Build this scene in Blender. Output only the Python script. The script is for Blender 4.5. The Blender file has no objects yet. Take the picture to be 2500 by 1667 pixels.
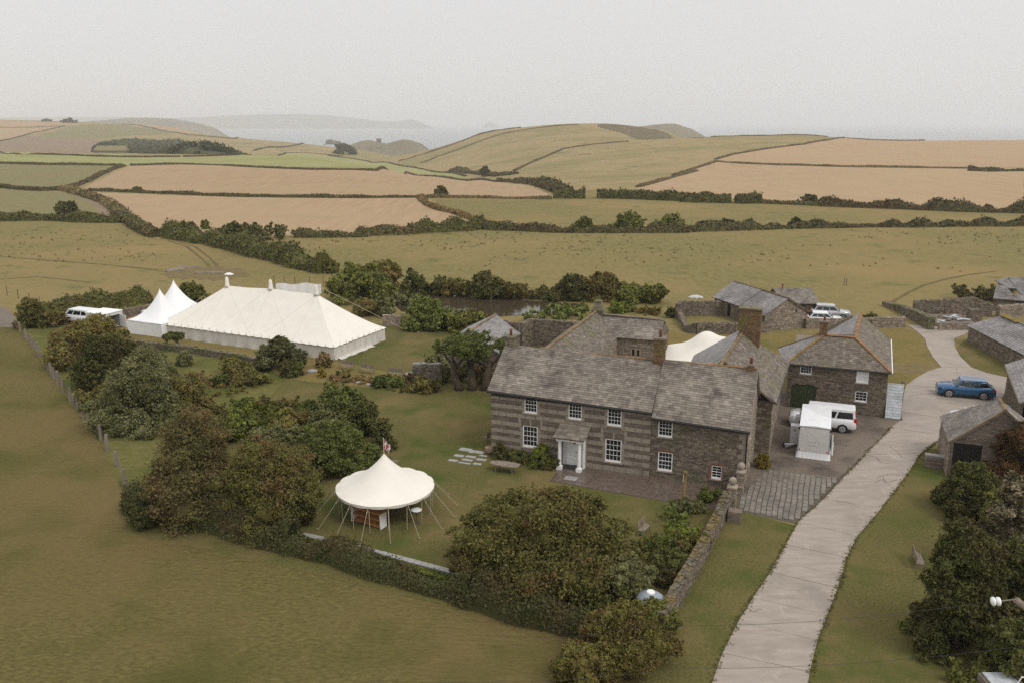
import bpy, math, random
import numpy as np
from mathutils import Vector, geometry
random.seed(7)
SC = bpy.context.scene
COL = SC.collection
R = math.radians
# ------------------------------------------------------------------ camera
FPX, CX, CY, HOR, CAMZ = 2100.0, 1250.0, 833.5, 298.0, 24.0
PIT = math.atan((CY - HOR) / FPX)
cam = bpy.data.cameras.new('camera')
cam.sensor_width = 36; cam.sensor_fit = 'HORIZONTAL'; cam.lens = 36 * FPX / 2500
cam.clip_start = 0.5; cam.clip_end = 60000
camo = bpy.data.objects.new('camera', cam); COL.objects.link(camo)
camo.location = (0, 0, CAMZ); camo.rotation_euler = (R(90) - PIT, 0, 0)
SC.camera = camo
# ------------------------------------------------------------------ sky, sun, exposure
SUN_EL, SUN_AZ = R(50), R(132)          # azimuth clockwise from +Y
w = bpy.data.worlds.new('World'); SC.world = w; w.use_nodes = True
nt = w.node_tree; nt.nodes.clear()
out = nt.nodes.new('ShaderNodeOutputWorld'); bg = nt.nodes.new('ShaderNodeBackground')
sky = nt.nodes.new('ShaderNodeTexSky'); sky.sky_type = 'NISHITA'; sky.sun_disc = False
sky.sun_elevation = SUN_EL; sky.sun_rotation = SUN_AZ
tc = nt.nodes.new('ShaderNodeTexCoord'); sep = nt.nodes.new('ShaderNodeSeparateXYZ')
mr = nt.nodes.new('ShaderNodeMapRange')
mr.inputs[1].default_value = 0.0; mr.inputs[2].default_value = 1.0
mr.inputs[3].default_value = 6.5; mr.inputs[4].default_value = 10.6     # overcast: brighter overhead
nz = nt.nodes.new('ShaderNodeTexNoise'); nz.inputs['Scale'].default_value = 2.2; nz.inputs['Detail'].default_value = 4
mrn = nt.nodes.new('ShaderNodeMapRange'); mrn.inputs[3].default_value = 0.94; mrn.inputs[4].default_value = 1.06
cc = nt.nodes.new('ShaderNodeVectorMath'); cc.operation = 'SCALE'
cc.inputs[0].default_value = (1.0, 0.985, 0.982)
mu = nt.nodes.new('ShaderNodeMath'); mu.operation = 'MULTIPLY'
mx = nt.nodes.new('ShaderNodeMix'); mx.data_type = 'RGBA'; mx.inputs[0].default_value = 0.93
L = nt.links.new
L(tc.outputs['Generated'], sep.inputs[0]); L(sep.outputs[2], mr.inputs[0]); L(tc.outputs['Generated'], nz.inputs['Vector'])
L(nz.outputs[0], mrn.inputs[0]); L(mr.outputs[0], mu.inputs[0]); L(mrn.outputs[0], mu.inputs[1])
L(mu.outputs[0], cc.inputs['Scale']); L(sky.outputs[0], mx.inputs[6]); L(cc.outputs[0], mx.inputs[7])
L(mx.outputs[2], bg.inputs[0]); bg.inputs[1].default_value = 0.1
L(bg.outputs[0], out.inputs[0])
sl = bpy.data.lights.new('sun', 'SUN'); sl.energy = 1.35; sl.angle = R(22); sl.color = (1, .96, .9)
so = bpy.data.objects.new('sun', sl); COL.objects.link(so)
sd = Vector((math.sin(SUN_AZ) * math.cos(SUN_EL), math.cos(SUN_AZ) * math.cos(SUN_EL), math.sin(SUN_EL)))
so.rotation_euler = sd.to_track_quat('Z', 'Y').to_euler(); so.location = (60, 40, 120)
SC.view_settings.view_transform = 'Standard'; SC.view_settings.look = 'None'
SC.view_settings.exposure = 0.17; SC.view_settings.gamma = 1.0; SC.view_settings.use_curve_mapping = False
SC.cycles.volume_bounces = 1; SC.cycles.max_bounces = 6; SC.cycles.transparent_max_bounces = 4
SC.cycles.diffuse_bounces = 2; SC.cycles.glossy_bounces = 2; SC.cycles.use_denoising = False
# ------------------------------------------------------------------ materials
def _mat(name):
    m = bpy.data.materials.new(name); m.use_nodes = True
    n = m.node_tree; n.nodes.clear()
    o = n.nodes.new('ShaderNodeOutputMaterial'); p = n.nodes.new('ShaderNodeBsdfPrincipled')
    n.links.new(p.outputs[0], o.inputs[0])
    return m, n, p, o
def _noise(n, vec, scale, detail=5, rough=.6):
    t = n.nodes.new('ShaderNodeTexNoise'); t.inputs['Scale'].default_value = scale
    t.inputs['Detail'].default_value = detail; t.inputs['Roughness'].default_value = rough
    n.links.new(vec, t.inputs['Vector']); return t.outputs[0]
def _mr(n, v, a, b, c, d):
    t = n.nodes.new('ShaderNodeMapRange'); t.inputs[1].default_value = a; t.inputs[2].default_value = b
    t.inputs[3].default_value = c; t.inputs[4].default_value = d; n.links.new(v, t.inputs[0]); return t.outputs[0]
def _mix(n, f, a, b, mode='MIX'):
    t = n.nodes.new('ShaderNodeMix'); t.data_type = 'RGBA'; t.blend_type = mode
    for k, v in ((0, f), (6, a), (7, b)):
        if isinstance(v, bpy.types.NodeSocket): n.links.new(v, t.inputs[k])
        else: t.inputs[k].default_value = v if k == 0 else (*v, 1)
    return t.outputs[2]
def nmat(name, c1, c2, scale=1.0, c3=None, s3=.15, t3=(.5, .7), isl=0.0, rough=.9, bump=0, bscale=None, spec=.2,
         stretch=None, detail=6, c4=None, s4=3., t4=(.6, .75), rot=0, metal=0, wet=None):
    """grain c1..c2, large patches of c3, spots of c4, per-piece brightness, relief"""
    m, n, p, o = _mat(name)
    g = n.nodes.new('ShaderNodeNewGeometry'); vec = g.outputs['Position']
    sv = vec
    if stretch or rot:
        mp = n.nodes.new('ShaderNodeMapping'); mp.inputs['Scale'].default_value = stretch or (1, 1, 1)
        mp.inputs['Rotation'].default_value = (0, 0, rot); n.links.new(vec, mp.inputs[0]); sv = mp.outputs[0]
    col = _mix(n, _mr(n, _noise(n, sv, scale, detail), .32, .68, 0, 1), c1, c2)
    if c3: col = _mix(n, _mr(n, _noise(n, vec, s3, 5), t3[0], t3[1], 0, 1), col, c3)
    if c4: col = _mix(n, _mr(n, _noise(n, vec, s4, 3), t4[0], t4[1], 0, 1), col, c4)
    if isl:
        v = _mr(n, g.outputs['Random Per Island'], 0, 1, 1 - isl, 1 + isl)
        h = n.nodes.new('ShaderNodeVectorMath'); h.operation = 'SCALE'
        n.links.new(col, h.inputs[0]); n.links.new(v, h.inputs['Scale']); col = h.outputs[0]
    n.links.new(col, p.inputs['Base Color'])
    p.inputs['Roughness'].default_value = rough; p.inputs['Specular IOR Level'].default_value = spec
    p.inputs['Metallic'].default_value = metal
    if wet: n.links.new(_mr(n, _noise(n, vec, wet[0], 4), .4, .65, wet[1], rough), p.inputs['Roughness'])
    if bump:
        b = n.nodes.new('ShaderNodeBump'); b.inputs['Strength'].default_value = 1; b.inputs['Distance'].default_value = bump
        n.links.new(_noise(n, sv, bscale or scale, 6), b.inputs['Height']); n.links.new(b.outputs[0], p.inputs['Normal'])
    return m
def plain(name, c, rough=.5, spec=.5, metal=0, coat=0):
    m, n, p, o = _mat(name)
    g = n.nodes.new('ShaderNodeNewGeometry')
    v = _mr(n, _noise(n, g.outputs['Position'], 2.5, 5), .3, .7, .9, 1.06)
    h = n.nodes.new('ShaderNodeVectorMath'); h.operation = 'SCALE'; h.inputs[0].default_value = c
    n.links.new(v, h.inputs['Scale']); n.links.new(h.outputs[0], p.inputs['Base Color'])
    p.inputs['Roughness'].default_value = rough; p.inputs['Specular IOR Level'].default_value = spec
    p.inputs['Metallic'].default_value = metal; p.inputs['Coat Weight'].default_value = coat
    return m
def leafmat(name, c1, c2, c3, s=.5, amt=(.45, .65)):
    """leaf colours: c1..c2 leaf by leaf, patches of c3 through the crown"""
    m, n, p, o = _mat(name)
    g = n.nodes.new('ShaderNodeNewGeometry')
    rnd = g.outputs['Random Per Island']
    col = _mix(n, rnd, c1, c2)
    k = n.nodes.new('ShaderNodeMath'); k.operation = 'MULTIPLY_ADD'; k.inputs[1].default_value = .18
    n.links.new(rnd, k.inputs[0]); n.links.new(_noise(n, g.outputs['Position'], s, 4), k.inputs[2])
    col = _mix(n, _mr(n, k.outputs[0], amt[0] + .08, amt[1] + .08, 0, 1), col, c3)
    oi = n.nodes.new('ShaderNodeObjectInfo'); vs_ = n.nodes.new('ShaderNodeVectorMath'); vs_.operation = 'SCALE'   # no two plants quite the same tone
    n.links.new(col, vs_.inputs[0]); n.links.new(_mr(n, oi.outputs['Random'], 0, 1, .72, 1.22), vs_.inputs['Scale']); col = vs_.outputs[0]
    n.links.new(col, p.inputs['Base Color']); p.inputs['Roughness'].default_value = .65
    p.inputs['Specular IOR Level'].default_value = .06
    t = n.nodes.new('ShaderNodeBsdfTranslucent'); n.links.new(col, t.inputs[0])
    a = n.nodes.new('ShaderNodeMixShader'); a.inputs[0].default_value = .12
    n.links.new(p.outputs[0], a.inputs[1]); n.links.new(t.outputs[0], a.inputs[2]); n.links.new(a.outputs[0], o.inputs[0])
    return m
M = {}
# ------------------------------------------------------------------ projection helpers (pixel of a survey photo -> ground)
_cp, _sp = math.cos(PIT), math.sin(PIT)
def ray(px, py):
    u = (px - CX) / FPX; v = (CY - py) / FPX
    return (u, _cp + v * _sp, -_sp + v * _cp)
def P(px, py, z=0.0):
    d = ray(px, py); t = (z - CAMZ) / d[2]
    return (d[0] * t, d[1] * t)
def P3(px, py, z=0.0): return (*P(px, py, z), z)
TH = R(-20.4); U = (math.cos(TH), math.sin(TH)); V = (-math.sin(TH), math.cos(TH))
O = P(1200, 1108)
def wor(a, b): return (O[0] + a * U[0] + b * V[0], O[1] + a * U[1] + b * V[1])
def c1(x, y): return (x / 2.613, 250 + y / 2.613)
def c2(x, y): return (800 + x / 2.613, 250 + y / 2.613)
def c3(x, y): return (1600 + x / 2.613, 250 + y / 2.613)
# ------------------------------------------------------------------ object helpers
def link(o, parent=None):
    COL.objects.link(o)
    if parent: o.parent = parent
    return o
def tag(o, label=None, cat=None, group=None, kind=None):
    if label: o['label'] = label
    if cat: o['category'] = cat
    if group: o['group'] = group
    if kind: o['kind'] = kind
    return o
def thing(name, label, cat, loc=(0, 0, 0), rz=0, group=None):
    o = bpy.data.objects.new(name, None); o.empty_display_size = .3
    o.location = loc if len(loc) == 3 else (*loc, 0); o.rotation_euler = (0, 0, rz)
    link(o); return tag(o, label, cat, group)
def npmesh(name, V_, Q_, mat, parent=None, smooth=False, kind=None):
    """numpy verts + quads -> one object"""
    V_ = np.asarray(V_, dtype=np.float32); Q_ = np.asarray(Q_, dtype=np.int32)
    me = bpy.data.meshes.new(name); k = Q_.shape[1]
    me.vertices.add(len(V_)); me.vertices.foreach_set('co', V_.ravel())
    me.loops.add(Q_.size); me.loops.foreach_set('vertex_index', Q_.ravel())
    me.polygons.add(len(Q_)); me.polygons.foreach_set('loop_start', np.arange(0, Q_.size, k, dtype=np.int32))
    me.update(calc_edges=True)
    if smooth: me.polygons.foreach_set('use_smooth', np.ones(len(Q_), dtype=bool))
    me.materials.append(mat)
    o = link(bpy.data.objects.new(name, me), parent)
    if kind: o['kind'] = kind
    return o
class MB:
    def __init__(s): s.v = []; s.f = []
    def add(s, vs, fs):
        b = len(s.v); s.v += [tuple(q) for q in vs]; s.f += [tuple(i + b for i in f) for f in fs]; return s
    def poly(s, pts): return s.add(pts, [tuple(range(len(pts)))])
    def box(s, x0, x1, y0, y1, z0, z1, j=0):
        vs = [(x, y, z) for z in (z0, z1) for y in (y0, y1) for x in (x0, x1)]
        if j: vs = [tuple(c + random.uniform(-j, j) for c in q) for q in vs]
        return s.add(vs, [(0, 2, 3, 1), (4, 5, 7, 6), (0, 1, 5, 4), (2, 6, 7, 3), (0, 4, 6, 2), (1, 3, 7, 5)])
    def prism(s, poly, z0, z1, zt=None):
        n = len(poly)
        vs = [(*q[:2], z0) for q in poly] + [(*q[:2], z1 if zt is None else zt[i]) for i, q in enumerate(poly)]
        return s.add(vs, [tuple(range(n - 1, -1, -1)), tuple(range(n, 2 * n))] + [(i, (i + 1) % n, n + (i + 1) % n, n + i) for i in range(n)])
    def tube(s, pts, r, n=6, cap=True):
        pts = [Vector(q) for q in pts]; b = len(s.v); k = len(pts)
        rs = r if isinstance(r, (list, tuple)) else [r] * k
        for i, q in enumerate(pts):
            t = (pts[min(i + 1, k - 1)] - pts[max(i - 1, 0)]).normalized()
            a = t.orthogonal().normalized() if abs(t.z) > .9 else Vector((0, 0, 1)).cross(t).normalized()
            c = t.cross(a)
            for j in range(n):
                th = 2 * math.pi * j / n
                s.v.append(tuple(q + (a * math.cos(th) + c * math.sin(th)) * rs[i]))
        for i in range(k - 1):
            for j in range(n):
                s.f.append((b + i * n + j, b + i * n + (j + 1) % n, b + (i + 1) * n + (j + 1) % n, b + (i + 1) * n + j))
        if cap:
            s.f.append(tuple(b + j for j in range(n - 1, -1, -1))); s.f.append(tuple(b + (k - 1) * n + j for j in range(n)))
        return s
    def lathe(s, c, prof, n=14):
        b = len(s.v)
        for (r, z) in prof:
            for j in range(n):
                th = 2 * math.pi * j / n; s.v.append((c[0] + r * math.cos(th), c[1] + r * math.sin(th), c[2] + z))
        for i in range(len(prof) - 1):
            for j in range(n):
                s.f.append((b + i * n + j, b + i * n + (j + 1) % n, b + (i + 1) * n + (j + 1) % n, b + (i + 1) * n + j))
        s.f.append(tuple(b + j for j in range(n - 1, -1, -1))); s.f.append(tuple(b + (len(prof) - 1) * n + j for j in range(n)))
        return s
    def sphere(s, c, r, n=12, k=8):
        return s.lathe(c, [(max(r * math.sin(math.pi * i / k), .002), -r * math.cos(math.pi * i / k)) for i in range(k + 1)], n)
    def build(s, name, mat, parent=None, off=(0, 0, 0), smooth=False, kind=None, label=None):
        me = bpy.data.meshes.new(name)
        me.from_pydata([(x - off[0], y - off[1], z - off[2]) for x, y, z in s.v], [], s.f)
        if smooth: me.polygons.foreach_set('use_smooth', [True] * len(me.polygons))
        me.materials.append(mat); me.update()
        o = link(bpy.data.objects.new(name, me), parent)
        if kind: o['kind'] = kind
        if label: o['label'] = label
        return o
def share(src, parent, loc=(0, 0, 0), rz=0, name=None):
    o = src.copy(); 
    if name: o.name = name
    COL.objects.link(o); o.parent = parent; o.location = loc; o.rotation_euler = (0, 0, rz); return o
# ------------------------------------------------------------------ terrain
# knots per picture column: (forward distance, picture row) or (forward distance, None, height)
COLS = {
 -1500: [(230, 0, 0), (480, 0, 0), (640, 378), (860, 0, -8), (1150, 372), (1700, 330), (2300, 296), (3000, 0, 20), (4200, 0, -70)],
 0: [(230, 0, 0), (480, 0, 0), (640, 377), (860, 0, -8), (1150, 370), (1500, 345), (1900, 308), (2300, 292), (3000, 0, 22), (4200, 0, -70)],
 300: [(230, 0, 0), (480, 0, 0), (680, 376), (860, 0, -10), (1150, 377), (1500, 345), (1900, 318), (2200, 300), (2800, 0, 5), (3600, 0, -70)],
 450: [(230, 0, 0), (480, 0, 0), (690, 377), (900, 0, -12), (1180, 376), (1500, 350), (1900, 322), (2150, 308), (2700, 0, -10), (3100, 0, -70)],
 600: [(230, 0, 0), (480, 0, 0), (690, 375), (920, 0, -15), (1250, 374), (1600, 352), (1900, 338), (2250, 0, -70)],
 750: [(230, 0, 0), (480, 0, 0), (600, 379), (900, 0, -20), (1350, 378), (1650, 357), (1850, 349), (2200, 0, -70)],
 900: [(230, 0, 0), (330, 0, 0), (520, 398), (800, 0, -25), (1300, 392), (1600, 372), (1800, 367), (2100, 0, -75)],
 1050: [(230, 0, 0), (330, 0, 0), (420, 427), (600, 0, -20), (900, 415), (1300, 366), (1700, 0, -65)],
 1200: [(230, 0, 0), (300, 0, 0), (390, 446), (470, 0, -9), (620, 432), (900, 383), (1250, 318), (1500, 0, 8), (1900, 0, -65)],
 1330: [(230, 0, 0), (300, 0, 0), (350, 462), (520, 437), (850, 372), (1250, 301), (1700, 0, -5), (2200, 0, -65)],
 1500: [(230, 0, 0), (300, 0, 0), (540, 424), (850, 358), (1250, 300), (1700, 0, 0), (2200, 0, -65)],
 1650: [(230, 0, 0), (300, 0, 0), (540, 415), (900, 337), (1150, 0, 2), (1500, 306), (1900, 0, -35), (2200, 0, -70)],
 1730: [(230, 0, 0), (290, 0, 0), (500, 415), (920, 332), (1200, 0, -10), (1600, 0, -60)],
 1950: [(230, 0, 0), (270, 0, 0), (450, 410), (700, 362), (1000, 323), (1300, 0, -20), (1600, 0, -65)],
 2200: [(230, 0, 0), (260, 0, 0), (430, 410), (650, 370), (900, 337), (1200, 0, -30), (1500, 0, -65)],
 2500: [(225, 0, 0), (250, 0, 0), (430, 412), (650, 372), (870, 339), (1150, 0, -30), (1450, 0, -65)],
 4000: [(225, 0, 0), (250, 0, 0), (430, 412), (650, 372), (870, 340), (1150, 0, -30), (1450, 0, -65)],
}
YG = np.concatenate([np.geomspace(4, 150, 22)[:-1], np.geomspace(150, 4500, 340)])
def _prof(c, kn):
    ys, zs = [0.1], [0.0]
    for k in kn:
        if len(k) == 3: ys.append(k[0]); zs.append(k[2])
        else:
            d = ray(c, k[1]); ys.append(k[0]); zs.append(CAMZ + k[0] * d[2] / d[1])
    return np.interp(YG, ys, zs)
_kc = sorted(COLS); _kz = np.array([_prof(min(max(c, -400), 2900), COLS[c]) for c in _kc])
CG = np.concatenate([np.arange(-1500, -60, 22.), np.arange(-60, 2561, 5.), np.arange(2580, 4001, 22.)])
ZG = np.array([np.interp(CG, _kc, _kz[:, j]) for j in range(len(YG))])      # rows y, cols c
def _smooth(A, n, ax):
    k = np.hanning(2 * n + 3)[1:-1]; k /= k.sum()
    Ap = np.pad(A, [(n, n) if i == ax else (0, 0) for i in range(2)], mode='edge')
    return np.apply_along_axis(lambda v: np.convolve(v, k, 'valid'), ax, Ap)
ZG = _smooth(_smooth(ZG, 9, 0), 22, 1)
_un = (np.sin(YG[:, None] / 61 + CG[None] / 240) + np.sin(YG[:, None] / 33 - CG[None] / 130 + 1)) * np.clip((YG[:, None] - 260) / 800, 0, 1) * .9
ZG = ZG + _un * np.where(ZG > -55, 1, 0)
ZG[YG < 200] = 0; ZG = np.maximum(ZG, -61.5)
def height(x, y):
    c = np.clip(1250 + 2167 * x / max(y, .1), CG[0], CG[-1]); y = min(max(y, YG[0]), YG[-1])
    j = min(np.searchsorted(YG, y), len(YG) - 1); i = min(np.searchsorted(CG, c), len(CG) - 1)
    j0, i0 = max(j - 1, 0), max(i - 1, 0)
    fy = 0 if j == j0 else (y - YG[j0]) / (YG[j] - YG[j0]); fc = 0 if i == i0 else (c - CG[i0]) / (CG[i] - CG[i0])
    return float((ZG[j0, i0] * (1 - fc) + ZG[j0, i] * fc) * (1 - fy) + (ZG[j, i0] * (1 - fc) + ZG[j, i] * fc) * fy)
def T(px, py):
    """ground point seen at a picture position"""
    d = ray(px, py); c = np.clip(1250 + (FPX / _cp) * d[0] / d[1], CG[0], CG[-1])
    i = min(max(np.searchsorted(CG, c), 1), len(CG) - 1); f = (c - CG[i - 1]) / (CG[i] - CG[i - 1])
    zc = ZG[:, i - 1] * (1 - f) + ZG[:, i] * f
    rz = CAMZ + YG * d[2] / d[1]
    hit = np.nonzero(zc >= rz)[0]
    if len(hit) == 0: j = int(np.argmin(rz - zc)); y = YG[j]
    else:
        j = max(hit[0], 1); a, b = rz[j - 1] - zc[j - 1], rz[j] - zc[j]
        y = YG[j - 1] + (YG[j] - YG[j - 1]) * a / (a - b) if a != b else YG[j]
    x = y * d[0] / d[1]
    return (x, float(y), height(x, y))
# ------------------------------------------------------------------ ground materials
M['pasture'] = nmat('pasture_grass', (.152, .131, .050), (.212, .178, .076), 1.1, (.245, .180, .080), .022, (.44, .66), bump=.12, bscale=1.6, c4=(.11, .115, .04), s4=.16, t4=(.58, .75), stretch=(1, .35, 1), spec=.03)
M['meadow'] = nmat('meadow_grass', (.086, .074, .026), (.164, .138, .050), 5.5, (.158, .116, .050), .05, (.44, .66), bump=.22, bscale=2.6, c4=(.080, .078, .022), s4=.11, t4=(.5, .72), stretch=(.5, 1.1, 1), rot=.35, spec=.03)
M['lawn'] = nmat('lawn_grass', (.082, .075, .026), (.145, .126, .047), 6.5, (.170, .128, .056), .14, (.48, .70), bump=.07, bscale=6, c4=(.066, .084, .020), s4=.22, t4=(.5, .7), spec=.03)
M['dry_lawn'] = nmat('dry_lawn_grass', (.15, .115, .04), (.20, .155, .06), 2.6, (.115, .105, .035), .2, (.5, .7), bump=.03, bscale=9, spec=.03)
M['rough'] = nmat('orchard_grass', (.105, .10, .033), (.16, .145, .05), 1.6, (.08, .09, .025), .16, (.45, .65), bump=.1, bscale=3, spec=.03)
M['green'] = nmat('green_crop', (.25, .25, .105), (.30, .29, .13), .25, (.235, .225, .09), .02, (.45, .7), spec=.03)
M['green2'] = nmat('dull_green_grass', (.17, .155, .075), (.21, .19, .09), .3, (.20, .165, .085), .02, (.45, .7), spec=.03)
def stubble(name, rot, st=1.0):
    return nmat(name, tuple(q * st for q in (.30, .208, .122)), tuple(q * st for q in (.40, .285, .175)), .55, tuple(q * st for q in (.36, .26, .16)), .012, (.4, .62), stretch=(1, .06, 1), rot=rot, c4=tuple(q * st for q in (.32, .24, .145)), s4=.05, t4=(.55, .7), spec=.03)
M['stub_a'] = stubble('barley_stubble', R(62)); M['stub_b'] = stubble('wheat_stubble', R(20), .96); M['stub_c'] = stubble('oat_stubble', R(-50), 1.03)
M['hill'] = nmat('hill_pasture', (.25, .19, .095), (.32, .25, .13), .10, (.21, .18, .08), .012, (.42, .62), c4=(.13, .12, .06), s4=.035, t4=(.63, .72), detail=8, spec=.03)
M['heath'] = nmat('heath', (.10, .075, .045), (.16, .115, .07), .05, (.12, .11, .06), .02, (.4, .6), detail=9, spec=.03)
M['plough'] = nmat('brown_field', (.20, .145, .10), (.24, .18, .12), .06, spec=.03)
M['mud'] = nmat('trodden_mud', (.135, .102, .052), (.20, .158, .075), .9, bump=.06, bscale=2, spec=.03)
# ------------------------------------------------------------------ fields: the ground sheet cut along its hedges
def poly_px(*pts): return [T(*q)[:2] for q in pts]
F_ = []
def field(name, mat, pts): F_.append((name, mat, pts))
field('stubble_field', 'stub_a', poly_px(c1(580, 575), c1(1000, 590), c1(1500, 607), c1(2000, 612), c2(0, 614), c2(590, 612), c2(630, 655), c2(800, 705), c2(990, 785), c2(700, 812), c2(400, 835), c2(0, 850), c1(1880, 850), c1(1370, 875), c1(1070, 850), c1(1010, 872), c1(900, 805), c1(790, 718), c1(740, 660), c1(640, 610)))
field('stubble_field', 'stub_b', poly_px(c1(830, 405), c1(1150, 393), c1(1400, 400), c1(1700, 417), c1(2352, 434), c2(300, 436), c2(500, 443), c2(860, 494), c2(1080, 508), c2(1300, 540), c2(1440, 605), c2(900, 603), c2(300, 600), c1(2000, 600), c1(1500, 595), c1(700, 564), c1(560, 558), c1(540, 545), c1(700, 462)))
field('stubble_field', 'stub_c', poly_px(c3(385, 378), c3(800, 404), c3(1400, 416), c3(1950, 424), c3(2352, 424), c3(2352, 700), c3(2150, 692), c3(1800, 680), c3(1100, 652), c3(680, 632), c3(500, 618), c3(0, 598), c2(1960, 580), c2(1990, 545), c2(2150, 495), c3(0, 500), c3(200, 440)))
field('stubble_field', 'stub_c', poly_px(c3(400, 368), c3(480, 338), c3(700, 298), c3(950, 268), c3(1210, 226), c3(1700, 228), c3(2352, 236), c3(2500, 238), c3(2500, 412), c3(1950, 416), c3(1400, 408), c3(800, 396)))
field('green_field', 'green', poly_px(c1(-300, 318), c1(0, 318), c1(300, 330), c1(900, 350), c1(1500, 342), c1(1820, 324), c1(2200, 345), c2(0, 340), c2(250, 375), c2(500, 410), c2(760, 446), c2(900, 476), c2(860, 488), c2(640, 463), c2(500, 436), c2(300, 428), c1(2352, 426), c1(1700, 410), c1(1400, 394), c1(1150, 387), c1(830, 398), c1(780, 400), c1(250, 391), c1(0, 384), c1(-300, 380)))
field('grass_field', 'green2', poly_px(c1(-300, 388), c1(0, 390), c1(250, 398), c1(790, 405), c1(700, 450), c1(480, 535), c1(380, 545), c1(250, 550), c1(0, 530), c1(-300, 520)))
field('grass_field', 'green2', poly_px(c1(-300, 530), c1(0, 540), c1(250, 558), c1(390, 575), c1(500, 605), c1(600, 655), c1(650, 725), c1(500, 745), c1(0, 742), c1(-300, 742)))
field('field_margin', 'plough', poly_px(c1(390, 575), c1(560, 598), c1(700, 640), c1(770, 715), c1(780, 745), c1(650, 740), c1(600, 655), c1(500, 605)))
field('grass_field', 'pasture', poly_px(c2(640, 612), c2(900, 610), c2(1430, 618), c2(1640, 612), c2(1900, 612), c2(2352, 630), c3(300, 635), c3(680, 645), c3(1100, 665), c3(1800, 690), c3(2352, 708), c3(2600, 712), c3(2600, 785), c3(2100, 785), c3(1400, 785), c3(600, 800), c3(0, 820), c2(1900, 820), c2(1250, 810), c2(990, 795), c2(960, 770), c2(800, 700)))
field('green_hillside', 'green2', poly_px(c1(250, 215), c1(330, 190), c1(520, 145), c1(760, 140), c1(1000, 175), c1(1130, 200), c1(800, 215), c1(640, 232), c1(420, 232)))
field('brown_field', 'plough', poly_px(c1(-200, 280), c1(120, 215), c1(250, 218), c1(420, 232), c1(660, 235), c1(660, 330), c1(300, 322), c1(-200, 300)))
field('stubble_field', 'stub_b', poly_px(c1(-200, 130), c1(0, 115), c1(380, 130), c1(420, 148), c1(250, 195), c1(100, 222), c1(-200, 275)))
field('stubble_field', 'stub_b', poly_px(c1(520, 138), c1(700, 118), c1(880, 115), c1(1200, 165), c1(1320, 205), c1(1150, 200), c1(1000, 170), c1(760, 136)))
field('brown_field', 'hill', poly_px(c1(1650, 305), c1(1900, 270), c1(2100, 275), c1(2130, 320), c1(1900, 312)))
field('heath', 'heath', poly_px(c2(1720, 140), c2(1850, 128), c2(2100, 128), c2(2400, 180), c2(2400, 230), c2(1980, 240), c2(1850, 190), c2(1730, 160)))
_cx = (CG[:-1] + CG[1:]) / 2; _cy = (YG[:-1] + YG[1:]) / 2
XV = YG[:, None] * (CG[None] - 1250) / 2167
FX = _cy[:, None] * (_cx[None] - 1250) / 2167; FY = np.repeat(_cy[:, None], len(_cx), 1)
FZ = (ZG[:-1, :-1] + ZG[1:, 1:]) / 2
fid = np.zeros(FX.shape, dtype=int)
def inside(X, Y, pts):
    r = np.zeros(X.shape, dtype=bool); n = len(pts)
    for i in range(n):
        (x1, y1), (x2, y2) = pts[i], pts[(i + 1) % n]
        if y1 == y2: continue
        c = ((y1 > Y) != (y2 > Y)) & (X < (x2 - x1) * (Y - y1) / (y2 - y1) + x1); r ^= c
    return r
NAMES = [('pasture_field', 'pasture'), ('hillside', 'hill'), ('meadow_field', 'meadow')]
fid[(FY > 235) & ~((FY < 330) & (FX > -10))] = 1
fid[(FY < 232) & (FX < -20)] = 0
_md = [P(-900, 745), P(-100, 800), P(45, 800), P(140, 900), P(200, 1000), P(260, 1090), P(310, 1190), P(330, 1290), P(700, 1310), P(1060, 1400), P(1450, 1530), P(1590, 1620), (9, 30), (9, 3), (-60, 3)]
for name, mat, pts in F_:
    m_ = inside(FX, FY, pts) & (FY < 4000)
    fid[m_] = len(NAMES); NAMES.append((name, mat))
VG = np.stack([XV, np.repeat(YG[:, None], len(CG), 1), ZG], -1).reshape(-1, 3)
nc = len(CG)
idx = (np.arange(len(YG) - 1)[:, None] * nc + np.arange(nc - 1)[None])
for k, (name, mat) in enumerate(NAMES):
    q = idx[fid == k]
    if len(q) == 0: continue
    Q = np.stack([q, q + 1, q + nc + 1, q + nc], -1)
    used, inv = np.unique(Q, return_inverse=True)
    npmesh(name, VG[used], inv.reshape(Q.shape), M[mat], smooth=True, kind='structure')
MB().poly([(*q, .012) for q in _md]).build('meadow_field', M['meadow'], kind='structure')
# ground behind the camera, out of frame
MB().poly([(-900, -60, -.3), (900, -60, -.3), (900, 6, -.3), (-900, 6, -.3)]).build('ground', M['meadow'], kind='structure')
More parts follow.
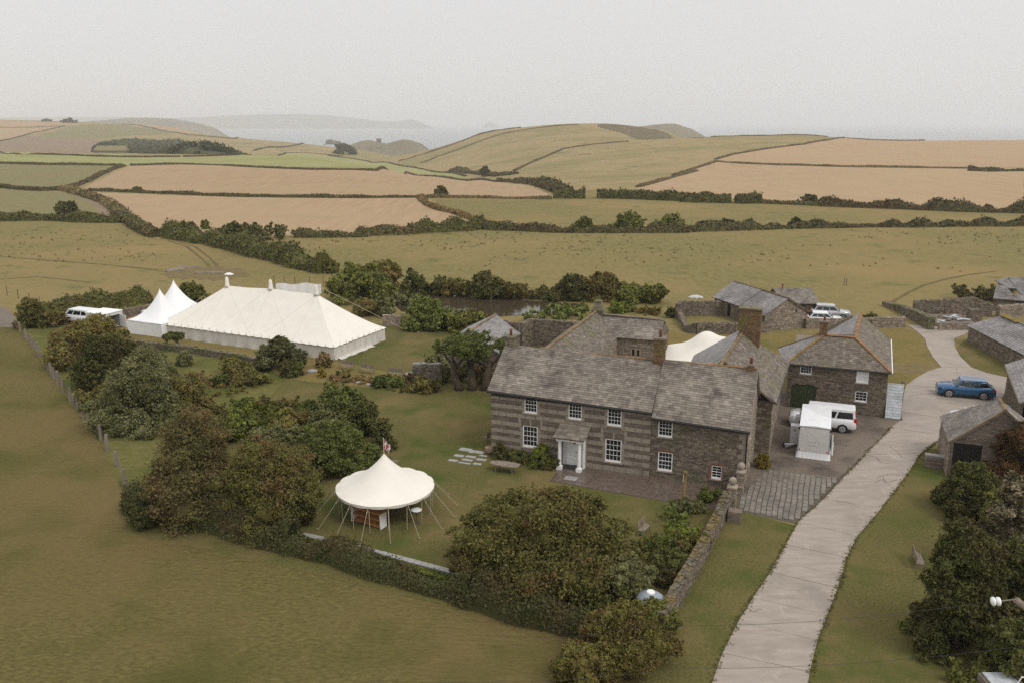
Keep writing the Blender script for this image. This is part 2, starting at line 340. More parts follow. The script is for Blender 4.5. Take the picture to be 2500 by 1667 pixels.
# ------------------------------------------------------------------ sea, far headlands
SEA = -60.0
m, n, p, o = _mat('sea_water'); p.inputs['Base Color'].default_value = (.17, .20, .21, 1); p.inputs['Roughness'].default_value = .32
g = n.nodes.new('ShaderNodeNewGeometry'); b = n.nodes.new('ShaderNodeBump'); b.inputs['Distance'].default_value = 1.5
n.links.new(_noise(n, g.outputs['Position'], .05, 6), b.inputs['Height']); n.links.new(b.outputs[0], p.inputs['Normal']); M['sea'] = m
MB().poly([(-14000, 900, SEA), (14000, 900, SEA), (14000, 30000, SEA), (-14000, 30000, SEA)]).build('sea', M['sea'], kind='structure')
M['cliff'] = nmat('headland_turf', (.11, .10, .06), (.19, .16, .10), .012, (.10, .085, .07), .003)
def headland(name, y0, depth, pts, seed):
    rg = np.random.default_rng(seed); xs = np.arange(pts[0][0], pts[-1][0] + 1, 4.)
    top = np.interp(xs, [q[0] for q in pts], [q[1] for q in pts]) + np.convolve(rg.normal(0, .8, len(xs) + 8), np.ones(9) / 9, 'valid') * 1.2
    V_, Q_ = [], []; K = 9
    for k in range(K):
        t = k / (K - 1); y = y0 + depth * t; s = math.sin(math.pi * t) ** .7
        for x_, tp in zip(xs, top):
            d = ray(x_, tp); zt = CAMZ + (y0 + depth / 2) * d[2] / d[1]
            V_.append((y * d[0] / d[1], y, SEA - 1.5 + (zt - SEA + 1.5) * s))
    n_ = len(xs)
    for k in range(K - 1):
        for i in range(n_ - 1): Q_.append((k * n_ + i, k * n_ + i + 1, (k + 1) * n_ + i + 1, (k + 1) * n_ + i))
    npmesh(name, V_, Q_, M['cliff'], smooth=True, kind='structure')
headland('far_headland', 11000, 2600, [(-300, 292), (60, 287), (300, 286), (430, 289), (520, 285), (640, 280), (720, 279), (800, 282), (860, 288), (920, 296), (970, 298), (1005, 291), (1025, 298), (1060, 313), (1075, 325)], 1)
headland('far_headland', 13000, 1200, [(1165, 322), (1185, 304), (1197, 298), (1212, 306), (1232, 321)], 2)
headland('coastal_headland', 4300, 900, [(180, 300), (300, 290), (360, 288), (430, 292), (490, 302), (530, 316), (575, 345)], 3)
headland('rocky_headland', 2350, 260, [(1540, 312), (1590, 306), (1625, 303), (1650, 303), (1690, 316), (1735, 342)], 4)
headland('coastal_knoll', 1980, 240, [(838, 372), (860, 352), (885, 345), (905, 343), (925, 349), (945, 352), (965, 346), (985, 341), (1005, 344), (1030, 352), (1055, 370)], 5)
hz = MB().box(-15000, 15000, -120, 31000, SEA - 3, 175).build('haze', None if False else bpy.data.materials.new('haze_air'), kind='stuff')
hm = hz.data.materials[0]; hm.use_nodes = True; hm.node_tree.nodes.clear()
pv = hm.node_tree.nodes.new('ShaderNodeVolumePrincipled'); ho = hm.node_tree.nodes.new('ShaderNodeOutputMaterial')
pv.inputs['Color'].default_value = (.97, .965, .96, 1); pv.inputs['Density'].default_value = .00014; pv.inputs['Anisotropy'].default_value = .15
hm.node_tree.links.new(pv.outputs[0], ho.inputs['Volume'])
# ------------------------------------------------------------------ foliage
M['f_dark'] = leafmat('leaves_dark_green', (0.076, 0.084, 0.026), (0.138, 0.145, 0.043), (0.112, 0.093, 0.036))
M['f_mid'] = leafmat('leaves_mid_green', (0.108, 0.110, 0.032), (0.198, 0.195, 0.055), (0.134, 0.146, 0.033))
M['f_grey'] = leafmat('leaves_grey_green', (0.148, 0.150, 0.066), (0.285, 0.278, 0.125), (0.127, 0.127, 0.047))
M['f_brown'] = leafmat('leaves_russet_hawthorn', (.098, .080, .032), (.180, .130, .055), (.105, .100, .036), .45, (.46, .6))
M['f_olive'] = leafmat('leaves_olive', (0.129, 0.120, 0.035), (0.250, 0.220, 0.061), (0.177, 0.120, 0.045), .6)
M['f_turn'] = leafmat('leaves_turning', (0.100, 0.100, 0.030), (0.177, 0.160, 0.048), (.170, .112, .046), .32, (.55, .66))
M['f_bright'] = leafmat('leaves_bright_green', (0.133, 0.160, 0.030), (0.248, 0.271, 0.055), (0.088, 0.106, 0.025), .9)
M['f_lush'] = leafmat('leaves_lush_green', (0.094, 0.114, 0.030), (0.190, 0.212, 0.061), (0.123, 0.138, 0.036), .8)
M['f_yellow'] = leafmat('leaves_golden', (0.220, 0.165, 0.033), (0.330, 0.242, 0.055), (0.176, 0.154, 0.039), 1.)
M['f_cream'] = leafmat('leaves_cream_flowered', (0.114, 0.102, 0.054), (0.504, 0.420, 0.276), (0.090, 0.078, 0.034), .9, (.45, .6))
M['f_red'] = leafmat('leaves_rust_red', (.120, .066, .030), (.195, .105, .045), (0.108, 0.082, 0.029), .6)
M['f_dry'] = leafmat('dry_stems', (0.207, 0.135, 0.063), (0.328, 0.215, 0.105), (0.147, 0.123, 0.045), .9)
M['f_hedge'] = leafmat('leaves_garden_hedge', (.048, .052, .020), (.088, .090, .034), (.080, .064, .028), .5)
M['f_far'] = leafmat('leaves_hedgerow', (0.083, 0.081, 0.034), (0.138, 0.126, 0.054), (0.138, 0.096, 0.047), .05)
M['f_bank'] = leafmat('hedge_bank_growth', (0.176, 0.134, 0.068), (0.264, 0.193, 0.094), (0.123, 0.104, 0.046), .06)
M['f_wood'] = leafmat('leaves_far_wood', (0.071, 0.082, 0.039), (0.119, 0.133, 0.062), (0.093, 0.093, 0.048), .02)
M['bark'] = nmat('bark', (.060, .045, .032), (.115, .090, .066), 6, bump=.02)
M['wood_grey'] = nmat('weathered_grey_wood', (.15, .12, .095), (.27, .22, .18), 5, stretch=(1, 1, .2), isl=.25)
_s = np.linspace(-1, 1, 4)
def _cs():
    V_, Q_ = [], []
    for ax in range(3):
        for sg in (-1, 1):
            b0 = len(V_)
            for i in range(4):
                for j in range(4):
                    q = [0, 0, 0]; q[ax] = sg; q[(ax + 1) % 3] = _s[i]; q[(ax + 2) % 3] = _s[j]; V_.append(q)
            for i in range(3):
                for j in range(3):
                    a = b0 + i * 4 + j; f = (a, a + 4, a + 5, a + 1); Q_.append(f if sg > 0 else f[::-1])
    V_ = np.array(V_, float); V_ /= np.linalg.norm(V_, axis=1)[:, None]; return V_, np.array(Q_)
CSV, CSQ = _cs(); CSQ = np.concatenate([CSQ[:, [0, 1, 2]], CSQ[:, [0, 2, 3]]])
def cards(Pt, Nm, size, rg):
    """leaf-sized faces at points, roughly facing their normals"""
    n_ = len(Pt); Nm = Nm + rg.normal(0, .8, (n_, 3)); Nm /= np.linalg.norm(Nm, axis=1)[:, None] + 1e-9
    t = np.cross(Nm, rg.normal(0, 1, (n_, 3))); t /= np.linalg.norm(t, axis=1)[:, None] + 1e-9
    b_ = np.cross(Nm, t); s = (size * rg.uniform(.6, 1.35, n_))[:, None]
    V_ = np.stack([Pt - t * s * .55 + b_ * s * .42, Pt - t * s * .45 - b_ * s * .42, Pt + t * s * .72], 1).reshape(-1, 3)
    return V_, np.arange(3 * n_).reshape(n_, 3)
def tri(Q): Q = np.asarray(Q); return np.concatenate([Q[:, [0, 1, 2]], Q[:, [0, 2, 3]]])
def lobes(kind, w, d, h, rg, n_):
    L_ = []
    if kind == 'tree':          # raised crown
        for _ in range(n_):
            th = rg.uniform(0, 6.283); r = math.sqrt(rg.uniform(0, 1)) * .34; z = rg.uniform(.42, .82)
            k = 1 - abs(z - .55) * .9
            L_.append((r * math.cos(th) * w * k, r * math.sin(th) * d * k, z * h, rg.uniform(.13, .21) * min(w, h * 1.2)))
    elif kind == 'flat':
        for _ in range(n_):
            th = rg.uniform(0, 6.283); r = math.sqrt(rg.uniform(0, 1)) * .40
            L_.append((r * math.cos(th) * w, r * math.sin(th) * d, rg.uniform(.70, .86) * h - r * .18 * h, rg.uniform(.075, .13) * min(w, 1.4 * h)))
    elif kind == 'dome':
        for _ in range(n_):
            th = rg.uniform(0, 6.283); cz = rg.uniform(.02, 1.0) ** .9; r = math.sqrt(max(1 - cz * cz, 0)) * .38 * rg.uniform(.55, 1.08)
            L_.append((r * math.cos(th) * w, r * math.sin(th) * d, cz * h * .80, rg.uniform(.085, .215) * min(w, 1.5 * h)))
    else:                       # shrub, to the ground, ragged
        for _ in range(n_):
            th = rg.uniform(0, 6.283); r = math.sqrt(rg.uniform(0, 1)) * .40; z = rg.uniform(.10, .78) * (1 - r * .5)
            L_.append((r * math.cos(th) * w, r * math.sin(th) * d, z * h, rg.uniform(.07, .20) * min(w, 1.5 * h)))
    if kind in ('tree', 'dome', 'shrub'):
        for (x, y, z, r) in list(L_)[:14]: L_.append((x * 1.28 + rg.normal(0, .03) * w, y * 1.28 + rg.normal(0, .03) * d, min(z * 1.12 + r * .7, h * .97), r * rg.uniform(.35, .6)))
    return L_
def crown(name, mat, kind, w, d, h, ls, seed, parent=None, dens=1.0, lob=None, spiky=0):
    rg = np.random.default_rng(seed); nl = lob or {'tree': 20, 'flat': 22, 'dome': 30}.get(kind, 24)
    L_ = lobes(kind, w, d, h, rg, nl); Vs, Qs, b_ = [], [], 0
    cen = np.array([0, 0, h * (.5 if kind in ('tree', 'flat') else .3)])
    for (x, y, z, r) in L_:
        if z - r < .02: z = r * .75 if kind != 'dome' else max(z, r * .3)
        c = np.array([x, y, z]); area = 4 * math.pi * r * r
        n_ = int(max(10, min(3600, dens * 1.1 * area / (ls * ls * .41))))
        u = rg.normal(0, 1, (n_, 3)); u /= np.linalg.norm(u, axis=1)[:, None]
        lump = 1 + .22 * np.sin(u[:, 0] * 5 + x * 3) * np.sin(u[:, 1] * 6 + y * 2) + .18 * np.sin(u[:, 2] * 7 + z * 3 + u[:, 0] * 4)
        rr = r * lump * rg.uniform(.5, 1.0, n_)
        Pt = c + u * rr[:, None] * np.array([1.08, 1.08, .86])
        kc = max(8, min(40, int(r * r * 22))); cu = rg.normal(0, 1, (kc, 3)); cu /= np.linalg.norm(cu, axis=1)[:, None]; ci = rg.integers(0, kc, n_); cl_ = rg.random(n_) < .72
        sp_ = c + cu[ci] * (r * rg.uniform(.80, 1.16, kc)[ci])[:, None] * np.array([1.05, 1.05, .88]) + rg.normal(0, 1, (n_, 3)) * np.array([.17, .17, .11]) * r
        Pt = np.where(cl_[:, None], sp_, Pt)
        k_ = Pt[:, 2] > .03; Pt, u = Pt[k_], u[k_]
        nrm = u * .8 + np.array([0, 0, .35])
        if spiky: nrm = np.cross(u, [0, 0, 1]) + .2 * u
        v_, q_ = cards(Pt, nrm, ls * rg.uniform(.75, 1.35), rg); Vs.append(v_); Qs.append(q_ + b_); b_ += len(v_)
        cv = c + CSV * r * np.array([.56, .56, .46]) * (1 + .15 * np.sin(CSV[:, :1] * 4 + x)); cv[:, 2] = np.maximum(cv[:, 2], .02)
        Vs.append(cv); Qs.append(CSQ + b_); b_ += len(cv)
    return npmesh(name, np.concatenate(Vs), np.concatenate(Qs), M[mat], parent), L_
SEED = [100]
def at_px(px, py): return T(px, py)
def pscale(x, y, z=0):        # picture pixels per metre at a place
    return FPX / (y * _cp - (z - CAMZ) * _sp)
def shrub(name, label, mat, cx, by, w, h, kind='shrub', cat='shrub', group=None, dens=1.0, ls=None, d=None, spiky=0, lob=None):
    """cx, by: foot in the picture; w, h: size in picture pixels"""
    x, y, z = at_px(cx, by); s = pscale(x, y, z); W, H = w / s * 1.1, h / s * 1.1; D = (d / s) if d else W * .9
    el = math.atan2(CAMZ - z, y); H = max((h / s - D * .35 * math.sin(el)) / math.cos(el), .6 * h / s)
    y += D * .35; SEED[0] += 1; l_ = ls or min(max(.11, .0025 * y if y < 95 else .0029 * y), W * .16)
    o, _ = crown(name, mat, kind, W, D, H, l_, SEED[0], None, dens, lob, spiky); o.location = (x, y, z - .03)
    return tag(o, label, cat, group)
def tree(name, label, mat, cx, by, w, h, kind='tree', cat='tree', group=None, dens=1.0, ls=None, d=None, trunk=.16, lean=0, stems=1, lob=None):
    x, y, z = at_px(cx, by); s = pscale(x, y, z); W, H = w / s * 1.06, h / s; D = (d / s) if d else W * .8
    el = math.atan2(CAMZ - z, y); H = max((H - D * .35 * math.sin(el)) / math.cos(el), .62 * H); y += D * .35
    SEED[0] += 1; rg = random.Random(SEED[0]); t = thing(name, label, cat, (x, y, z - .03), 0, group)
    l_ = ls or min(max(.10, .0021 * y), W * .16)
    c_, L_ = crown('crown', mat, kind, W, D, H, l_, SEED[0], t, dens, lob); c_.location = (lean * W, 0, 0)
    mb = MB(); r0 = trunk * max(.5, min(W / 4, 2.2))
    for k in range(stems):
        fx = (k - (stems - 1) / 2) * r0 * 3
        top = Vector((lean * W * .7 + fx * 1.5, 0, H * .48)); base = Vector((fx, 0, 0)); mid = base.lerp(top, .5) + Vector((rg.uniform(-.1, .1) * W * .3, rg.uniform(-.1, .1) * W * .3, 0))
        mb.tube([base, base.lerp(mid, .5) + Vector((r0 * .2, 0, 0)), mid, top], [r0 * 1.25, r0, r0 * .85, r0 * .6], 7)
        for q in L_[k::stems * 2][:7]:
            e = Vector((q[0] + lean * W, q[1], q[2])); a = mid.lerp(top, rg.uniform(.3, 1))
            mb.tube([a, a.lerp(e, .5) + Vector((0, 0, -.04 * H)), e], [r0 * .5, r0 * .3, r0 * .12], 5)
    mb.build('trunk', M['bark'], t, smooth=True); return t
def hedge(label, mat, pts, h, w, ls=None, dens=1.0, wob=.25, world=False, group='field hedges', name='hedge', cat='hedge', step=None):
    """banked hedge along a ground line, ragged top"""
    P_ = [Vector(q) if len(q) == 3 else Vector((q[0], q[1], height(*q))) for q in pts] if world else [Vector(T(*q)) for q in pts]
    dist = sum(q.y for q in P_) / len(P_); far_ = min(1, max(.55, 1.25 - dist / 700)); h, w = h * far_ * ((.62 if dist > 260 else .74) if dist > 120 else 1), w * (far_ ** .3) * (.85 if dist > 120 else 1); SEED[0] += 1; rg = np.random.default_rng(SEED[0])
    seg = [(P_[i + 1] - P_[i]).length for i in range(len(P_) - 1)]; tot = sum(seg); st = step or max(.5, dist * .006)
    n_ = max(2, int(tot / st)); pl = []
    for k in range(n_ + 1):
        s = tot * k / n_; i = 0
        while i < len(seg) - 1 and s > seg[i]: s -= seg[i]; i += 1
        q = P_[i].lerp(P_[i + 1], min(1, s / seg[i] if seg[i] else 0)); pl.append(Vector((q.x, q.y, height(q.x, q.y))))
    n_ = len(pl); A = np.array([tuple(q) for q in pl]); tg = np.gradient(A, axis=0); tg[:, 2] = 0; tg /= np.linalg.norm(tg, axis=1)[:, None] + 1e-9
    sd_ = np.stack([-tg[:, 1], tg[:, 0], np.zeros(n_)], 1)
    nz_ = np.convolve(rg.normal(0, 1, n_ + 4), [.2, .6, 1, .6, .2], 'valid')[:n_] * .55 if n_ > 3 else np.zeros(n_)
    hh = h * np.clip(1 + wob * nz_, .35, 2.2); ww = w * np.clip(1 + wob * .5 * np.roll(nz_, 3), .5, 1.7)
    prof = np.array([(-.5, -.08), (-.48, .35), (-.36, .78), (-.12, 1), (.12, 1), (.36, .78), (.48, .35), (.5, -.08)])
    core = np.concatenate([(A + sd_ * (a * ww * .88)[:, None] + np.stack([np.zeros(n_), np.zeros(n_), b_ * hh * .88], 1))[:, None] for a, b_ in prof], 1)
    K = len(prof); Vs = [core.reshape(-1, 3)]; ii = np.arange(n_ - 1)[:, None] * K + np.arange(K - 1)[None]; ii = ii.ravel()
    Qs = [tri(np.stack([ii, ii + 1, ii + K + 1, ii + K], 1))]
    Qs.append(tri(np.array([[0, 1, 2, 3], [0, 3, 4, 7], [4, 5, 6, 7]]))); e = (n_ - 1) * K; Qs.append(tri(np.array([[3, 2, 1, 0], [7, 4, 3, 0], [7, 6, 5, 4]])) + e)
    l_ = ls or min(max(.11, .0026 * dist), .5 * h); per = 2.2 * h + w
    m_ = int(dens * .85 * tot * per / (l_ * l_ * .41)); m_ = min(m_, 60000)
    k = rg.integers(0, n_ - 1, m_) if n_ > 2 else np.zeros(m_, int); f = rg.random(m_); an = rg.uniform(.02, .98, m_) * math.pi
    B = A[k] * (1 - f[:, None]) + A[k + 1] * f[:, None]; hk = hh[k] * (1 - f) + hh[k + 1] * f; wk = ww[k]
    cs, sn = np.cos(an), np.sin(an); pc = np.sign(cs) * np.abs(cs) ** .8
    rr = rg.uniform(.86, 1.08, m_) + (rg.random(m_) < .06) * .2
    Pt = B + sd_[k] * (pc * .5 * wk * rr)[:, None] + np.stack([np.zeros(m_), np.zeros(m_), sn ** .75 * hk * rr], 1)
    v_, q_ = cards(Pt, sd_[k] * cs[:, None] + np.stack([np.zeros(m_), np.zeros(m_), sn * .8 + .2], 1), l_, rg)
    Vs.append(v_); Qs.append(q_ + n_ * K)
    c0 = A.mean(0); V_ = np.concatenate(Vs) - c0
    o = npmesh(name, V_, np.concatenate(Qs), M[mat]); o.location = tuple(c0); return tag(o, label, cat, group)
# ------------------------------------------------------------------ near ground sheets
def sheet(name, mat, pts, z=.02): return MB().poly([P3(*q, z) for q in pts]).build(name, M[mat], kind='structure')
M['gravel'] = nmat('gravel', (0.119, 0.093, 0.070), (0.204, 0.166, 0.131), 9, (0.071, 0.057, 0.048), .25, (.5, .7), bump=.02, bscale=14, c4=(.26, .22, .18), s4=14, t4=(.66, .75), rough=.75)
M['setts'] = nmat('stone_setts', (.150, .131, .108), (.225, .199, .168), 7, (.12, .105, .09), .6, (.5, .7), isl=.18, bump=.015, rough=.6, spec=.35)
M['joint'] = nmat('dark_joint_earth', (.085, .073, .056), (.12, .105, .08), 8)
M['concrete'] = nmat('worn_concrete', (.275, .232, .194), (.355, .303, .256), 1.6, (.245, .212, .178), .35, (.5, .7), isl=.06, bump=.008, bscale=30, rough=.7, spec=.2, stretch=(.35, 1.6, 1), rot=R(-20), c4=(.39, .34, .285), s4=.9, t4=(.6, .75), wet=(.5, .5))
M['flag'] = nmat('wet_flagstone', (0.083, 0.063, 0.048), (0.143, 0.108, 0.086), 2.5, isl=.22, rough=.35, spec=.5, wet=(.8, .16), bump=.006, bscale=12)
M['paleslab'] = nmat('pale_slate_slab', (0.240, 0.228, 0.216), (0.320, 0.308, 0.296), 4, isl=.12, rough=.5, spec=.4, bump=.008)
sheet('orchard_grass', 'rough', [(30, 792), (45, 800), (130, 900), (190, 1000), (252, 1090), (300, 1200), (320, 1240), (420, 1200), (640, 990), (700, 920), (620, 880), (480, 855), (300, 832), (290, 812), (140, 790)], .018)
sheet('lawn', 'lawn', [(308, 1190), (318, 1300), (660, 1375), (1060, 1470), (1430, 1560), (1580, 1640), (1625, 1545), (1760, 1290), (1790, 1190), (1500, 1100), (1500, 1000), (1300, 830), (1040, 790), (990, 765), (960, 770), (940, 800), (840, 868), (790, 880), (700, 920), (640, 990), (420, 1200)], .022)
sheet('dry_lawn', 'dry_lawn', [(140, 790), (290, 812), (350, 818), (820, 882), (1010, 920), (1000, 955), (700, 925), (620, 882), (480, 857), (300, 834)], .030)
sheet('lawn', 'lawn', [(1785, 1238), (1800, 1245), (1975, 1290), (1870, 1470), (1740, 1800), (1500, 1900), (1580, 1620), (1625, 1545)], .024)
sheet('lawn', 'lawn', [(2230, 1090), (2190, 1145), (2150, 1190), (2070, 1300), (2040, 1362), (1990, 1505), (1930, 1690), (2000, 1950), (2900, 1950), (2900, 1100), (2330, 1160), (2318, 1100)], .024)
sheet('courtyard_grass', 'dry_lawn', [(1660, 815), (1800, 812), (1900, 818), (2205, 802), (2245, 815), (2262, 845), (2278, 875), (2298, 898), (2262, 908), (2236, 924), (2212, 945), (1960, 960), (1900, 900), (1620, 880), (1600, 790)], .026)
sheet('courtyard_grass', 'lawn', [(2361, 826), (2332, 850), (2346, 876), (2372, 898), (2410, 914), (2462, 922), (2520, 900), (2520, 880)], .028)
sheet('muddy_track', 'mud', [(2170, 884), (2285, 890), (2298, 898), (2262, 908), (2170, 912)], .036)
sheet('field_track', 'gravel', [(-200, 735), (-40, 735), (15, 752), (34, 772), (42, 800), (20, 800), (-60, 790), (-200, 780)], .03)
_rm = random.Random(4); sheet('mud_patch', 'mud', [(505 + 118 * math.cos(k * .1309) * _rm.uniform(.72, 1.08), 668 + 17 * math.sin(k * .1309) * _rm.uniform(.6, 1.15)) for k in range(48)], .03)
# gravel yard between house and drive
sheet('gravel_yard', 'gravel', [(1800, 1190), (1840, 1100), (1880, 1000), (1900, 950), (2160, 990), (2200, 1030), (2176, 1044), (2090, 1138), (2058, 1168)], .030)
# setts in rows, joints recessed between them
sheet('setts_bed', 'joint', [(1868, 1143), (2060, 1165), (1948, 1278), (1798, 1246), (1800, 1205), (1815, 1195)], .020)
mb = MB(); yl = wor(18.2, 0)
_po = [P(*q) for q in ((1870, 1145), (2056, 1167), (1945, 1276), (1803, 1246), (1806, 1208), (1818, 1196))]
def _in(x, y, pl):
    r = False
    for i in range(len(pl)):
        (x1, y1), (x2, y2) = pl[i], pl[i - 1]
        if (y1 > y) != (y2 > y) and x < (x2 - x1) * (y - y1) / (y2 - y1) + x1: r = not r
    return r
a = 17.6
while a < 26:
    wd = random.uniform(.335, .365); b_ = -6.0; wv = 0
    while b_ < 6:
        ln = random.uniform(.16, .34)
        dx = .022 * math.sin(b_ * 1.4 + a) + wv * .6; q = [wor(a + dx, b_), wor(a + dx + wd - .058, b_), wor(a + dx + wd - .058, b_ + ln - .012), wor(a + dx, b_ + ln - .012)]
        if all(_in(*c, _po) for c in q): mb.prism(q, .02, .06 + random.uniform(-.008, .012))
        b_ += ln
    a += wd
mb.build('stone_setts', M['setts'], kind='stuff')
# concrete drive: slab by slab
PAIRS = [((1700, 1780), (1945, 1850)), ((1763, 1595), (1977, 1642)), ((1802, 1518), (1996, 1566)), ((1838, 1460), (2020, 1503)), ((1880, 1398), (2046, 1436)), ((1893, 1372), (2056, 1404)), ((1918, 1331), (2067, 1362)), ((1948, 1275), (2093, 1310)), ((2012, 1218), (2150, 1243)), ((2056, 1168), (2190, 1190)), ((2088, 1137), (2222, 1148)), ((2112, 1110), (2247, 1108)), ((2158, 1065), (2278, 1086)), ((2176, 1043), (2306, 1066)), ((2198, 1027), (2312, 1046)), ((2200, 1006), (2314, 1024)), ((2204, 980), (2330, 1004)), ((2207, 955), (2440, 984)), ((2212, 941), (2453, 962)), ((2236, 923), (2460, 922)), ((2264, 907), (2409, 911)), ((2298, 897), (2371, 897)), ((2278, 874), (2346, 873)), ((2263, 846), (2331, 848)), ((2258, 828), (2330, 828)), ((2236, 808), (2361, 814)), ((2216, 795), (2372, 797))]
dr = thing('concrete_drive', None, None, P3(2000, 1300)); dr['kind'] = 'structure'
W2 = [(P(*l), P(*r)) for l, r in PAIRS]
def lerp2(a, b, t): return (a[0] + (b[0] - a[0]) * t, a[1] + (b[1] - a[1]) * t)
for i in range(len(W2) - 1):
    (l0, r0), (l1, r1) = W2[i], W2[i + 1]
    wide = math.dist(l0, r0) > 5.2
    for (t0, t1) in (((0, .5), (.5, 1)) if wide and i > 13 else ((0, 1),)):
        q0, q1, q2, q3 = lerp2(l0, r0, t0), lerp2(l0, r0, t1), lerp2(l1, r1, t1), lerp2(l1, r1, t0)
        c = ((q0[0] + q1[0] + q2[0] + q3[0]) / 4, (q0[1] + q1[1] + q2[1] + q3[1]) / 4)
        def shr(q, d=.022):
            L_ = math.dist(q, c); return (q[0] + (c[0] - q[0]) * d / L_, q[1] + (c[1] - q[1]) * d / L_)
        bot = [lerp2(q0, q1, k / 4) for k in range(5)]; tp = [lerp2(q3, q2, k / 4) for k in range(5)]
        ed = [shr(q, random.uniform(.008, .022)) for q in bot + tp[::-1]]
        z = .055 + random.uniform(0, .014)
        MB().prism(ed, -.02, z).build('concrete_slab', M['concrete'], dr, off=dr.location)
E_ = [l for l, r in W2] + [r for l, r in W2][::-1]
MB().poly([(*q, .03) for q in E_]).build('slab_bed', M['joint'], dr, off=dr.location)
# cracks in the drive: thin earth-filled gaps
mb = MB()
for pts in ([(2140, 1168), (2160, 1160), (2185, 1158), (2200, 1163)], [(2135, 1180), (2150, 1172), (2170, 1178), (2190, 1172)], [(2155, 1165), (2160, 1178), (2175, 1185)], [(2040, 1225), (2070, 1228), (2100, 1240)], [(2120, 1112), (2140, 1118), (2150, 1130), (2175, 1133)], [(2170, 1090), (2185, 1100), (2205, 1118), (2225, 1125)], [(1860, 1490), (1850, 1488), (1845, 1494), (1830, 1495)]):
    for a, b in zip(pts, pts[1:]):
        p0, p1 = P(*a), P(*b); L_ = math.dist(p0, p1) or 1; nx, ny = -(p1[1] - p0[1]) / L_ * .011, (p1[0] - p0[0]) / L_ * .011
        mb.poly([(p0[0] - nx, p0[1] - ny, .0745), (p1[0] - nx, p1[1] - ny, .0745), (p1[0] + nx, p1[1] + ny, .0745), (p0[0] + nx, p0[1] + ny, .0745)])
mb.build('crack', M['joint'], dr, off=dr.location)
# wet flagstone terrace along the house front
pt_ = thing('flagstone_terrace', None, None, (*wor(5.1, -1), 0)); pt_['kind'] = 'structure'; pt_.rotation_euler = (0, 0, TH)
a = .5
while a < 12.2:
    wd = min(random.uniform(.65, 1.1), 12.4 - a); y = -2.25 - a * .065; ye = .9
    while y < ye - .05:
        ln = min(random.uniform(.5, .95), ye - y)
        if ye - y - ln < .3: ln = ye - y
        MB().box(a + .014, a + wd - .014, y + .014, y + ln - .014, -.02, .05 + random.uniform(0, .008)).build('flagstone', M['paleslab'] if random.random() < .035 else M['flag'], pt_)
        y += ln
    a += wd
MB().poly([(.5, -2.28, .034), (12.4, -3.06, .034), (12.4, .92, .034), (.5, .92, .034)]).build('terrace_bed', M['joint'], pt_)
# stepping slabs in the lawn
st_ = thing('stepping_slabs', None, None, P3(1138, 1115)); st_['kind'] = 'structure'
for zx, zy, w_, h_ in ((1870, 342, 1.15, .85), (1925, 358, .42, .8), (1982, 364, 1.0, .75), (1815, 393, .9, .65), (1915, 403, .95, .55), (2020, 395, .75, .35), (1765, 434, .85, .55), (1885, 430, 1.0, .5), (2005, 427, .95, .55), (1862, 456, 1.15, .35), (1970, 463, .75, .5)):
    x, y = P(600 + zx / 3.485, 1000 + zy / 3.485)
    mb = MB(); q = [(x + U[0] * i * w_ * .5 + V[0] * j * h_, y + U[1] * i * w_ * .5 + V[1] * j * h_) for i, j in ((-.86, -.34), (.86, -.34), (.82, .34), (-.78, .34))]
    mb.prism(q, 0, .055 + random.uniform(0, .01)).build('slab', M['paleslab'], st_, off=st_.location)
# slate-topped garden edging wall below the round tent
# ------------------------------------------------------------------ masonry helpers
M['rubble'] = nmat('brown_rubble_stone', (0.123, 0.096, 0.072), (0.225, 0.181, 0.142), 3.2, (0.152, 0.142, 0.087), .5, (.5, .7), isl=.42, bump=.02, bscale=9, c4=(0.360, 0.324, 0.265), s4=3.5, t4=(.66, .74))
M['rubble_pale'] = nmat('pale_rubble_stone', (0.221, 0.176, 0.137), (0.351, 0.286, 0.227), 3.2, (0.195, 0.176, 0.130), .5, (.5, .7), isl=.33, bump=.02, bscale=9, c4=(0.414, 0.368, 0.302), s4=3, t4=(.64, .74))
M['rubble_dark'] = nmat('slate_stone_band', (0.123, 0.096, 0.075), (0.203, 0.162, 0.131), 3.5, isl=.32, bump=.015, bscale=10, c4=(0.392, 0.348, 0.304), s4=2.5, t4=(.68, .74), stretch=(1, 1, 2))
M['mossy'] = nmat('mossy_wall_stone', (0.115, 0.095, 0.065), (0.216, 0.182, 0.135), 3, (0.101, 0.108, 0.041), .6, (.45, .65), isl=.38, bump=.025, bscale=8, c4=(0.264, 0.231, 0.170), s4=3, t4=(.66, .74))
M['mosscope'] = nmat('brown_mossy_coping', (0.095, 0.080, 0.055), (0.162, 0.141, 0.110), 2.2, (0.135, 0.100, 0.034), .7, (.45, .62), isl=.25, bump=.03, bscale=7, c4=(.30, .26, .21), s4=2.5, t4=(.66, .74))
M['mortar'] = nmat('lime_mortar', (0.147, 0.123, 0.098), (0.224, 0.193, 0.157), 6)
M['ashlar'] = nmat('dressed_stone_block', (0.258, 0.218, 0.174), (0.330, 0.282, 0.230), 3, isl=.13, bump=.008, bscale=14, c4=(0.192, 0.162, 0.130), s4=1.2, t4=(.56, .72))
M['slate'] = nmat('roof_slate', (0.127, 0.106, 0.085), (0.211, 0.180, 0.148), 2.2, (0.254, 0.219, 0.179), .45, (.5, .68), isl=.30, bump=.006, rough=.55, spec=.4, c4=(0.099, 0.080, 0.066), s4=.55, t4=(.54, .68), wet=(.6, .42))
M['slate_grey'] = nmat('pale_weathered_slate', (.185, .172, .165), (.27, .252, .243), 2.0, (.15, .135, .125), .5, (.48, .66), isl=.22, bump=.006, rough=.55, spec=.4)
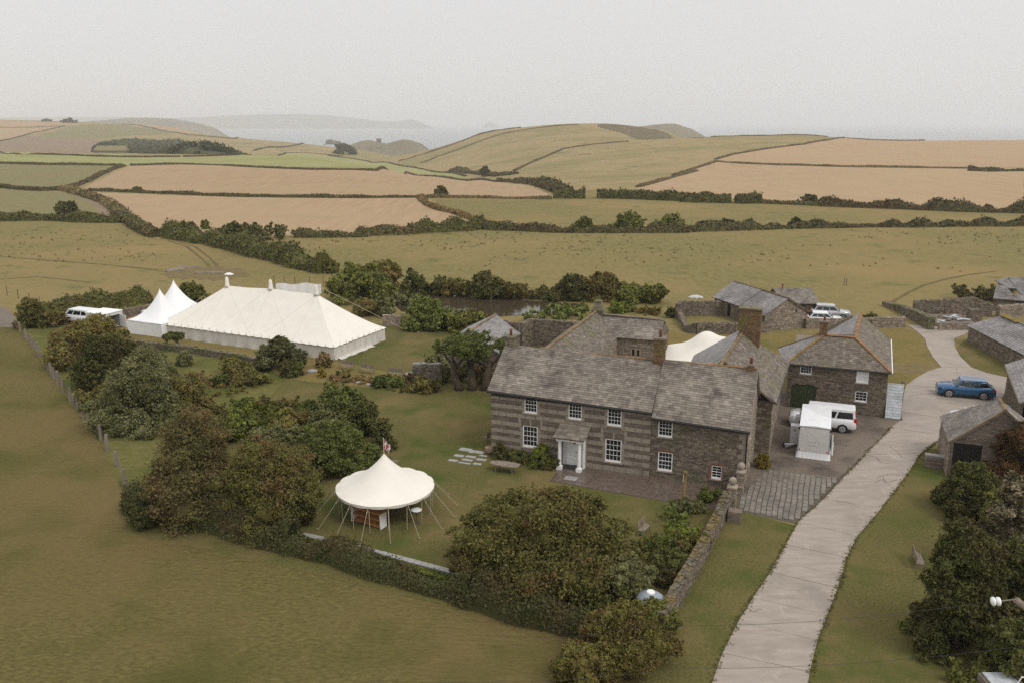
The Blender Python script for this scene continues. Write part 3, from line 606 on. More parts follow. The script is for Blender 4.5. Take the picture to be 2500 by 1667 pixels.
M['slate_moss'] = nmat('lichened_slate', (0.116, 0.095, 0.076), (0.193, 0.162, 0.133), 2.5, (0.143, 0.127, 0.076), .5, (.46, .66), isl=.30, bump=.012, rough=.7, c4=(0.389, 0.364, 0.330), s4=2.4, t4=(.665, .72))
M['ridge_red'] = nmat('terracotta_ridge_tile', (.20, .095, .052), (.30, .155, .09), 5, (.22, .165, .06), .9, (.45, .62), isl=.22)
M['ridge_lichen'] = nmat('lichened_ridge_tile', (.16, .105, .050), (.26, .175, .075), 6, (.12, .095, .07), 1.2, (.45, .62), isl=.22)
M['ridge_grey'] = nmat('grey_ridge_tile', (.15, .125, .10), (.24, .20, .165), 6, isl=.2)
M['white'] = plain('white_paint', (.83, .825, .81), .4)
M['glass'] = plain('window_glass', (.010, .011, .013), .08, .6)
M['black'] = plain('black_cast_iron', (.014, .013, .012), .4)
M['brick'] = nmat('mossy_brick', (.13, .075, .045), (.20, .115, .07), 6, (.14, .12, .04), .8, (.46, .64), isl=.25, bump=.012)
M['pot'] = nmat('clay_chimney_pot', (.19, .09, .06), (.27, .135, .09), 5)
M['darkgreen'] = nmat('dark_green_painted_board', (0.036, 0.047, 0.021), (0.055, 0.068, 0.031), 3, isl=.15, rough=.6)
class Fr:
    """a vertical face: origin, direction along it, outward normal"""
    def __init__(s, o, u, n): s.o, s.u, s.n = o, u, n
    def p(s, x, d, z): return (s.o[0] + s.u[0] * x + s.n[0] * d, s.o[1] + s.u[1] * x + s.n[1] * d, z)
def stone(mb, fr, x0, x1, z0, z1, d, j=.015):
    r = random.uniform; g = .010
    f_ = [(x0 + g + r(0, j), z0 + g + r(0, j)), (x1 - g - r(0, j), z0 + g + r(0, j)), (x1 - g - r(0, j), z1 - g - r(0, j)), (x0 + g + r(0, j), z1 - g - r(0, j))]
    vs = [fr.p(x, 0, z) for x, z in f_] + [fr.p(x + (.006 if k in (0, 3) else -.006), d, z) for k, (x, z) in enumerate(f_)]
    mb.add(vs, [(4, 5, 6, 7), (0, 1, 5, 4), (1, 2, 6, 5), (2, 3, 7, 6), (3, 0, 4, 7)])
def cut(iv, holes, z0, z1):
    for (hx0, hx1, hz0, hz1) in holes:
        if hz1 <= z0 + .02 or hz0 >= z1 - .02: continue
        nv = []
        for a, b in iv:
            if hx1 <= a or hx0 >= b: nv.append((a, b)); continue
            if hx0 > a: nv.append((a, hx0))
            if hx1 < b: nv.append((hx1, b))
        iv = nv
    return iv
def stone_face(mb, fr, w, z0, top, holes=(), sw=(.18, .5), sh=(.10, .2), depth=(.015, .045), gable=None):
    """irregular courses of separate stones; gable(z) -> usable (x0, x1)"""
    z = z0
    while z < top - .03:
        h = min(random.uniform(*sh), top - z)
        iv = [(0, w)] if gable is None else [gable(z + h * .7)]
        for a, b in cut(iv, holes, z, z + h):
            x = a
            while x < b - .02:
                l = random.uniform(*sw)
                if b - x - l < sw[0] * .6: l = b - x
                stone(mb, fr, x, x + l, z, z + h, random.uniform(*depth)); x += l
        z += h
def clip_poly(poly, cl):
    out_ = poly
    n_ = len(cl)
    for i in range(n_):
        a, b = cl[i], cl[(i + 1) % n_]; inp, out_ = out_, []
        if not inp: return []
        side = lambda q: (b[0] - a[0]) * (q[1] - a[1]) - (b[1] - a[1]) * (q[0] - a[0])
        for k in range(len(inp)):
            p_, q_ = inp[k - 1], inp[k]; sp_, sq = side(p_), side(q_)
            if sq >= 0:
                if sp_ < 0: t = sp_ / (sp_ - sq); out_.append((p_[0] + (q_[0] - p_[0]) * t, p_[1] + (q_[1] - p_[1]) * t))
                out_.append(q_)
            elif sp_ >= 0: t = sp_ / (sp_ - sq); out_.append((p_[0] + (q_[0] - p_[0]) * t, p_[1] + (q_[1] - p_[1]) * t))
    return out_
def roof_face(mb, poly, sw=.30, sh=.19, t=.022, grad=0, thick=.10):
    """convex roof plane (first edge = eave, left to right seen from outside): deck and lapped slates"""
    Pn = [Vector(q) for q in poly]; u = (Pn[1] - Pn[0]).normalized(); n_ = u.cross(Pn[2] - Pn[0]).normalized()
    if n_.z < 0: n_ = -n_
    w_ = n_.cross(u); o_ = Pn[0]
    if w_.z < 0: w_ = -w_
    cl = [((q - o_).dot(u), (q - o_).dot(w_)) for q in Pn]
    ar = sum(cl[i][0] * cl[(i + 1) % len(cl)][1] - cl[(i + 1) % len(cl)][0] * cl[i][1] for i in range(len(cl)))
    if ar < 0: cl = cl[::-1]
    X = lambda x, y, d: tuple(o_ + u * x + w_ * y + n_ * d)
    k = len(cl); mb.add([X(x, y, 0) for x, y in cl] + [X(x, y, -thick) for x, y in cl], [tuple(range(k)), tuple(range(2 * k - 1, k - 1, -1))] + [(i, k + i, k + (i + 1) % k, (i + 1) % k) for i in range(k)])
    x0, x1 = min(c[0] for c in cl), max(c[0] for c in cl); y0, y1 = min(c[1] for c in cl), max(c[1] for c in cl)
    y, row = y0 - .03, 0
    while y < y1:
        h = sh * (1 - grad * (y - y0) / max(y1 - y0, .1)); x = x0 - random.uniform(0, sw)
        while x < x1:
            l = sw * random.uniform(.7, 1.3); dz = random.uniform(-.004, .004)
            q = clip_poly([(x + .006, y), (x + l - .006, y), (x + l - .006, y + h * 1.02), (x + .006, y + h * 1.02)], cl) if y >= y0 else clip_poly([(x + .006, max(y, y0)), (x + l - .006, max(y, y0)), (x + l - .006, y + h), (x + .006, y + h)], cl)
            x += l
            if len(q) < 3: continue
            yy = max(y, y0); top_ = [X(a, b, .006 + (t + dz) * max(0, 1 - (b - yy) / h)) for a, b in q]; b0 = len(mb.v); mb.v += top_; mb.f.append(tuple(b0 + i for i in range(len(q))))
            for i in range(len(q)):
                a, b = q[i], q[(i + 1) % len(q)]
                if abs(a[1] - yy) < .004 and abs(b[1] - yy) < .004:
                    c0 = len(mb.v); mb.v += [X(a[0], a[1], 0), X(b[0], b[1], 0)]; mb.f.append((c0, c0 + 1, b0 + (i + 1) % len(q), b0 + i))
        y += h; row += 1
def ridge_line(mb, a, b, w_=.15, h=.09, seg=.42):
    """half-round tiles butted along a line"""
    a, b = Vector(a), Vector(b); d = b - a; L_ = d.length; d.normalize(); s = Vector((0, 0, 1)).cross(d).normalized(); up = d.cross(s)
    if up.z < 0: up = -up
    n_ = max(1, int(L_ / seg))
    for i in range(n_):
        p0 = a + d * (L_ * i / n_ + .008); p1 = a + d * (L_ * (i + 1) / n_ - .008); j = random.uniform(-.012, .012); vs = []
        for q in (p0, p1):
            for th in (-100, -55, 0, 55, 100): vs.append(tuple(q + s * math.sin(R(th)) * w_ + up * (math.cos(R(th)) * h + j + .02)))
        mb.add(vs, [(k, k + 1, k + 6, k + 5) for k in range(4)] + [(4, 3, 2, 1, 0), (5, 6, 7, 8, 9)])
def window(parent, fr, x0, x1, z0, z1, cols=4, rows=4, sill=True, off=(0, 0, 0), rec=.10, blind=False, wname='window'):
    """timber sash: frame, glazing bars, glass, stone sill"""
    def bx(mb, a, b, d0, d1, c, d):
        vs = [fr.p(x, dd, z) for z in (c, d) for dd in (d0, d1) for x in (a, b)]
        mb.add(vs, [(0, 2, 3, 1), (4, 5, 7, 6), (0, 1, 5, 4), (2, 6, 7, 3), (0, 4, 6, 2), (1, 3, 7, 5)])
    fw = .058 * min(1, (x1 - x0)); mb = MB(); zb = z0 + .13 * min(1, z1 - z0)
    bx(mb, x0, x0 + fw, -rec, .012, z0, z1); bx(mb, x1 - fw, x1, -rec, .012, z0, z1)
    bx(mb, x0 + fw, x1 - fw, -rec, .012, z1 - .05, z1); bx(mb, x0 + fw, x1 - fw, -rec, .02, z0, zb)
    wi = mb.build(wname, M['white'], parent, off=off)
    a, b, c, d = x0 + fw, x1 - fw, zb, z1 - .05
    mb = MB(); bx(mb, a, b, -rec, -.06, c, d); mb.build('glass', M['white'] if blind else M['glass'], wi)
    wi.children[-1].location = tuple(-q for q in off)
    mb = MB(); bw = .009
    for k in range(1, cols): x = a + (b - a) * k / cols; bx(mb, x - bw, x + bw, -.062, -.030, c, d)
    for k in range(1, rows):
        z = c + (d - c) * k / rows; t = .017 if k == rows // 2 and rows > 3 else bw
        bx(mb, a, b, -.06, -.028 if t == bw else -.02, z - t, z + t)
    g_ = mb.build('glazing_bars', M['white'], wi); g_.location = tuple(-q for q in off)
    if sill:
        mb = MB(); bx(mb, x0 - .1, x1 + .1, -.02, .09, z0 - .09, z0 - .002); s_ = mb.build('sill', M['rubble_pale'], wi); s_.location = tuple(-q for q in off)
    return wi
def core(mb, poly, z0, z1): mb.prism(poly, z0, z1)
def chimney(parent, c, wx, wy, z0, z1, mat, pots=1, cap='ridge_grey', off=(0, 0, 0), potr=.11, poth=.42):
    mb = MB(); x0, x1, y0, y1 = c[0] - wx / 2, c[0] + wx / 2, c[1] - wy / 2, c[1] + wy / 2
    mb.box(x0 + .02, x1 - .02, y0 + .02, y1 - .02, z0, z1)
    for fr, w_ in ((Fr((x0, y0 + .02), (1, 0), (0, -1)), wx), (Fr((x1 - .02, y0), (0, 1), (1, 0)), wy), (Fr((x0 + .02, y0), (0, 1), (-1, 0)), wy)):
        z = z0
        while z < z1 - .05:
            h = .16 if mat != 'ashlar' else .30; x = 0; h = min(h, z1 - z)
            while x < w_ - .01:
                l = random.uniform(.22, .42); l = w_ - x if w_ - x - l < .14 else l
                stone(mb, fr, x, x + l, z, z + h, .03, .006); x += l
            z += h
    ch = mb.build('chimney', M[mat], parent, off=off)
    mb = MB().box(x0 - .06, x1 + .06, y0 - .06, y1 + .06, z1, z1 + .12); k = mb.build('chimney_cap', M[cap], ch); k.location = tuple(-q for q in off)
    for i in range(pots):
        px_ = c[0] + (i - (pots - 1) / 2) * (wx / max(pots, 1)); mb = MB().lathe((px_, c[1], z1 + .12), [(potr, 0), (potr * .85, poth * .8), (potr * 1.1, poth * .85), (potr * 1.05, poth), (potr * .7, poth), (potr * .7, poth * .9)], 10)
        q = mb.build('chimney_pot', M['pot'], ch, smooth=True); q.location = tuple(-q2 for q2 in off)
    return ch
def dup_part(o, parent, dx=0, dy=0): return share(o, parent, (o.location.x + dx, o.location.y + dy, o.location.z))

# wheel tracks worn into the grass
M['track'] = nmat('worn_grass_track', (.105, .085, .036), (.15, .122, .055), 1.5, spec=.03)
def strip(name, mat, pts, w_, z=.02):
    Q = [P(*q) for q in pts]; mb = MB(); n_ = 6; R_ = []
    for i in range(len(Q) - 1):
        for k in range(n_): R_.append(lerp2(Q[i], Q[i + 1], k / n_))
    R_.append(Q[-1]); rg = random.Random(len(pts)); S = []
    for i, q in enumerate(R_):
        a, b = R_[max(i - 1, 0)], R_[min(i + 1, len(R_) - 1)]; L_ = math.dist(a, b) or 1; nn = (-(b[1] - a[1]) / L_, (b[0] - a[0]) / L_); h = w_ * rg.uniform(.3, .65)
        S.append(((q[0] - nn[0] * h, q[1] - nn[1] * h, z), (q[0] + nn[0] * h, q[1] + nn[1] * h, z)))
    for s0, s1 in zip(S, S[1:]): mb.poly([s0[0], s1[0], s1[1], s0[1]])
    return mb.build(name, M[mat], kind='structure')
strip('wheel_track', 'track', [(410, 588), (455, 602), (495, 634), (520, 660)], .5); strip('wheel_track', 'track', [(432, 590), (475, 602), (512, 630), (540, 660)], .5)
strip('wheel_track', 'track', [(-20, 625), (120, 636), (250, 646), (390, 660)], .8); strip('wheel_track', 'track', [(-20, 684), (90, 676), (220, 690)], .5)
strip('foot_path', 'track', [(2172, 742), (2215, 716), (2255, 697), (2305, 683), (2360, 672), (2430, 663)], .6)
# ------------------------------------------------------------------ wall faces with openings
def wall_face(parent, fr, w, z0, top, holes=(), mat='rubble', off=(0, 0, 0), gable=None, rec=.12, backing='mortar', **kw):
    """mortar backing with reveals + separate stones"""
    mb = MB(); zs = sorted({z0, top} | {h[2] for h in holes if z0 < h[2] < top} | {h[3] for h in holes if z0 < h[3] < top})
    if gable is not None: zs = sorted(set(zs) | {z0 + (top - z0) * k / 12 for k in range(13)})
    for a, b in zip(zs, zs[1:]):
        if gable is None: iv0 = [(0, w)]
        else: iv0 = [gable((a + b) / 2)]
        for x0, x1 in cut(iv0, holes, a, b):
            if gable is None: mb.poly([fr.p(x0, 0, a), fr.p(x1, 0, a), fr.p(x1, 0, b), fr.p(x0, 0, b)])
            else:
                ga, gb = gable(a), gable(b)
                l0 = ga[0] if x0 == iv0[0][0] else x0; l1 = gb[0] if x0 == iv0[0][0] else x0; r0 = ga[1] if x1 == iv0[0][1] else x1; r1 = gb[1] if x1 == iv0[0][1] else x1
                mb.poly([fr.p(l0, 0, a), fr.p(r0, 0, a), fr.p(r1, 0, b), fr.p(l1, 0, b)])
    for (x0, x1, a, b) in holes:
        for p0, p1 in (((x0, a), (x1, a)), ((x1, a), (x1, b)), ((x1, b), (x0, b)), ((x0, b), (x0, a))):
            mb.poly([fr.p(p0[0], 0, p0[1]), fr.p(p1[0], 0, p1[1]), fr.p(p1[0], -rec, p1[1]), fr.p(p0[0], -rec, p0[1])])
    wl = mb.build('wall', M[backing], parent, off=off)
    mb = MB(); stone_face(mb, fr, w, z0, top, holes, gable=gable, **kw)
    s_ = mb.build('wall_stones', M[mat], wl, kind='stuff', off=off); return wl
def gfun(w, ze, zr, xr=None):
    xr = w / 2 if xr is None else xr
    return lambda z: (0, w) if z <= ze else (max(0, xr * (z - ze) / (zr - ze)), min(w, w - (w - xr) * (z - ze) / (zr - ze)))
# ------------------------------------------------------------------ farmhouse
fh = thing('farmhouse', 'long stone farmhouse with banded front, white sash windows and columned porch', 'house', (*O, 0), TH)
FRf = Fr((0, 0), (1, 0), (0, -1)); FRg = Fr((18.3, 0), (0, 1), (1, 0)); FRl = Fr((0, 7), (0, -1), (-1, 0)); FRb = Fr((18.3, 7), (-1, 0), (0, 1))
zl = lambda a: 5.02 - .0225 * a
zr_ = lambda a: 4.46 - .03 * (a - 11.87)
WL = [(2.61, 3.57, 3.60, 4.82), (5.93, 6.90, 3.53, 4.76), (8.77, 9.77, 3.41, 4.66), (2.49, 3.62, .97, 2.60), (8.68, 9.84, .70, 2.39)]
door = (5.50, 7.14, 0, 2.25)
arch = [(2.34, 3.80, 2.60, 3.12), (8.52, 10.0, 2.39, 2.90)]
# pale blocks and dark bands, course by course
mb_d, z, k = MB(), -.3, 0; pale = True
holes = WL + [door] + arch
courses = [(-.3, .40, 1), (.40, .62, 0), (.62, .95, 1), (.95, 1.22, 0), (1.22, 1.54, 1), (1.54, 1.82, 0), (1.82, 2.13, 1), (2.13, 2.42, 0), (2.42, 2.75, 1), (2.75, 3.14, 0), (3.14, 3.46, 1), (3.46, 3.76, 0), (3.76, 4.08, 1), (4.08, 4.38, 0), (4.38, 4.68, 1), (4.68, 4.92, 0)]
mbm = MB(); wl = None
bk = [(0, 11.87)]
zs = sorted({-.3, 4.9} | {h[2] for h in holes if h[2] > -.3} | {h[3] for h in holes if h[3] < 4.9})
for a, b in zip(zs, zs[1:]):
    for x0, x1 in cut(bk, WL + [door], a, b): mbm.poly([(x0, 0, a), (x1, 0, a), (x1, 0, b), (x0, 0, b)])
for (x0, x1, a, b) in WL + [door]:
    for p0, p1 in (((x0, a), (x1, a)), ((x1, a), (x1, b)), ((x1, b), (x0, b)), ((x0, b), (x0, a))):
        mbm.poly([(p0[0], 0, p0[1]), (p1[0], 0, p1[1]), (p1[0], .14, p1[1]), (p0[0], .14, p0[1])])
wl = mbm.build('wall', M['mortar'], fh)
for (z0, z1, pl_) in courses:
    for (x0, x1) in cut([(0, 11.87)], holes, z0, z1):
        x = x0
        if pl_:
            while x < x1 - .02:
                l = random.uniform(.55, 1.05) if x1 - x > 1.4 else (x1 - x if x1 - x < .95 else (x1 - x) / 2)
                mb = MB(); stone(mb, FRf, x, x + l, z0, z1, random.uniform(.028, .036), .004)
                mb.build('ashlar_block', M['ashlar'], fh); x += l
        else:
            for e0, e1 in ((x0, x0 + .22), (x1 - .22, x1)):
                if x1 - x0 > 1.0 and 0.3 < e0 < 11.5: mb = MB(); stone(mb, FRf, e0, e1, z0, z1, .03, .004); mb.build('ashlar_block', M['ashlar'], fh)
            i0, i1 = (x0 + .22 if x0 > .3 and x1 - x0 > 1 else x0), (x1 - .22 if x1 < 11.5 and x1 - x0 > 1 else x1)
            zz = z0
            while zz < z1 - .02:
                h = min(random.uniform(.05, .1), z1 - zz); h = z1 - zz if z1 - zz - h < .035 else h; x = i0
                while x < i1 - .02:
                    l = random.uniform(.15, .5); l = i1 - x if i1 - x - l < .1 else l
                    stone(mb_d, FRf, x, x + l, zz, zz + h, random.uniform(.012, .028), .006); x += l
                zz += h
mb_d.build('stone_bands', M['rubble_dark'], fh, kind='stuff')
for (x0, x1, z0, z1) in arch:          # splayed flat arches over the lower windows
    n_ = 9; cx_ = (x0 + x1) / 2
    for i in range(n_):
        a0, a1 = x0 + .13 + (x1 - x0 - .26) * i / n_, x0 + .13 + (x1 - x0 - .26) * (i + 1) / n_; t0, t1 = x0 + (x1 - x0) * i / n_, x0 + (x1 - x0) * (i + 1) / n_
        g = .008; d = .045 if i == n_ // 2 else .025
        q = [(a0 + g, z0 + .005), (a1 - g, z0 + .005), (t1 - g, z1), (t0 + g, z1)]
        MB().add([(x, 0, z) for x, z in q] + [(x, -d, z) for x, z in q], [(4, 5, 6, 7), (0, 1, 5, 4), (1, 2, 6, 5), (2, 3, 7, 6), (3, 0, 4, 7)]).build('voussoir', M['ashlar'] if i == n_ // 2 else M['rubble_dark'], fh)
for q in WL: window(fh, FRf, *q, rec=.13)
WR = [(12.37, 13.33, 3.04, 4.22), (12.44, 13.43, .55, 1.92), (16.12, 16.78, .48, 1.42)]
FRr = Fr((11.87, .04), (1, 0), (0, -1))
wall_face(fh, FRr, 6.43, -.5, 4.36, [(a - 11.87, b - 11.87, c, d) for a, b, c, d in WR], sw=(.14, .45), sh=(.07, .17))
for i, q in enumerate(WR): window(fh, FRr, q[0] - 11.87, q[1] - 11.87, q[2], q[3], cols=2 if i == 2 else 4, rows=4)
mbq = MB()                             # brick surround of the small window and lower window head
for z in [k * .075 for k in range(13)]: stone(mbq, FRr, 16.0 - 11.87 - .1, 16.12 - 11.87, .48 + z, .48 + z + .075, .05, .002); stone(mbq, FRr, 16.78 - 11.87, 16.9 - 11.87, .48 + z, .48 + z + .075, .05, .002)
for i in range(10): stone(mbq, FRr, 16.05 - 11.87 + .085 * i, 16.05 - 11.87 + .085 * i + .08, 1.43, 1.63, .05, .002)
for i in range(14): stone(mbq, FRr, 12.35 - 11.87 + .085 * i, 12.35 - 11.87 + .085 * i + .08, 1.93, 2.12, .05, .002)
mbq.build('brick_surround', M['pot'], fh)
for i, z in enumerate([-.4 + .36 * k for k in range(13)]):     # dressed corner stones
    l = .55 if i % 2 else .32; mb = MB(); stone(mb, Fr((11.87, .04), (1, 0), (0, -1)), 6.43 - l, 6.47, z, z + .35, .055, .006); mb.build('quoin', M['ashlar'], fh)
GW = [(2.35, 2.75, 2.75, 3.95), (2.35, 2.75, .75, 1.85)]
wall_face(fh, FRg, 7, -.5, 7.35, GW, 'rubble_pale', gable=gfun(7, 4.3, 7.36), sw=(.2, .5), sh=(.1, .2))
for q in GW: window(fh, FRg, *q, cols=2, rows=4)
wall_face(fh, FRl, 7, -.3, 7.3, (), 'rubble', gable=gfun(7, 4.75, 7.32))
MB().poly([(18.2, 6.95, -.3), (.05, 6.95, -.3), (.05, 6.95, 4.5), (18.2, 6.95, 4.5)]).build('rear_wall', M['rubble'], fh)
MB().box(.2, 18.1, .16, 6.8, 0, 4.3).build('interior', M['black'], fh)
mb = MB(); roof_face(mb, [(-.22, -.24, zl(0) + .02), (11.9, -.24, zl(11.9) + .02), (11.9, 3.5, 7.47), (-.16, 3.5, 7.42)], .36, .20, .024, .25)
rl = mb.build('roof', M['slate'], fh, kind='stuff')
mb = MB(); roof_face(mb, [(11.92, -.30, zr_(11.87) - .02), (18.46, -.30, zr_(18.4) - .02), (18.42, 3.5, 7.52), (11.92, 3.5, 7.46)], .40, .21, .024, .25)
mb.build('roof', M['slate'], fh, kind='stuff')
mb = MB(); roof_face(mb, [(18.42, 7.25, 4.3), (-.2, 7.25, 4.55), (-.16, 3.5, 7.42), (18.42, 3.5, 7.52)], .5, .3)
mb.build('roof', M['slate_moss'], fh, kind='stuff')
mb = MB(); ridge_line(mb, (.7, 3.5, 7.44), (11.2, 3.5, 7.48)); mb.build('ridge_tiles', M['ridge_lichen'], fh, kind='stuff')
mb = MB(); ridge_line(mb, (12.0, 3.5, 7.48), (18.35, 3.5, 7.53)); mb.build('ridge_tiles', M['ridge_red'], fh, kind='stuff')
mb = MB(); mb.tube([(18.47, -.3, 4.24), (18.43, 3.5, 7.52)], .05, 5); mb.tube([(18.47, 7.25, 4.3), (18.43, 3.5, 7.52)], .05, 5); mb.build('verge', M['ridge_grey'], fh)
mb = MB(); mb.box(-.2, 11.85, -.12, -.001, 4.64, 4.68); mb.tube([(-.24, -.29, zl(0) - .06), (11.86, -.29, zl(11.9) - .06)], .075, 7); mb.tube([(-.24, -.16, zl(0) - .11), (11.86, -.16, zl(11.9) - .11)], .10, 5); mb.build('gutter', M['black'], fh)
mb = MB(); mb.tube([(11.9, -.34, zr_(11.9) - .10), (18.46, -.34, zr_(18.4) - .10)], .075, 7); mb.tube([(11.9, -.18, zr_(11.9) - .15), (18.46, -.18, zr_(18.4) - .15)], .10, 5); mb.build('gutter', M['black'], fh)
MB().tube([(18.36, -.32, 4.15), (18.30, -.10, 3.9), (18.30, -.10, 2), (18.30, -.10, -.3)], .055, 7).build('downpipe', M['black'], fh)
chimney(fh, (.25, 3.5), .75, .75, 6.8, 8.2, 'mossy', 1, 'mossy', poth=.5)
chimney(fh, (11.6, 3.5), .72, .72, 7.0, 9.05, 'brick', 1, 'ridge_grey', poth=.6)
chimney(fh, (17.95, 3.5), .42, .5, 7.1, 7.75, 'ridge_lichen', 1, 'ridge_grey', poth=.45)
# porch: columns, entablature, slate lid, white back and door
pc = MB().box(5.52, 7.14, .05, .12, 0, 2.3).box(7.16, 7.24, -.5, -.04, 0, 2.36).box(5.4, 5.48, -.5, -.04, 0, 2.36).build('porch_lining', M['white'], fh)
for a in (5.62, 7.06):
    mb = MB().box(a - .19, a + .19, -1.2, -.82, 0, .30).lathe((a, -1.01, .30), [(.17, 0), (.17, .06), (.135, .08), (.13, .9), (.115, 1.78), (.15, 1.82), (.15, 1.88)], 12).box(a - .18, a + .18, -1.19, -.83, 2.18, 2.27)
    mb.build('porch_column', M['white'], fh)
mb = MB().box(5.40, 7.28, -1.24, -.78, 2.27, 2.43).box(5.40, 5.62, -.78, -.04, 2.27, 2.43).box(7.06, 7.28, -.78, -.04, 2.27, 2.43).box(5.30, 7.38, -1.34, -.04, 2.43, 2.52)
mb.build('porch_entablature', M['white'], fh)
mb = MB(); roof_face(mb, [(5.20, -1.42, 2.53), (7.48, -1.42, 2.53), (7.60, -.05, 3.12), (5.34, -.05, 3.12)], .5, .35, .012); mb.build('porch_roof', M['slate'], fh, kind='stuff')
dr_ = MB().box(5.78, 6.74, -.005, .05, .06, 2.1).build('door', M['white'], fh)
MB().box(5.88, 6.22, -.02, -.005, 1.15, 1.95).box(6.30, 6.64, -.02, -.005, 1.15, 1.95).box(5.88, 6.22, -.02, -.005, .2, .95).box(6.30, 6.64, -.02, -.005, .2, .95).build('door_panel', M['white'], dr_)
MB().sphere((6.62, -.05, 1.08), .045).sphere((6.40, -.04, 1.72), .055).build('door_knob', M['black'], dr_)
MB().box(5.75, 6.9, -.85, -.1, .055, .075).build('door_mat', M['black'], None).matrix_world = fh.matrix_world
_o = bpy.context.view_layer; _m = COL.objects['door_mat']; _m.location = (*O, 0); _m.rotation_euler = (0, 0, TH); tag(_m, 'black door mat lying between the white porch columns', 'door mat')
MB().tube([(14.28, -.16, .05), (14.30, -.14, .48), (14.30, .02, .5)], .05, 7).build('waste_pipe', M['white'], fh)
# ------------------------------------------------------------------ hipped wing behind the gable
def bld(name, label, cat, a0, b0):
    return thing(name, label, cat, (*wor(a0, b0), 0), TH), (a0, b0, 0)
wg, of = bld('hipped_wing', 'tall slate-roofed wing with a broad brick chimney behind the farmhouse gable', 'house', 13.1, 7.05)
FW = Fr((18.3, 7.05), (1, 0), (0, -1)); FS = Fr((19.4, 7.05), (0, 1), (1, 0))
wall_face(wg, FW, 1.1, -.3, 4.15, (), 'rubble', off=of, sh=(.15, .3), sw=(.25, .55))
WS = [(4.6, 5.25, 2.6, 3.7), (8.3, 8.7, 1.0, 3.6)]
wall_face(wg, FS, 12.1, -.3, 4.3, WS, 'rubble_pale', off=of)
for q in WS[:1]: window(wg, FS, *q, cols=2, rows=3, off=of)
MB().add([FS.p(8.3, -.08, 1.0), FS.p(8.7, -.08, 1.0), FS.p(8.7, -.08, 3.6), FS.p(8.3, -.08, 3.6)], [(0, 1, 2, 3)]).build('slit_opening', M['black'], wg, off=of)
MB().box(13.2, 19.25, 7.2, 19.0, 0, 4.1).build('interior', M['mortar'], wg, off=of)
mb = MB(); roof_face(mb, [(19.62, 6.8, 4.12), (19.98, 18.3, 4.35), (16.2, 14.4, 7.25), (15.85, 6.0, 7.35)], .34, .2); mb.build('roof', M['slate_moss'], wg, off=of, kind='stuff')
mb = MB(); roof_face(mb, [(12.0, 18.0, 4.2), (12.6, 5.8, 4.6), (15.85, 6.0, 7.35), (16.2, 14.4, 7.25)], .36, .22); mb.build('roof', M['slate_grey'], wg, off=of, kind='stuff')
mb = MB(); roof_face(mb, [(19.98, 18.3, 4.35), (12.0, 18.0, 4.2), (16.2, 14.4, 7.25)], .36, .22); mb.build('roof', M['slate_grey'], wg, off=of, kind='stuff')
mb = MB(); roof_face(mb, [(15.85, 4.2, 6.95), (15.86, 6.4, 7.33), (18.2, 6.9, 5.2), (18.3, 4.6, 6.4)], .34, .2)
mb = MB(); ridge_line(mb, (15.8, 3.6, 7.36), (16.2, 14.4, 7.30), .13); mb.build('ridge_tiles', M['ridge_lichen'], wg, off=of, kind='stuff')
mb = MB(); mb.tube([(19.62, 6.8, 4.16), (18.36, 6.85, 5.05)], .06, 6); mb.tube([(19.66, 6.75, 4.08), (20.02, 18.3, 4.3)], .06, 6); mb.build('gutter', M['black'], wg, off=of)
chimney(wg, (16.75, 15.2), 1.75, .95, 5.6, 9.25, 'brick', 0, 'mossy', off=of)
# ------------------------------------------------------------------ coach house with hipped L-shaped roof
cg, of = bld('coach_house', 'hip-roofed stone coach house with terracotta ridges and a green arched door', 'house', 19.9, 19.15)
FC = Fr((19.9, 19.15), (1, 0), (0, -1)); FCr = Fr((27.78, 19.15), (0, 1), (1, 0))
WC = [(20.86, 21.78, 3.12, 3.93), (25.36, 26.32, 2.80, 3.86), (25.41, 26.35, 1.15, 2.05)]
dh = (.34, 2.40, 0, 2.18)
wall_face(cg, FC, 7.88, -.3, 3.95, [(a - 19.9, b - 19.9, c, d) for a, b, c, d in WC] + [dh], 'rubble', off=of, sh=(.08, .18))
window(cg, FC, .96, 1.88, 3.12, 3.93, 4, 3, off=of); window(cg, FC, 5.46, 6.42, 2.80, 3.86, 4, 4, off=of, blind=True); window(cg, FC, 5.51, 6.45, 1.15, 2.05, 3, 3, off=of)
mb = MB()
for i in range(9):
    x0, x1 = .34 + 2.06 * i / 9, .34 + 2.06 * (i + 1) / 9; zt = lambda x: 2.18 + .28 * math.sqrt(max(0, 1 - ((x - 1.37) / 1.12) ** 2)) - .10
    q = [(x0 + .008, 0), (x1 - .008, 0), (x1 - .008, min(2.17, zt(x1))), (x0 + .008, min(2.17, zt(x0)))]
    MB().add([FC.p(x, -.10, z) for x, z in q] + [FC.p(x, -.04, z) for x, z in q], [(4, 5, 6, 7), (0, 1, 5, 4), (1, 2, 6, 5), (2, 3, 7, 6), (3, 0, 4, 7)]).build('door_board', M['darkgreen'], cg, off=of)
MB().add([FC.p(.34, -.115, 0), FC.p(2.40, -.115, 0), FC.p(2.40, -.115, 2.18), FC.p(.34, -.115, 2.18)], [(0, 1, 2, 3)]).build('door_back', M['black'], cg, off=of)
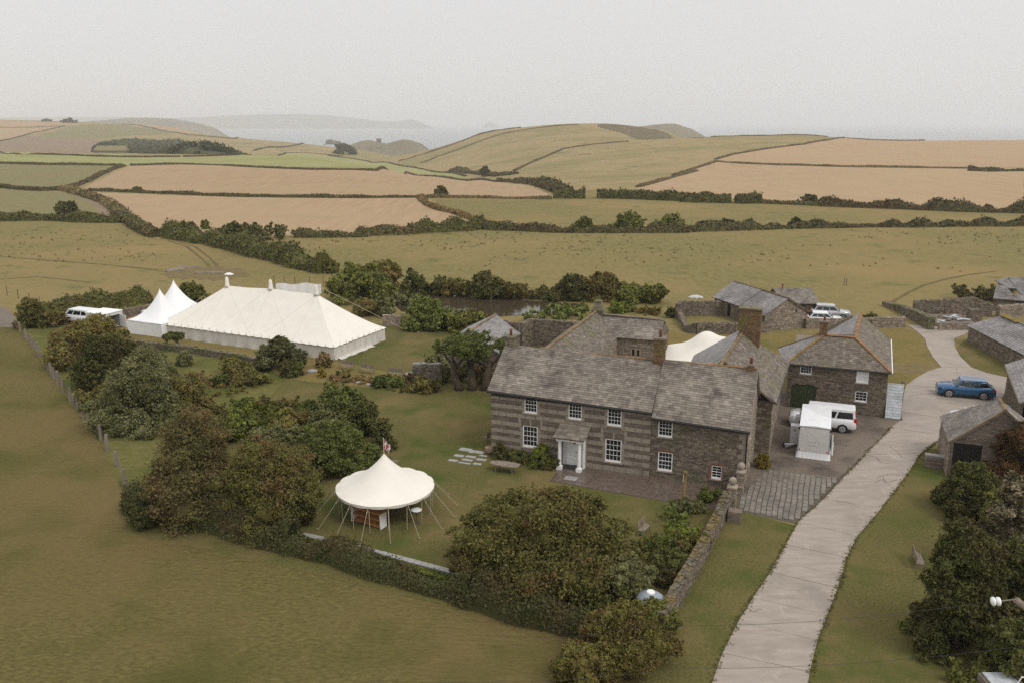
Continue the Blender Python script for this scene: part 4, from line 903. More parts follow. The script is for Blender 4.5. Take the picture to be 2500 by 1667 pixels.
for i in range(15):
    t0, t1 = math.pi * (.12 + .76 * i / 15), math.pi * (.12 + .76 * (i + 1) / 15); q = []
    for t, r in ((t1, 1), (t0, 1), (t0, 1.22), (t1, 1.22)): q.append((1.37 - 1.14 * math.cos(t) * r, 1.90 + .40 * math.sin(t) * (r if r == 1 else 1.62)))
    MB().add([FC.p(x, 0, z) for x, z in q] + [FC.p(x, .05, z) for x, z in q], [(4, 5, 6, 7), (0, 1, 5, 4), (1, 2, 6, 5), (2, 3, 7, 6), (3, 0, 4, 7)]).build('voussoir', M['rubble_dark'], cg, off=of)
MB().add([FC.p(.30, -.03, 2.0), FC.p(.30, -.03, 2.2), FC.p(.85, -.03, 2.2)], [(0, 2, 1)]).add([FC.p(2.44, -.03, 2.0), FC.p(2.44, -.03, 2.2), FC.p(1.89, -.03, 2.2)], [(0, 1, 2)]).build('arch_spandrel', M['rubble_dark'], cg, off=of)
wall_face(cg, FCr, 11.6, -.3, 3.95, (), 'rubble', off=of)
MB().box(20.05, 27.6, 19.4, 30.6, 0, 3.85).build('interior', M['mortar'], cg, off=of)
e = 3.98; rz_ = 6.05
mb = MB(); roof_face(mb, [(19.62, 18.88, e), (28.02, 18.88, e), (25.05, 21.6, rz_), (22.5, 21.6, rz_)], .34, .2); mb.build('roof', M['slate_moss'], cg, off=of, kind='stuff')
mb = MB(); roof_face(mb, [(28.02, 18.88, e), (28.5, 31.0, 4.0), (25.62, 31.2, 6.05), (25.05, 21.6, rz_)], .34, .2); mb.build('roof', M['slate_moss'], cg, off=of, kind='stuff')
mb = MB(); roof_face(mb, [(22.6, 31.2, 4.1), (22.5, 21.6, 4.2), (25.05, 21.6, rz_), (25.62, 31.2, 6.05)], .34, .22); mb.build('roof', M['slate_grey'], cg, off=of, kind='stuff')
mb = MB(); roof_face(mb, [(18.65, 24.2, 3.9), (19.62, 18.88, e), (22.5, 21.6, rz_), (22.4, 22.2, rz_)], .34, .22); mb.build('roof', M['slate_grey'], cg, off=of, kind='stuff')
mb = MB(); roof_face(mb, [(25.0, 25.2, 4.0), (18.65, 24.3, 3.9), (22.4, 21.7, rz_), (25.05, 21.7, rz_)], .5, .3); mb.build('roof', M['slate_moss'], cg, off=of, kind='stuff')
mb = MB(); q_ = [(22.5, 21.6, rz_ + .02), (25.05, 21.6, rz_ + .02)]
ridge_line(mb, q_[0], q_[1]); ridge_line(mb, (19.7, 18.95, e + .04), (22.5, 21.6, rz_ + .03)); ridge_line(mb, (27.95, 18.95, e + .04), (25.05, 21.6, rz_ + .03)); ridge_line(mb, (25.05, 21.6, rz_ + .03), (25.62, 31.2, 6.08), .2, .1)
mb.build('ridge_tiles', M['ridge_red'], cg, off=of, kind='stuff')
mb = MB(); ridge_line(mb, (25.62, 31.2, 6.05), (28.5, 31.0, 4.02), .1, .06); ridge_line(mb, (18.65, 24.2, 3.92), (22.4, 22.2, rz_), .1, .06); mb.build('verge', M['ridge_lichen'], cg, off=of, kind='stuff')
MB().tube([(19.6, 18.84, e - .05), (28.02, 18.84, e - .05)], .06, 6).build('gutter', M['black'], cg, off=of)
MB().tube([(28.06, 18.9, e - .04), (28.54, 31.0, 3.97)], .06, 6).build('gutter', M['white'], cg, off=of)
MB().add([FCr.p(11.85, 0, 0), FCr.p(11.85, -6, 0), FCr.p(11.85, -6, 3.9), FCr.p(11.85, -2.9, 6.0), FCr.p(11.85, 0, 3.9)], [(0, 1, 2, 3, 4)]).build('rear_gable', M['rubble'], cg, off=of)
chimney(cg, (22.45, 21.75), .62, .62, 5.7, 7.2, 'brick', 1, 'ridge_grey', off=of, poth=.38)
# slate-clad lean-to block at the coach house corner
mb = MB(); A0, A1, A2, A3 = (27.86, 18.70), (29.05, 18.70), (29.12, 19.75), (27.86, 19.75)
ln, of = bld('stone_stair_block', 'sloping slab of pale grey slate leaning against the coach house end wall', 'stair block', 27.9, 18.7)
mb.add([(*A0, -.2), (*A1, -.2), (*A2, -.2), (*A3, -.2), (*A0, .12), (*A1, .12), (*A2, 2.85), (*A3, 2.85)], [(0, 3, 2, 1), (4, 5, 6, 7), (0, 1, 5, 4), (1, 2, 6, 5), (2, 3, 7, 6), (3, 0, 4, 7)]); mb.build('block', M['rubble_pale'], ln, off=of)
M['paintslate'] = nmat('lime_washed_slate', (.38, .40, .42), (.52, .54, .56), 4, (.30, .31, .32), 1.2, (.5, .68), isl=.1, rough=.6, bump=.01)
mb = MB(); roof_face(mb, [(*A0, .14), (*A1, .14), (*A2, 2.87), (*A3, 2.87)], .42, .24, .02); mb.build('slates', M['paintslate'], ln, off=of, kind='stuff')
MB().box(29.08, 29.2, 18.66, 22.0, -.1, .22).build('kerb', M['rubble_dark'], ln, off=of)
MB().box(28.9, 29.14, 19.8, 20.05, 2.4, 3.1).build('post', M['rubble_dark'], ln, off=of)
# ------------------------------------------------------------------ hall range behind the farmhouse
hl, of = bld('hall_range', 'old slate-roofed hall with mossy capped chimney behind the farmhouse ridge', 'house', -2, 13.5)
mb = MB(); roof_face(mb, [(3.05, 11.0, 2.95), (3.05, 26.45, 3.0), (.25, 28.9, 5.0), (.10, 11.0, 5.0)], .36, .22); mb.build('roof', M['slate_moss'], hl, off=of, kind='stuff')
mb = MB(); roof_face(mb, [(-2.6, 28.9, 3.0), (-2.6, 11.0, 3.0), (.10, 11.0, 5.0), (.25, 28.9, 5.0)], .4, .25); mb.build('roof', M['slate_moss'], hl, off=of, kind='stuff')
FH = Fr((2.95, 11), (0, 1), (1, 0)); wall_face(hl, FH, 15.9, 0, 2.95, (), 'rubble_pale', off=of)
mb = MB(); ridge_line(mb, (.10, 11.0, 5.03), (.25, 28.9, 5.03), .17, .08); mb.build('ridge_tiles', M['ridge_lichen'], hl, off=of, kind='stuff')
MB().box(-2.4, 2.85, 11, 28.8, 0, 2.9).build('interior', M['mortar'], hl, off=of)
ch = MB().add([(-.2, 28.5, 4.4), (.95, 28.5, 4.4), (.95, 29.5, 4.4), (-.2, 29.5, 4.4), (-.2, 28.5, 5.15), (.95, 28.5, 5.15), (.95, 29.5, 5.15), (-.2, 29.5, 5.15), (.05, 28.7, 5.95), (.72, 28.7, 5.95), (.72, 29.3, 5.95), (.05, 29.3, 5.95)], [(0, 1, 5, 4), (1, 2, 6, 5), (2, 3, 7, 6), (3, 0, 4, 7), (4, 5, 9, 8), (5, 6, 10, 9), (6, 7, 11, 10), (7, 4, 8, 11), (8, 9, 10, 11)]).build('chimney', M['mossy'], hl, off=of)
MB().box(-.28, 1.03, 28.42, 29.58, 5.1, 5.2).box(0, .77, 28.65, 29.35, 5.93, 6.12).build('chimney_cap', M['mossy'], ch).location = tuple(-q for q in of)
mb = MB(); roof_face(mb, [(2.6, 26.6, 2.98), (7.5, 26.6, 3.02), (7.3, 28.75, 4.62), (.6, 28.75, 4.75)], .36, .22); mb.build('roof', M['slate'], hl, off=of, kind='stuff')
mb = MB(); roof_face(mb, [(7.5, 31, 3.0), (.25, 31, 3.0), (.6, 28.75, 4.75), (7.3, 28.75, 4.62)], .4, .3); mb.build('roof', M['slate_grey'], hl, off=of, kind='stuff')
mb = MB(); ridge_line(mb, (.7, 28.75, 4.75), (7.3, 28.75, 4.64), .12); mb.build('ridge_tiles', M['ridge_grey'], hl, off=of, kind='stuff')
FA = Fr((2.95, 26.85), (1, 0), (0, -1)); hs_ = [(1.55, 1.90, 1.15, 1.95), (2.05, 2.40, 1.15, 1.95)]
wall_face(hl, FA, 4.45, 0, 3.0, hs_, 'rubble_pale', off=of)
for (x0, x1, z0, z1) in hs_:
    pts = [(x0, z0), (x1, z0), (x1, z1 - .15), (x1 - .06, z1 - .05), ((x0 + x1) / 2, z1), (x0 + .06, z1 - .05), (x0, z1 - .15)]
    wn = MB().add([FA.p(x, -.07, z) for x, z in pts], [tuple(range(7))]).build('arched_window', M['glass'], hl, off=of)
    mb = MB()
    for i in range(len(pts)):
        (ax, az), (bx_, bz) = pts[i], pts[(i + 1) % 7]; mb.tube([FA.p(ax, .02, az), FA.p(bx_, .02, bz)], .05, 5)
    k = mb.build('stone_frame', M['rubble_pale'], wn); k.location = tuple(-q for q in of)
FE = Fr((7.4, 26.85), (0, 1), (1, 0)); wall_face(hl, FE, 4, 0, 4.5, (), 'rubble', off=of, gable=gfun(4, 3, 4.55))
# little range at the left and the court wall
lr, of = bld('side_range', 'small grey-slated outbuilding at the left end of the court wall', 'outbuilding', -13, 20)
mb = MB(); roof_face(mb, [(-7.2, 20.2, 2.0), (-7.9, 28.3, 2.05), (-11.3, 29.6, 3.6), (-10.7, 20.2, 3.6)], .4, .25); mb.build('roof', M['slate_grey'], lr, off=of, kind='stuff')
mb = MB(); roof_face(mb, [(-14.5, 29.6, 2.0), (-13.8, 20.2, 2.0), (-10.7, 20.2, 3.6), (-11.3, 29.6, 3.6)], .4, .3); mb.build('roof', M['slate_grey'], lr, off=of, kind='stuff')
mb = MB(); ridge_line(mb, (-10.7, 20.2, 3.62), (-11.3, 29.6, 3.62), .12); mb.build('ridge_tiles', M['ridge_lichen'], lr, off=of, kind='stuff')
FS2 = Fr((-7.35, 20.4), (-.086, .996), (.996, .086)); wall_face(lr, FS2, 7.9, 0, 2.0, (), 'rubble', off=of)
MB().prism([(-13.6, 20.5), (-7.5, 20.5), (-8.2, 28.2), (-14.2, 29.3)], 0, 1.95).build('interior', M['mortar'], lr, off=of)
FG2 = Fr((-13.7, 20.3), (1, 0), (0, -1)); wall_face(lr, FG2, 6.4, 0, 3.5, (), 'rubble', off=of, gable=gfun(6.4, 2.0, 3.55))
# ------------------------------------------------------------------ free-standing stone walls
def stone_wall(label, pts, h, th=.5, mat='rubble', cope=True, cmat=None, name='stone_wall', hs=None, sw=(.2, .5), sh=(.12, .24), cat='stone wall', group=None):
    """rubble wall along world points, both faces of separate stones, rough coping stones on top"""
    rt = thing(name, label, cat, (*pts[0], 0), 0, group); of = (*pts[0], 0); hs = hs or [h] * len(pts)
    mbc, mbs, mbt = MB(), MB(), MB()
    for i in range(len(pts) - 1):
        (x0, y0), (x1, y1) = pts[i], pts[i + 1]; L_ = math.dist(pts[i], pts[i + 1]); u = ((x1 - x0) / L_, (y1 - y0) / L_); n_ = (u[1], -u[0]); h0, h1 = hs[i], hs[i + 1]
        t = th / 2; q = [(x0 + n_[0] * t, y0 + n_[1] * t), (x1 + n_[0] * t, y1 + n_[1] * t), (x1 - n_[0] * t, y1 - n_[1] * t), (x0 - n_[0] * t, y0 - n_[1] * t)]
        mbc.prism(q, -.1, h, zt=[h0 - .03, h1 - .03, h1 - .03, h0 - .03])
        g = lambda z, h0=h0, h1=h1, L_=L_: (0, L_) if z <= min(h0, h1) else ((0, L_ * (h0 - z) / (h0 - h1)) if h0 > h1 else (L_ * (z - h0) / (h1 - h0), L_))
        for fr in (Fr(q[0], u, n_), Fr(q[3], u, (-n_[0], -n_[1]))): stone_face(mbs, fr, L_, -.05, max(h0, h1), (), gable=g if h0 != h1 else None, sw=sw, sh=sh)
        for fr, w_, hh in ((Fr(q[3], n_, (-u[0], -u[1])), th, h0), (Fr(q[2], n_, u), th, h1)):
            if (i == 0 and fr.n[0] == -u[0]) or (i == len(pts) - 2 and fr.n == u): stone_face(mbs, fr, th, -.05, hh, (), sw=sw, sh=sh)
        if cope:
            s = 0
            while s < L_ - .03:
                l = min(random.uniform(.14, .36), L_ - s); hz_ = h0 + (h1 - h0) * (s + l / 2) / L_; e = random.uniform(.0, .05); ws_ = [-t - e] + sorted(random.uniform(-.6, .6) * t for _ in range(2)) + [t + e]
                for w0, w1 in zip(ws_, ws_[1:]):
                    k = random.uniform(.02, .13) * (1.25 if abs(w0 + w1) < t else .8); dj = random.uniform(-.05, .05)
                    c = [(x0 + u[0] * (s + a) + n_[0] * b, y0 + u[1] * (s + a) + n_[1] * b) for a, b in ((.008 + dj, w0 + .006), (l - .008 + dj, w0 + .006), (l - .008 + dj, w1 - .006), (.008 + dj, w1 - .006))]
                    mbt.prism(c, hz_ - .08, hz_ + k, zt=[hz_ + k * random.uniform(.5, 1) for _ in range(4)])
                s += l
    wl = mbc.build('wall', M['mortar'], rt, off=of); k = mbs.build('wall_stones', M[mat], rt, off=of, kind='stuff')
    if cope: mbt.build('coping_stones', M[cmat or mat], rt, off=of, kind='stuff')
    return rt
stone_wall('long brown court wall running behind the farmhouse between two slate roofs', [wor(-11.2, 29.9), wor(-8.3, 29.2), wor(-7.8, 31.8), wor(-1.2, 32.0), wor(1, 31.0)], 2.9, mat='rubble')
gw = stone_wall('mossy garden wall sloping down beside the drive from ball-topped pier', [(13.72, 50.6), (12.95, 49.0), (11.3, 45.4), (9.65, 42.0), (8.2, 39.0), (7.1, 36.9)], 1.0, .5, 'rubble', cmat='mosscope', sh=(.08, .18), hs=[1.25, 1.0, .95, 1.0, 1.05, 1.05])
MB().box(-.02, .02, -.02, .02, 0, .02)
stone_wall('low dark bank wall between the dry lawn and the orchard', [P(*q) for q in ((302, 842), (380, 852), (470, 862), (560, 876), (625, 890))], .7, .6, 'mossy', sh=(.1, .2))
stone_wall('tall enclosure wall standing left of the small barn', [P(1652, 778), P(1660, 772), P(1796, 770)], 1.85, .5, 'rubble')
stone_wall('crooked low enclosure wall in front of the small barn', [P(1656, 776), P(1676, 811), P(1700, 815), P(1792, 815), P(1868, 812)], 1.1, .5, 'rubble', hs=[1.0, .7, 1.3, 1.2, 1.2])
stone_wall('stone wall running from the small barn to the lane behind coach house', [P(1966, 802), P(2060, 802), P(2140, 799), P(2208, 798)], 1.15, .5, 'rubble_pale')
stone_wall('low dark wall between the parked cars and the dry bank', [P(2062, 790), P(2140, 788), P(2200, 786)], .5, .5, 'rubble')
stone_wall('tilted wall narrowing towards the far end of the lane', [P(2272, 806), P(2240, 786), P(2200, 764), P(2160, 746)], 1.4, .8, 'mossy', hs=[1.5, 1.3, .9, .5])
stone_wall('ruined stone pen with square walls beyond the rubble heap', [P(2228, 772), P(2300, 772), P(2372, 768), P(2420, 772)], 2.0, .6, 'rubble', hs=[2.0, 2.1, 2.2, 1.4])
stone_wall('thick gate pier wall right of the rubble heap', [P(2362, 786), P(2392, 786)], 1.6, .9, 'rubble')
stone_wall('pale far wall at the right edge beneath the ruined roof', [P(2434, 776), P(2560, 768)], 1.5, .6, 'rubble_pale')
stone_wall('pale lane wall closing the yard behind the rubble slabs', [P(2290, 806), P(2366, 806)], .9, .3, 'rubble_pale', cope=False)
stone_wall('ivy-hung stone pier wall with pale slab tops by the twisted tree', [P(1010, 934), P(1078, 938)], 2.0, .5, 'rubble', cmat='paleslab', hs=[1.9, 2.0])
stone_wall('low blocked wall with pale doorway stones behind the marquee end', [P(936, 795), P(980, 797)], 1.3, .4, 'rubble_pale')
# ------------------------------------------------------------------ small barn and its shed
A_, B_ = P(1865, 809), P(1966, 800)
sb = thing('small_barn', 'small stone barn with two-tone slate roof and pale gable in the yard behind', 'barn', (*A_, 0)); of = (*A_, 0)
u = Vector((B_[0] - A_[0], B_[1] - A_[1])); wd = u.length; u.normalize(); v = Vector((-u.y, u.x))
X = lambda a, b, z: (A_[0] + u.x * a + v.x * b, A_[1] + u.y * a + v.y * b, z)
LB = 11.0; rg_ = wd * .50
FB1 = Fr(A_, tuple(u), (u.y, -u.x)); FB2 = Fr((A_[0] + v.x * LB, A_[1] + v.y * LB), (-v.x, -v.y), (-u.x, -u.y))
hb = [(4.2, 4.45, 2.0, 2.25)]
wall_face(sb, FB1, wd, 0, 3.75, hb, 'rubble_pale', off=of, gable=gfun(wd, 2.0, 3.8, rg_), sw=(.2, .5), sh=(.1, .22))
hb2 = [(1.0, 1.7, .2, 1.7), (3.0, 3.8, .1, 1.75), (5.5, 6.3, .1, 1.75), (7.6, 8.4, .1, 1.75), (9.6, 10.5, .1, 1.75)]
wall_face(sb, FB2, LB, 0, 2.0, hb2, 'rubble', off=of)
mb = MB()
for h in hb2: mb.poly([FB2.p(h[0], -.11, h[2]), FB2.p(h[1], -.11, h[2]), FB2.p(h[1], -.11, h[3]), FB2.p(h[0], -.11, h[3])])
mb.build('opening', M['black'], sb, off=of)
for b0, b1, dz in ((-.2, 5.0, 0), (5.02, LB + .2, .10)):
    mb = MB(); roof_face(mb, [X(-.3, b1, 1.95 + dz), X(-.3, b0, 1.95 + dz), X(rg_, b0, 3.82 + dz), X(rg_, b1, 3.82 + dz)], .42, .28); mb.build('roof', M['slate_grey'], sb, off=of, kind='stuff')
mb = MB(); roof_face(mb, [X(wd + .3, -.2, 1.95), X(wd + .3, LB + .2, 1.95), X(rg_, LB + .2, 3.82), X(rg_, -.2, 3.82)], .42, .28); mb.build('roof', M['slate_grey'], sb, off=of, kind='stuff')
mb = MB(); ridge_line(mb, X(rg_, -.2, 3.84), X(rg_, LB + .2, 3.92), .13); ridge_line(mb, X(wd + .3, -.2, 1.98), X(rg_, -.2, 3.84), .08, .05); mb.build('ridge_tiles', M['ridge_lichen'], sb, off=of, kind='stuff')
MB().prism([X(.1, .15, 0)[:2], X(wd - .1, .15, 0)[:2], X(wd - .1, LB, 0)[:2], X(.15, LB, 0)[:2]], 0, 1.9).build('interior', M['black'], sb, off=of)
S0, S1 = P(1936, 771), P(1992, 771)
sh = thing('low_shed', 'low slate-roofed shed with dark doorway beside the two parked cars', 'shed', (*S0, 0)); of = (*S0, 0)
us = Vector((S1[0] - S0[0], S1[1] - S0[1])); ws = us.length; us.normalize(); vs_ = Vector((-us.y, us.x)); XS = lambda a, b, z: (S0[0] + us.x * a + vs_.x * b, S0[1] + us.y * a + vs_.y * b, z)
FB = Fr(S0, tuple(us), (us.y, -us.x)); wall_face(sh, FB, ws, 0, 1.6, [(.75, 1.45, 0, 1.4)], 'rubble', off=of)
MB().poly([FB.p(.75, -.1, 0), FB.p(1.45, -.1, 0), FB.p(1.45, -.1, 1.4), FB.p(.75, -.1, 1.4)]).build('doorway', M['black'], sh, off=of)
MB().prism([XS(.1, .15, 0)[:2], XS(ws - .1, .15, 0)[:2], XS(ws - .1, 4, 0)[:2], XS(.1, 4, 0)[:2]], 0, 1.55).build('interior', M['mortar'], sh, off=of)
mb = MB(); roof_face(mb, [XS(-1.4, -.25, 1.6), XS(ws + .25, -.25, 1.6), XS(ws + .2, 3.2, 3.0), XS(-1.9, 3.2, 3.0)], .4, .26); mb.build('roof', M['slate'], sh, off=of, kind='stuff')
mb = MB(); roof_face(mb, [XS(ws + .25, 6.4, 1.6), XS(-1.4, 6.4, 1.6), XS(-1.9, 3.2, 3.0), XS(ws + .2, 3.2, 3.0)], .5, .4); mb.build('roof', M['slate'], sh, off=of, kind='stuff')
mb = MB().lathe(XS(-.6, 3.2, 2.95), [(.12, 0), (.12, .5), (.16, .5), (.16, .62)], 8); mb.build('flue', M['pot'], sh, off=of)
# ------------------------------------------------------------------ long barn at the right
A_ = wor(37.75, 50.2); B_ = wor(41.4, 38.0)
lb = thing('long_barn', 'long low stone barn with pale slate roof along the right edge of the lane', 'barn', (*A_, 0)); of = (*A_, 0)
u = Vector((B_[0] - A_[0], B_[1] - A_[1])); wd = u.length; u.normalize(); v = Vector((-u.y, u.x)); X = lambda a, b, z: (A_[0] + u.x * a + v.x * b, A_[1] + u.y * a + v.y * b, z)
F1 = Fr(A_, tuple(u), (u.y, -u.x)); wall_face(lb, F1, wd + 8, -.1, 1.85, (), 'rubble', off=of, sw=(.2, .55), sh=(.12, .26))
wall_face(lb, Fr(X(0, 5.6, 0)[:2], (-v.x, -v.y), (-u.x, -u.y)), 5.6, -.1, 1.9, (), 'rubble', off=of)
mb = MB(); roof_face(mb, [X(-.2, -.25, 1.85), X(wd + 8, -.25, 1.85), X(wd + 8, 2.7, 3.4), X(1.6, 2.7, 3.4)], .42, .26); mb.build('roof', M['slate_grey'], lb, off=of, kind='stuff')
mb = MB(); roof_face(mb, [X(-.2, 5.7, 1.9), X(-.2, -.25, 1.85), X(1.6, 2.7, 3.4)], .42, .3); mb.build('roof', M['slate_grey'], lb, off=of, kind='stuff')
mb = MB(); roof_face(mb, [X(wd + 8, 5.7, 1.9), X(-.2, 5.7, 1.9), X(1.6, 2.7, 3.4), X(wd + 8, 2.7, 3.4)], .5, .4); mb.build('roof', M['slate_grey'], lb, off=of, kind='stuff')
M['mossgold'] = nmat('golden_roof_moss', (.16, .12, .03), (.24, .18, .05), 4, (.10, .10, .03), 1.5)
mb = MB(); ridge_line(mb, X(1.5, 2.7, 3.44), X(5.2, 2.7, 3.44), .42, .08, .5); mb.build('ridge_tiles', M['mossgold'], lb, off=of, kind='stuff')
mb = MB(); ridge_line(mb, X(5.2, 2.7, 3.42), X(wd + 8, 2.7, 3.42), .14, .07, .5); mb.build('ridge_tiles', M['ridge_grey'], lb, off=of, kind='stuff')
MB().prism([X(.15, .15, 0)[:2], X(wd + 7.9, .15, 0)[:2], X(wd + 7.9, 5.5, 0)[:2], X(.15, 5.5, 0)[:2]], 0, 1.8).build('interior', M['mortar'], lb, off=of)
# second barn, cut by the right edge
A_ = wor(38.4, 29.8); B_ = wor(37.6, 18.0)
rb = thing('slit_window_barn', 'stone barn with tall slit windows and pale roof at the right edge', 'barn', (*A_, 0)); of = (*A_, 0)
u = Vector((B_[0] - A_[0], B_[1] - A_[1])); wd = u.length; u.normalize(); v = Vector((-u.y, u.x)); X = lambda a, b, z: (A_[0] + u.x * a + v.x * b, A_[1] + u.y * a + v.y * b, z)
F1 = Fr(A_, tuple(u), (u.y, -u.x)); hsl = [(1.9, 2.2, .9, 2.3), (3.6, 3.9, .9, 2.4), (6.0, 6.3, .9, 2.4)]
wall_face(rb, F1, wd, -.1, 2.75, hsl, 'rubble', off=of, rec=.2)
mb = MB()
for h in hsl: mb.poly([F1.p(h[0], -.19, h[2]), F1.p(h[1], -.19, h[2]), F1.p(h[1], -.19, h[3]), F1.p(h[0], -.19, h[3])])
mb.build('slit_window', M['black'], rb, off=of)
wall_face(rb, Fr(X(0, 6, 0)[:2], (-v.x, -v.y), (-u.x, -u.y)), 6, -.1, 4.3, (), 'rubble', off=of, gable=gfun(6, 2.7, 4.4))
mb = MB(); roof_face(mb, [X(-.2, -.25, 2.75), X(wd, -.25, 2.75), X(wd, 3, 4.45), X(-.2, 3, 4.45)], .42, .26); mb.build('roof', M['slate_grey'], rb, off=of, kind='stuff')
MB().tube([X(-.2, -.3, 2.7), X(wd, -.3, 2.7)], .07, 6).build('gutter', M['ridge_grey'], rb, off=of)
MB().prism([X(.15, .25, 0)[:2], X(wd, .25, 0)[:2], X(wd, 5.8, 0)[:2], X(.15, 5.8, 0)[:2]], 0, 2.6).build('interior', M['mortar'], rb, off=of)
# ------------------------------------------------------------------ square shed with dark doors beside the drive
sd, of = bld('roadside_shed', 'square stone shed with pointed slate roof and black double doors beside drive', 'shed', 31.35, 7.03)
FD = Fr((31.35, 7.03), (1, 0), (0, -1)); ap = (34.3, 7.5, 5.35)
wall_face(sd, FD, 6.0, -.2, 5.2, [(.18, 1.95, 0, 2.62)], 'rubble_dark', off=of, gable=gfun(6.0, 2.6, 5.28, 2.95), sw=(.2, .6), sh=(.06, .12))
for i in range(8):
    x0, x1 = .18 + 1.77 * i / 8, .18 + 1.77 * (i + 1) / 8
    mb = MB(); stone(mb, Fr((31.35, 7.13), (1, 0), (0, -1)), x0, x1, .02, 2.6, .05, .001); mb.build('door_board', M['black'], sd, off=of)
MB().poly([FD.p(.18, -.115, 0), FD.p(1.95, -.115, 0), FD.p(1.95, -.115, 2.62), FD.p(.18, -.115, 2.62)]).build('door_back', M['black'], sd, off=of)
wall_face(sd, Fr((31.35, 13.0), (0, -1), (-1, 0)), 6, -.2, 2.55, (), 'rubble_pale', off=of)
MB().box(31.5, 37.2, 7.3, 12.9, 0, 2.5).build('interior', M['mortar'], sd, off=of)
mb = MB(); roof_face(mb, [(31.2, 13.0, 2.55), (31.2, 6.85, 2.6), (34.3, 6.85, 5.32), (34.35, 9.6, 5.25)], .34, .2); mb.build('roof', M['slate'], sd, off=of, kind='stuff')
mb = MB(); roof_face(mb, [(37.45, 6.85, 2.6), (37.45, 13.0, 2.55), (34.35, 9.6, 5.25), (34.3, 6.85, 5.32)], .34, .2); mb.build('roof', M['slate'], sd, off=of, kind='stuff')
mb = MB(); roof_face(mb, [(37.45, 13.0, 2.55), (31.2, 13.0, 2.55), (34.35, 9.6, 5.25)], .34, .2); mb.build('roof', M['slate'], sd, off=of, kind='stuff')
mb = MB(); ridge_line(mb, (31.2, 6.85, 2.64), (34.3, 6.85, 5.36), .08, .05); ridge_line(mb, (37.45, 6.85, 2.64), (34.3, 6.85, 5.36), .1, .06); ridge_line(mb, (34.3, 6.8, 5.34), (34.35, 9.6, 5.28), .14, .08); mb.build('ridge_tiles', M['ridge_lichen'], sd, off=of, kind='stuff')
# ruined roof at the far right
x0, y0 = P(2420, 760)
rr = thing('ruined_outbuilding', 'ruined outbuilding with a holed sagging grey slate roof at far right', 'outbuilding', (x0, y0, 0)); of = (x0, y0, 0)
X = lambda a, b, z: (x0 + a, y0 + b - a * .15, z)
mb = MB()
roof_face(mb, [X(0, 0, 1.7), X(3.0, -.2, 1.55), X(2.9, 3, 2.8), X(2.0, 3.4, 2.9)], .4, .28, .05); roof_face(mb, [X(3.8, -.2, 1.45), X(12, -.4, 1.2), X(12, 5.5, 3.7), X(4.2, 5.2, 3.6)], .4, .28, .05); roof_face(mb, [X(3.0, -.2, 1.55), X(3.8, -.2, 1.45), X(3.9, 1.0, 2.0), X(2.9, 1.0, 2.0)], .4, .28, .05); roof_face(mb, [X(3.0, 2.6, 2.65), X(4.1, 2.6, 2.6), X(4.2, 5.2, 3.6), X(2.2, 4.4, 3.3)], .4, .28, .05)
mb.build('roof', M['slate_grey'], rr, off=of, kind='stuff')
wall_face(rr, Fr(X(.2, .2, 0)[:2], (.989, -.148), (-.148, -.989)), 12, 0, 1.55, (), 'rubble', off=of)
MB().prism([X(.4, .6, 0)[:2], X(12, .5, 0)[:2], X(12, 5, 0)[:2], X(2.5, 4.6, 0)[:2]], 0, 1.3).build('interior', M['joint'], rr, off=of)
# ------------------------------------------------------------------ marquee
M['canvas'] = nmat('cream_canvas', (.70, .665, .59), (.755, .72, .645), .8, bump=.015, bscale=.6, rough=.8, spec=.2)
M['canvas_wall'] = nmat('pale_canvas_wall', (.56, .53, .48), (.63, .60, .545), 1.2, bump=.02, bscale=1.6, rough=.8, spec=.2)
M['pvc'] = nmat('white_tent_fabric', (.75, .75, .75), (.80, .80, .80), .8, rough=.6, spec=.3)
M['rope'] = plain('pale_rope', (.42, .37, .28), .9, .1)
M['pole'] = plain('dark_timber_pole', (.09, .07, .05), .8, .2)
FRm = P(817, 880); ex, ey = -.9029, .4298; nx_, ny_ = .4298, .9029
mq = thing('marquee', 'large cream traditional pole marquee with three capped king poles', 'marquee', (*FRm, 0)); mo = (*FRm, 0)
X = lambda a, b, z: (FRm[0] + ex * a + nx_ * b, FRm[1] + ey * a + ny_ * b, z)
LM, WM, EZ = 25.5, 9.7, 1.42
KP = [(18.55, 5.55), (12.1, 5.75), (5.7, 5.65)]
per = []
for k in range(52): per.append((LM * k / 52, 0))
for k in range(22): per.append((LM, WM * k / 22))
for k in range(52): per.append((LM * (1 - k / 52), WM))
for k in range(22): per.append((0, WM * (1 - k / 22)))
def rz_m(a):                            # ridge height sags between the poles
    xs = [KP[2][0], KP[1][0], KP[0][0]]; zz = [KP[2][1], KP[1][1], KP[0][1]]
    z = float(np.interp(a, xs, zz)); s = min(abs(a - q) for q in xs); return z - .022 * min(s, 3.2 - 0) * 1.2
V_, Q_, NT = [], [], 12; n_ = len(per)
for t in range(NT + 1):
    f = t / NT
    for i, (a, b) in enumerate(per):
        ra = min(max(a, 5.7), 18.55); rb = WM / 2; e = EZ - .06 * abs(math.sin(math.pi * i * .5)) if t == 0 else EZ
        zt = rz_m(ra); z = e + (zt - e) * (f ** 1.22); V_.append(X(a + (ra - a) * f, b + (rb - b) * f, z))
for t in range(NT):
    for i in range(n_): Q_.append((t * n_ + i, t * n_ + (i + 1) % n_, (t + 1) * n_ + (i + 1) % n_, (t + 1) * n_ + i))
rf = npmesh('canopy', np.array(V_) - np.array(mo), Q_, M['canvas'], mq, smooth=True)
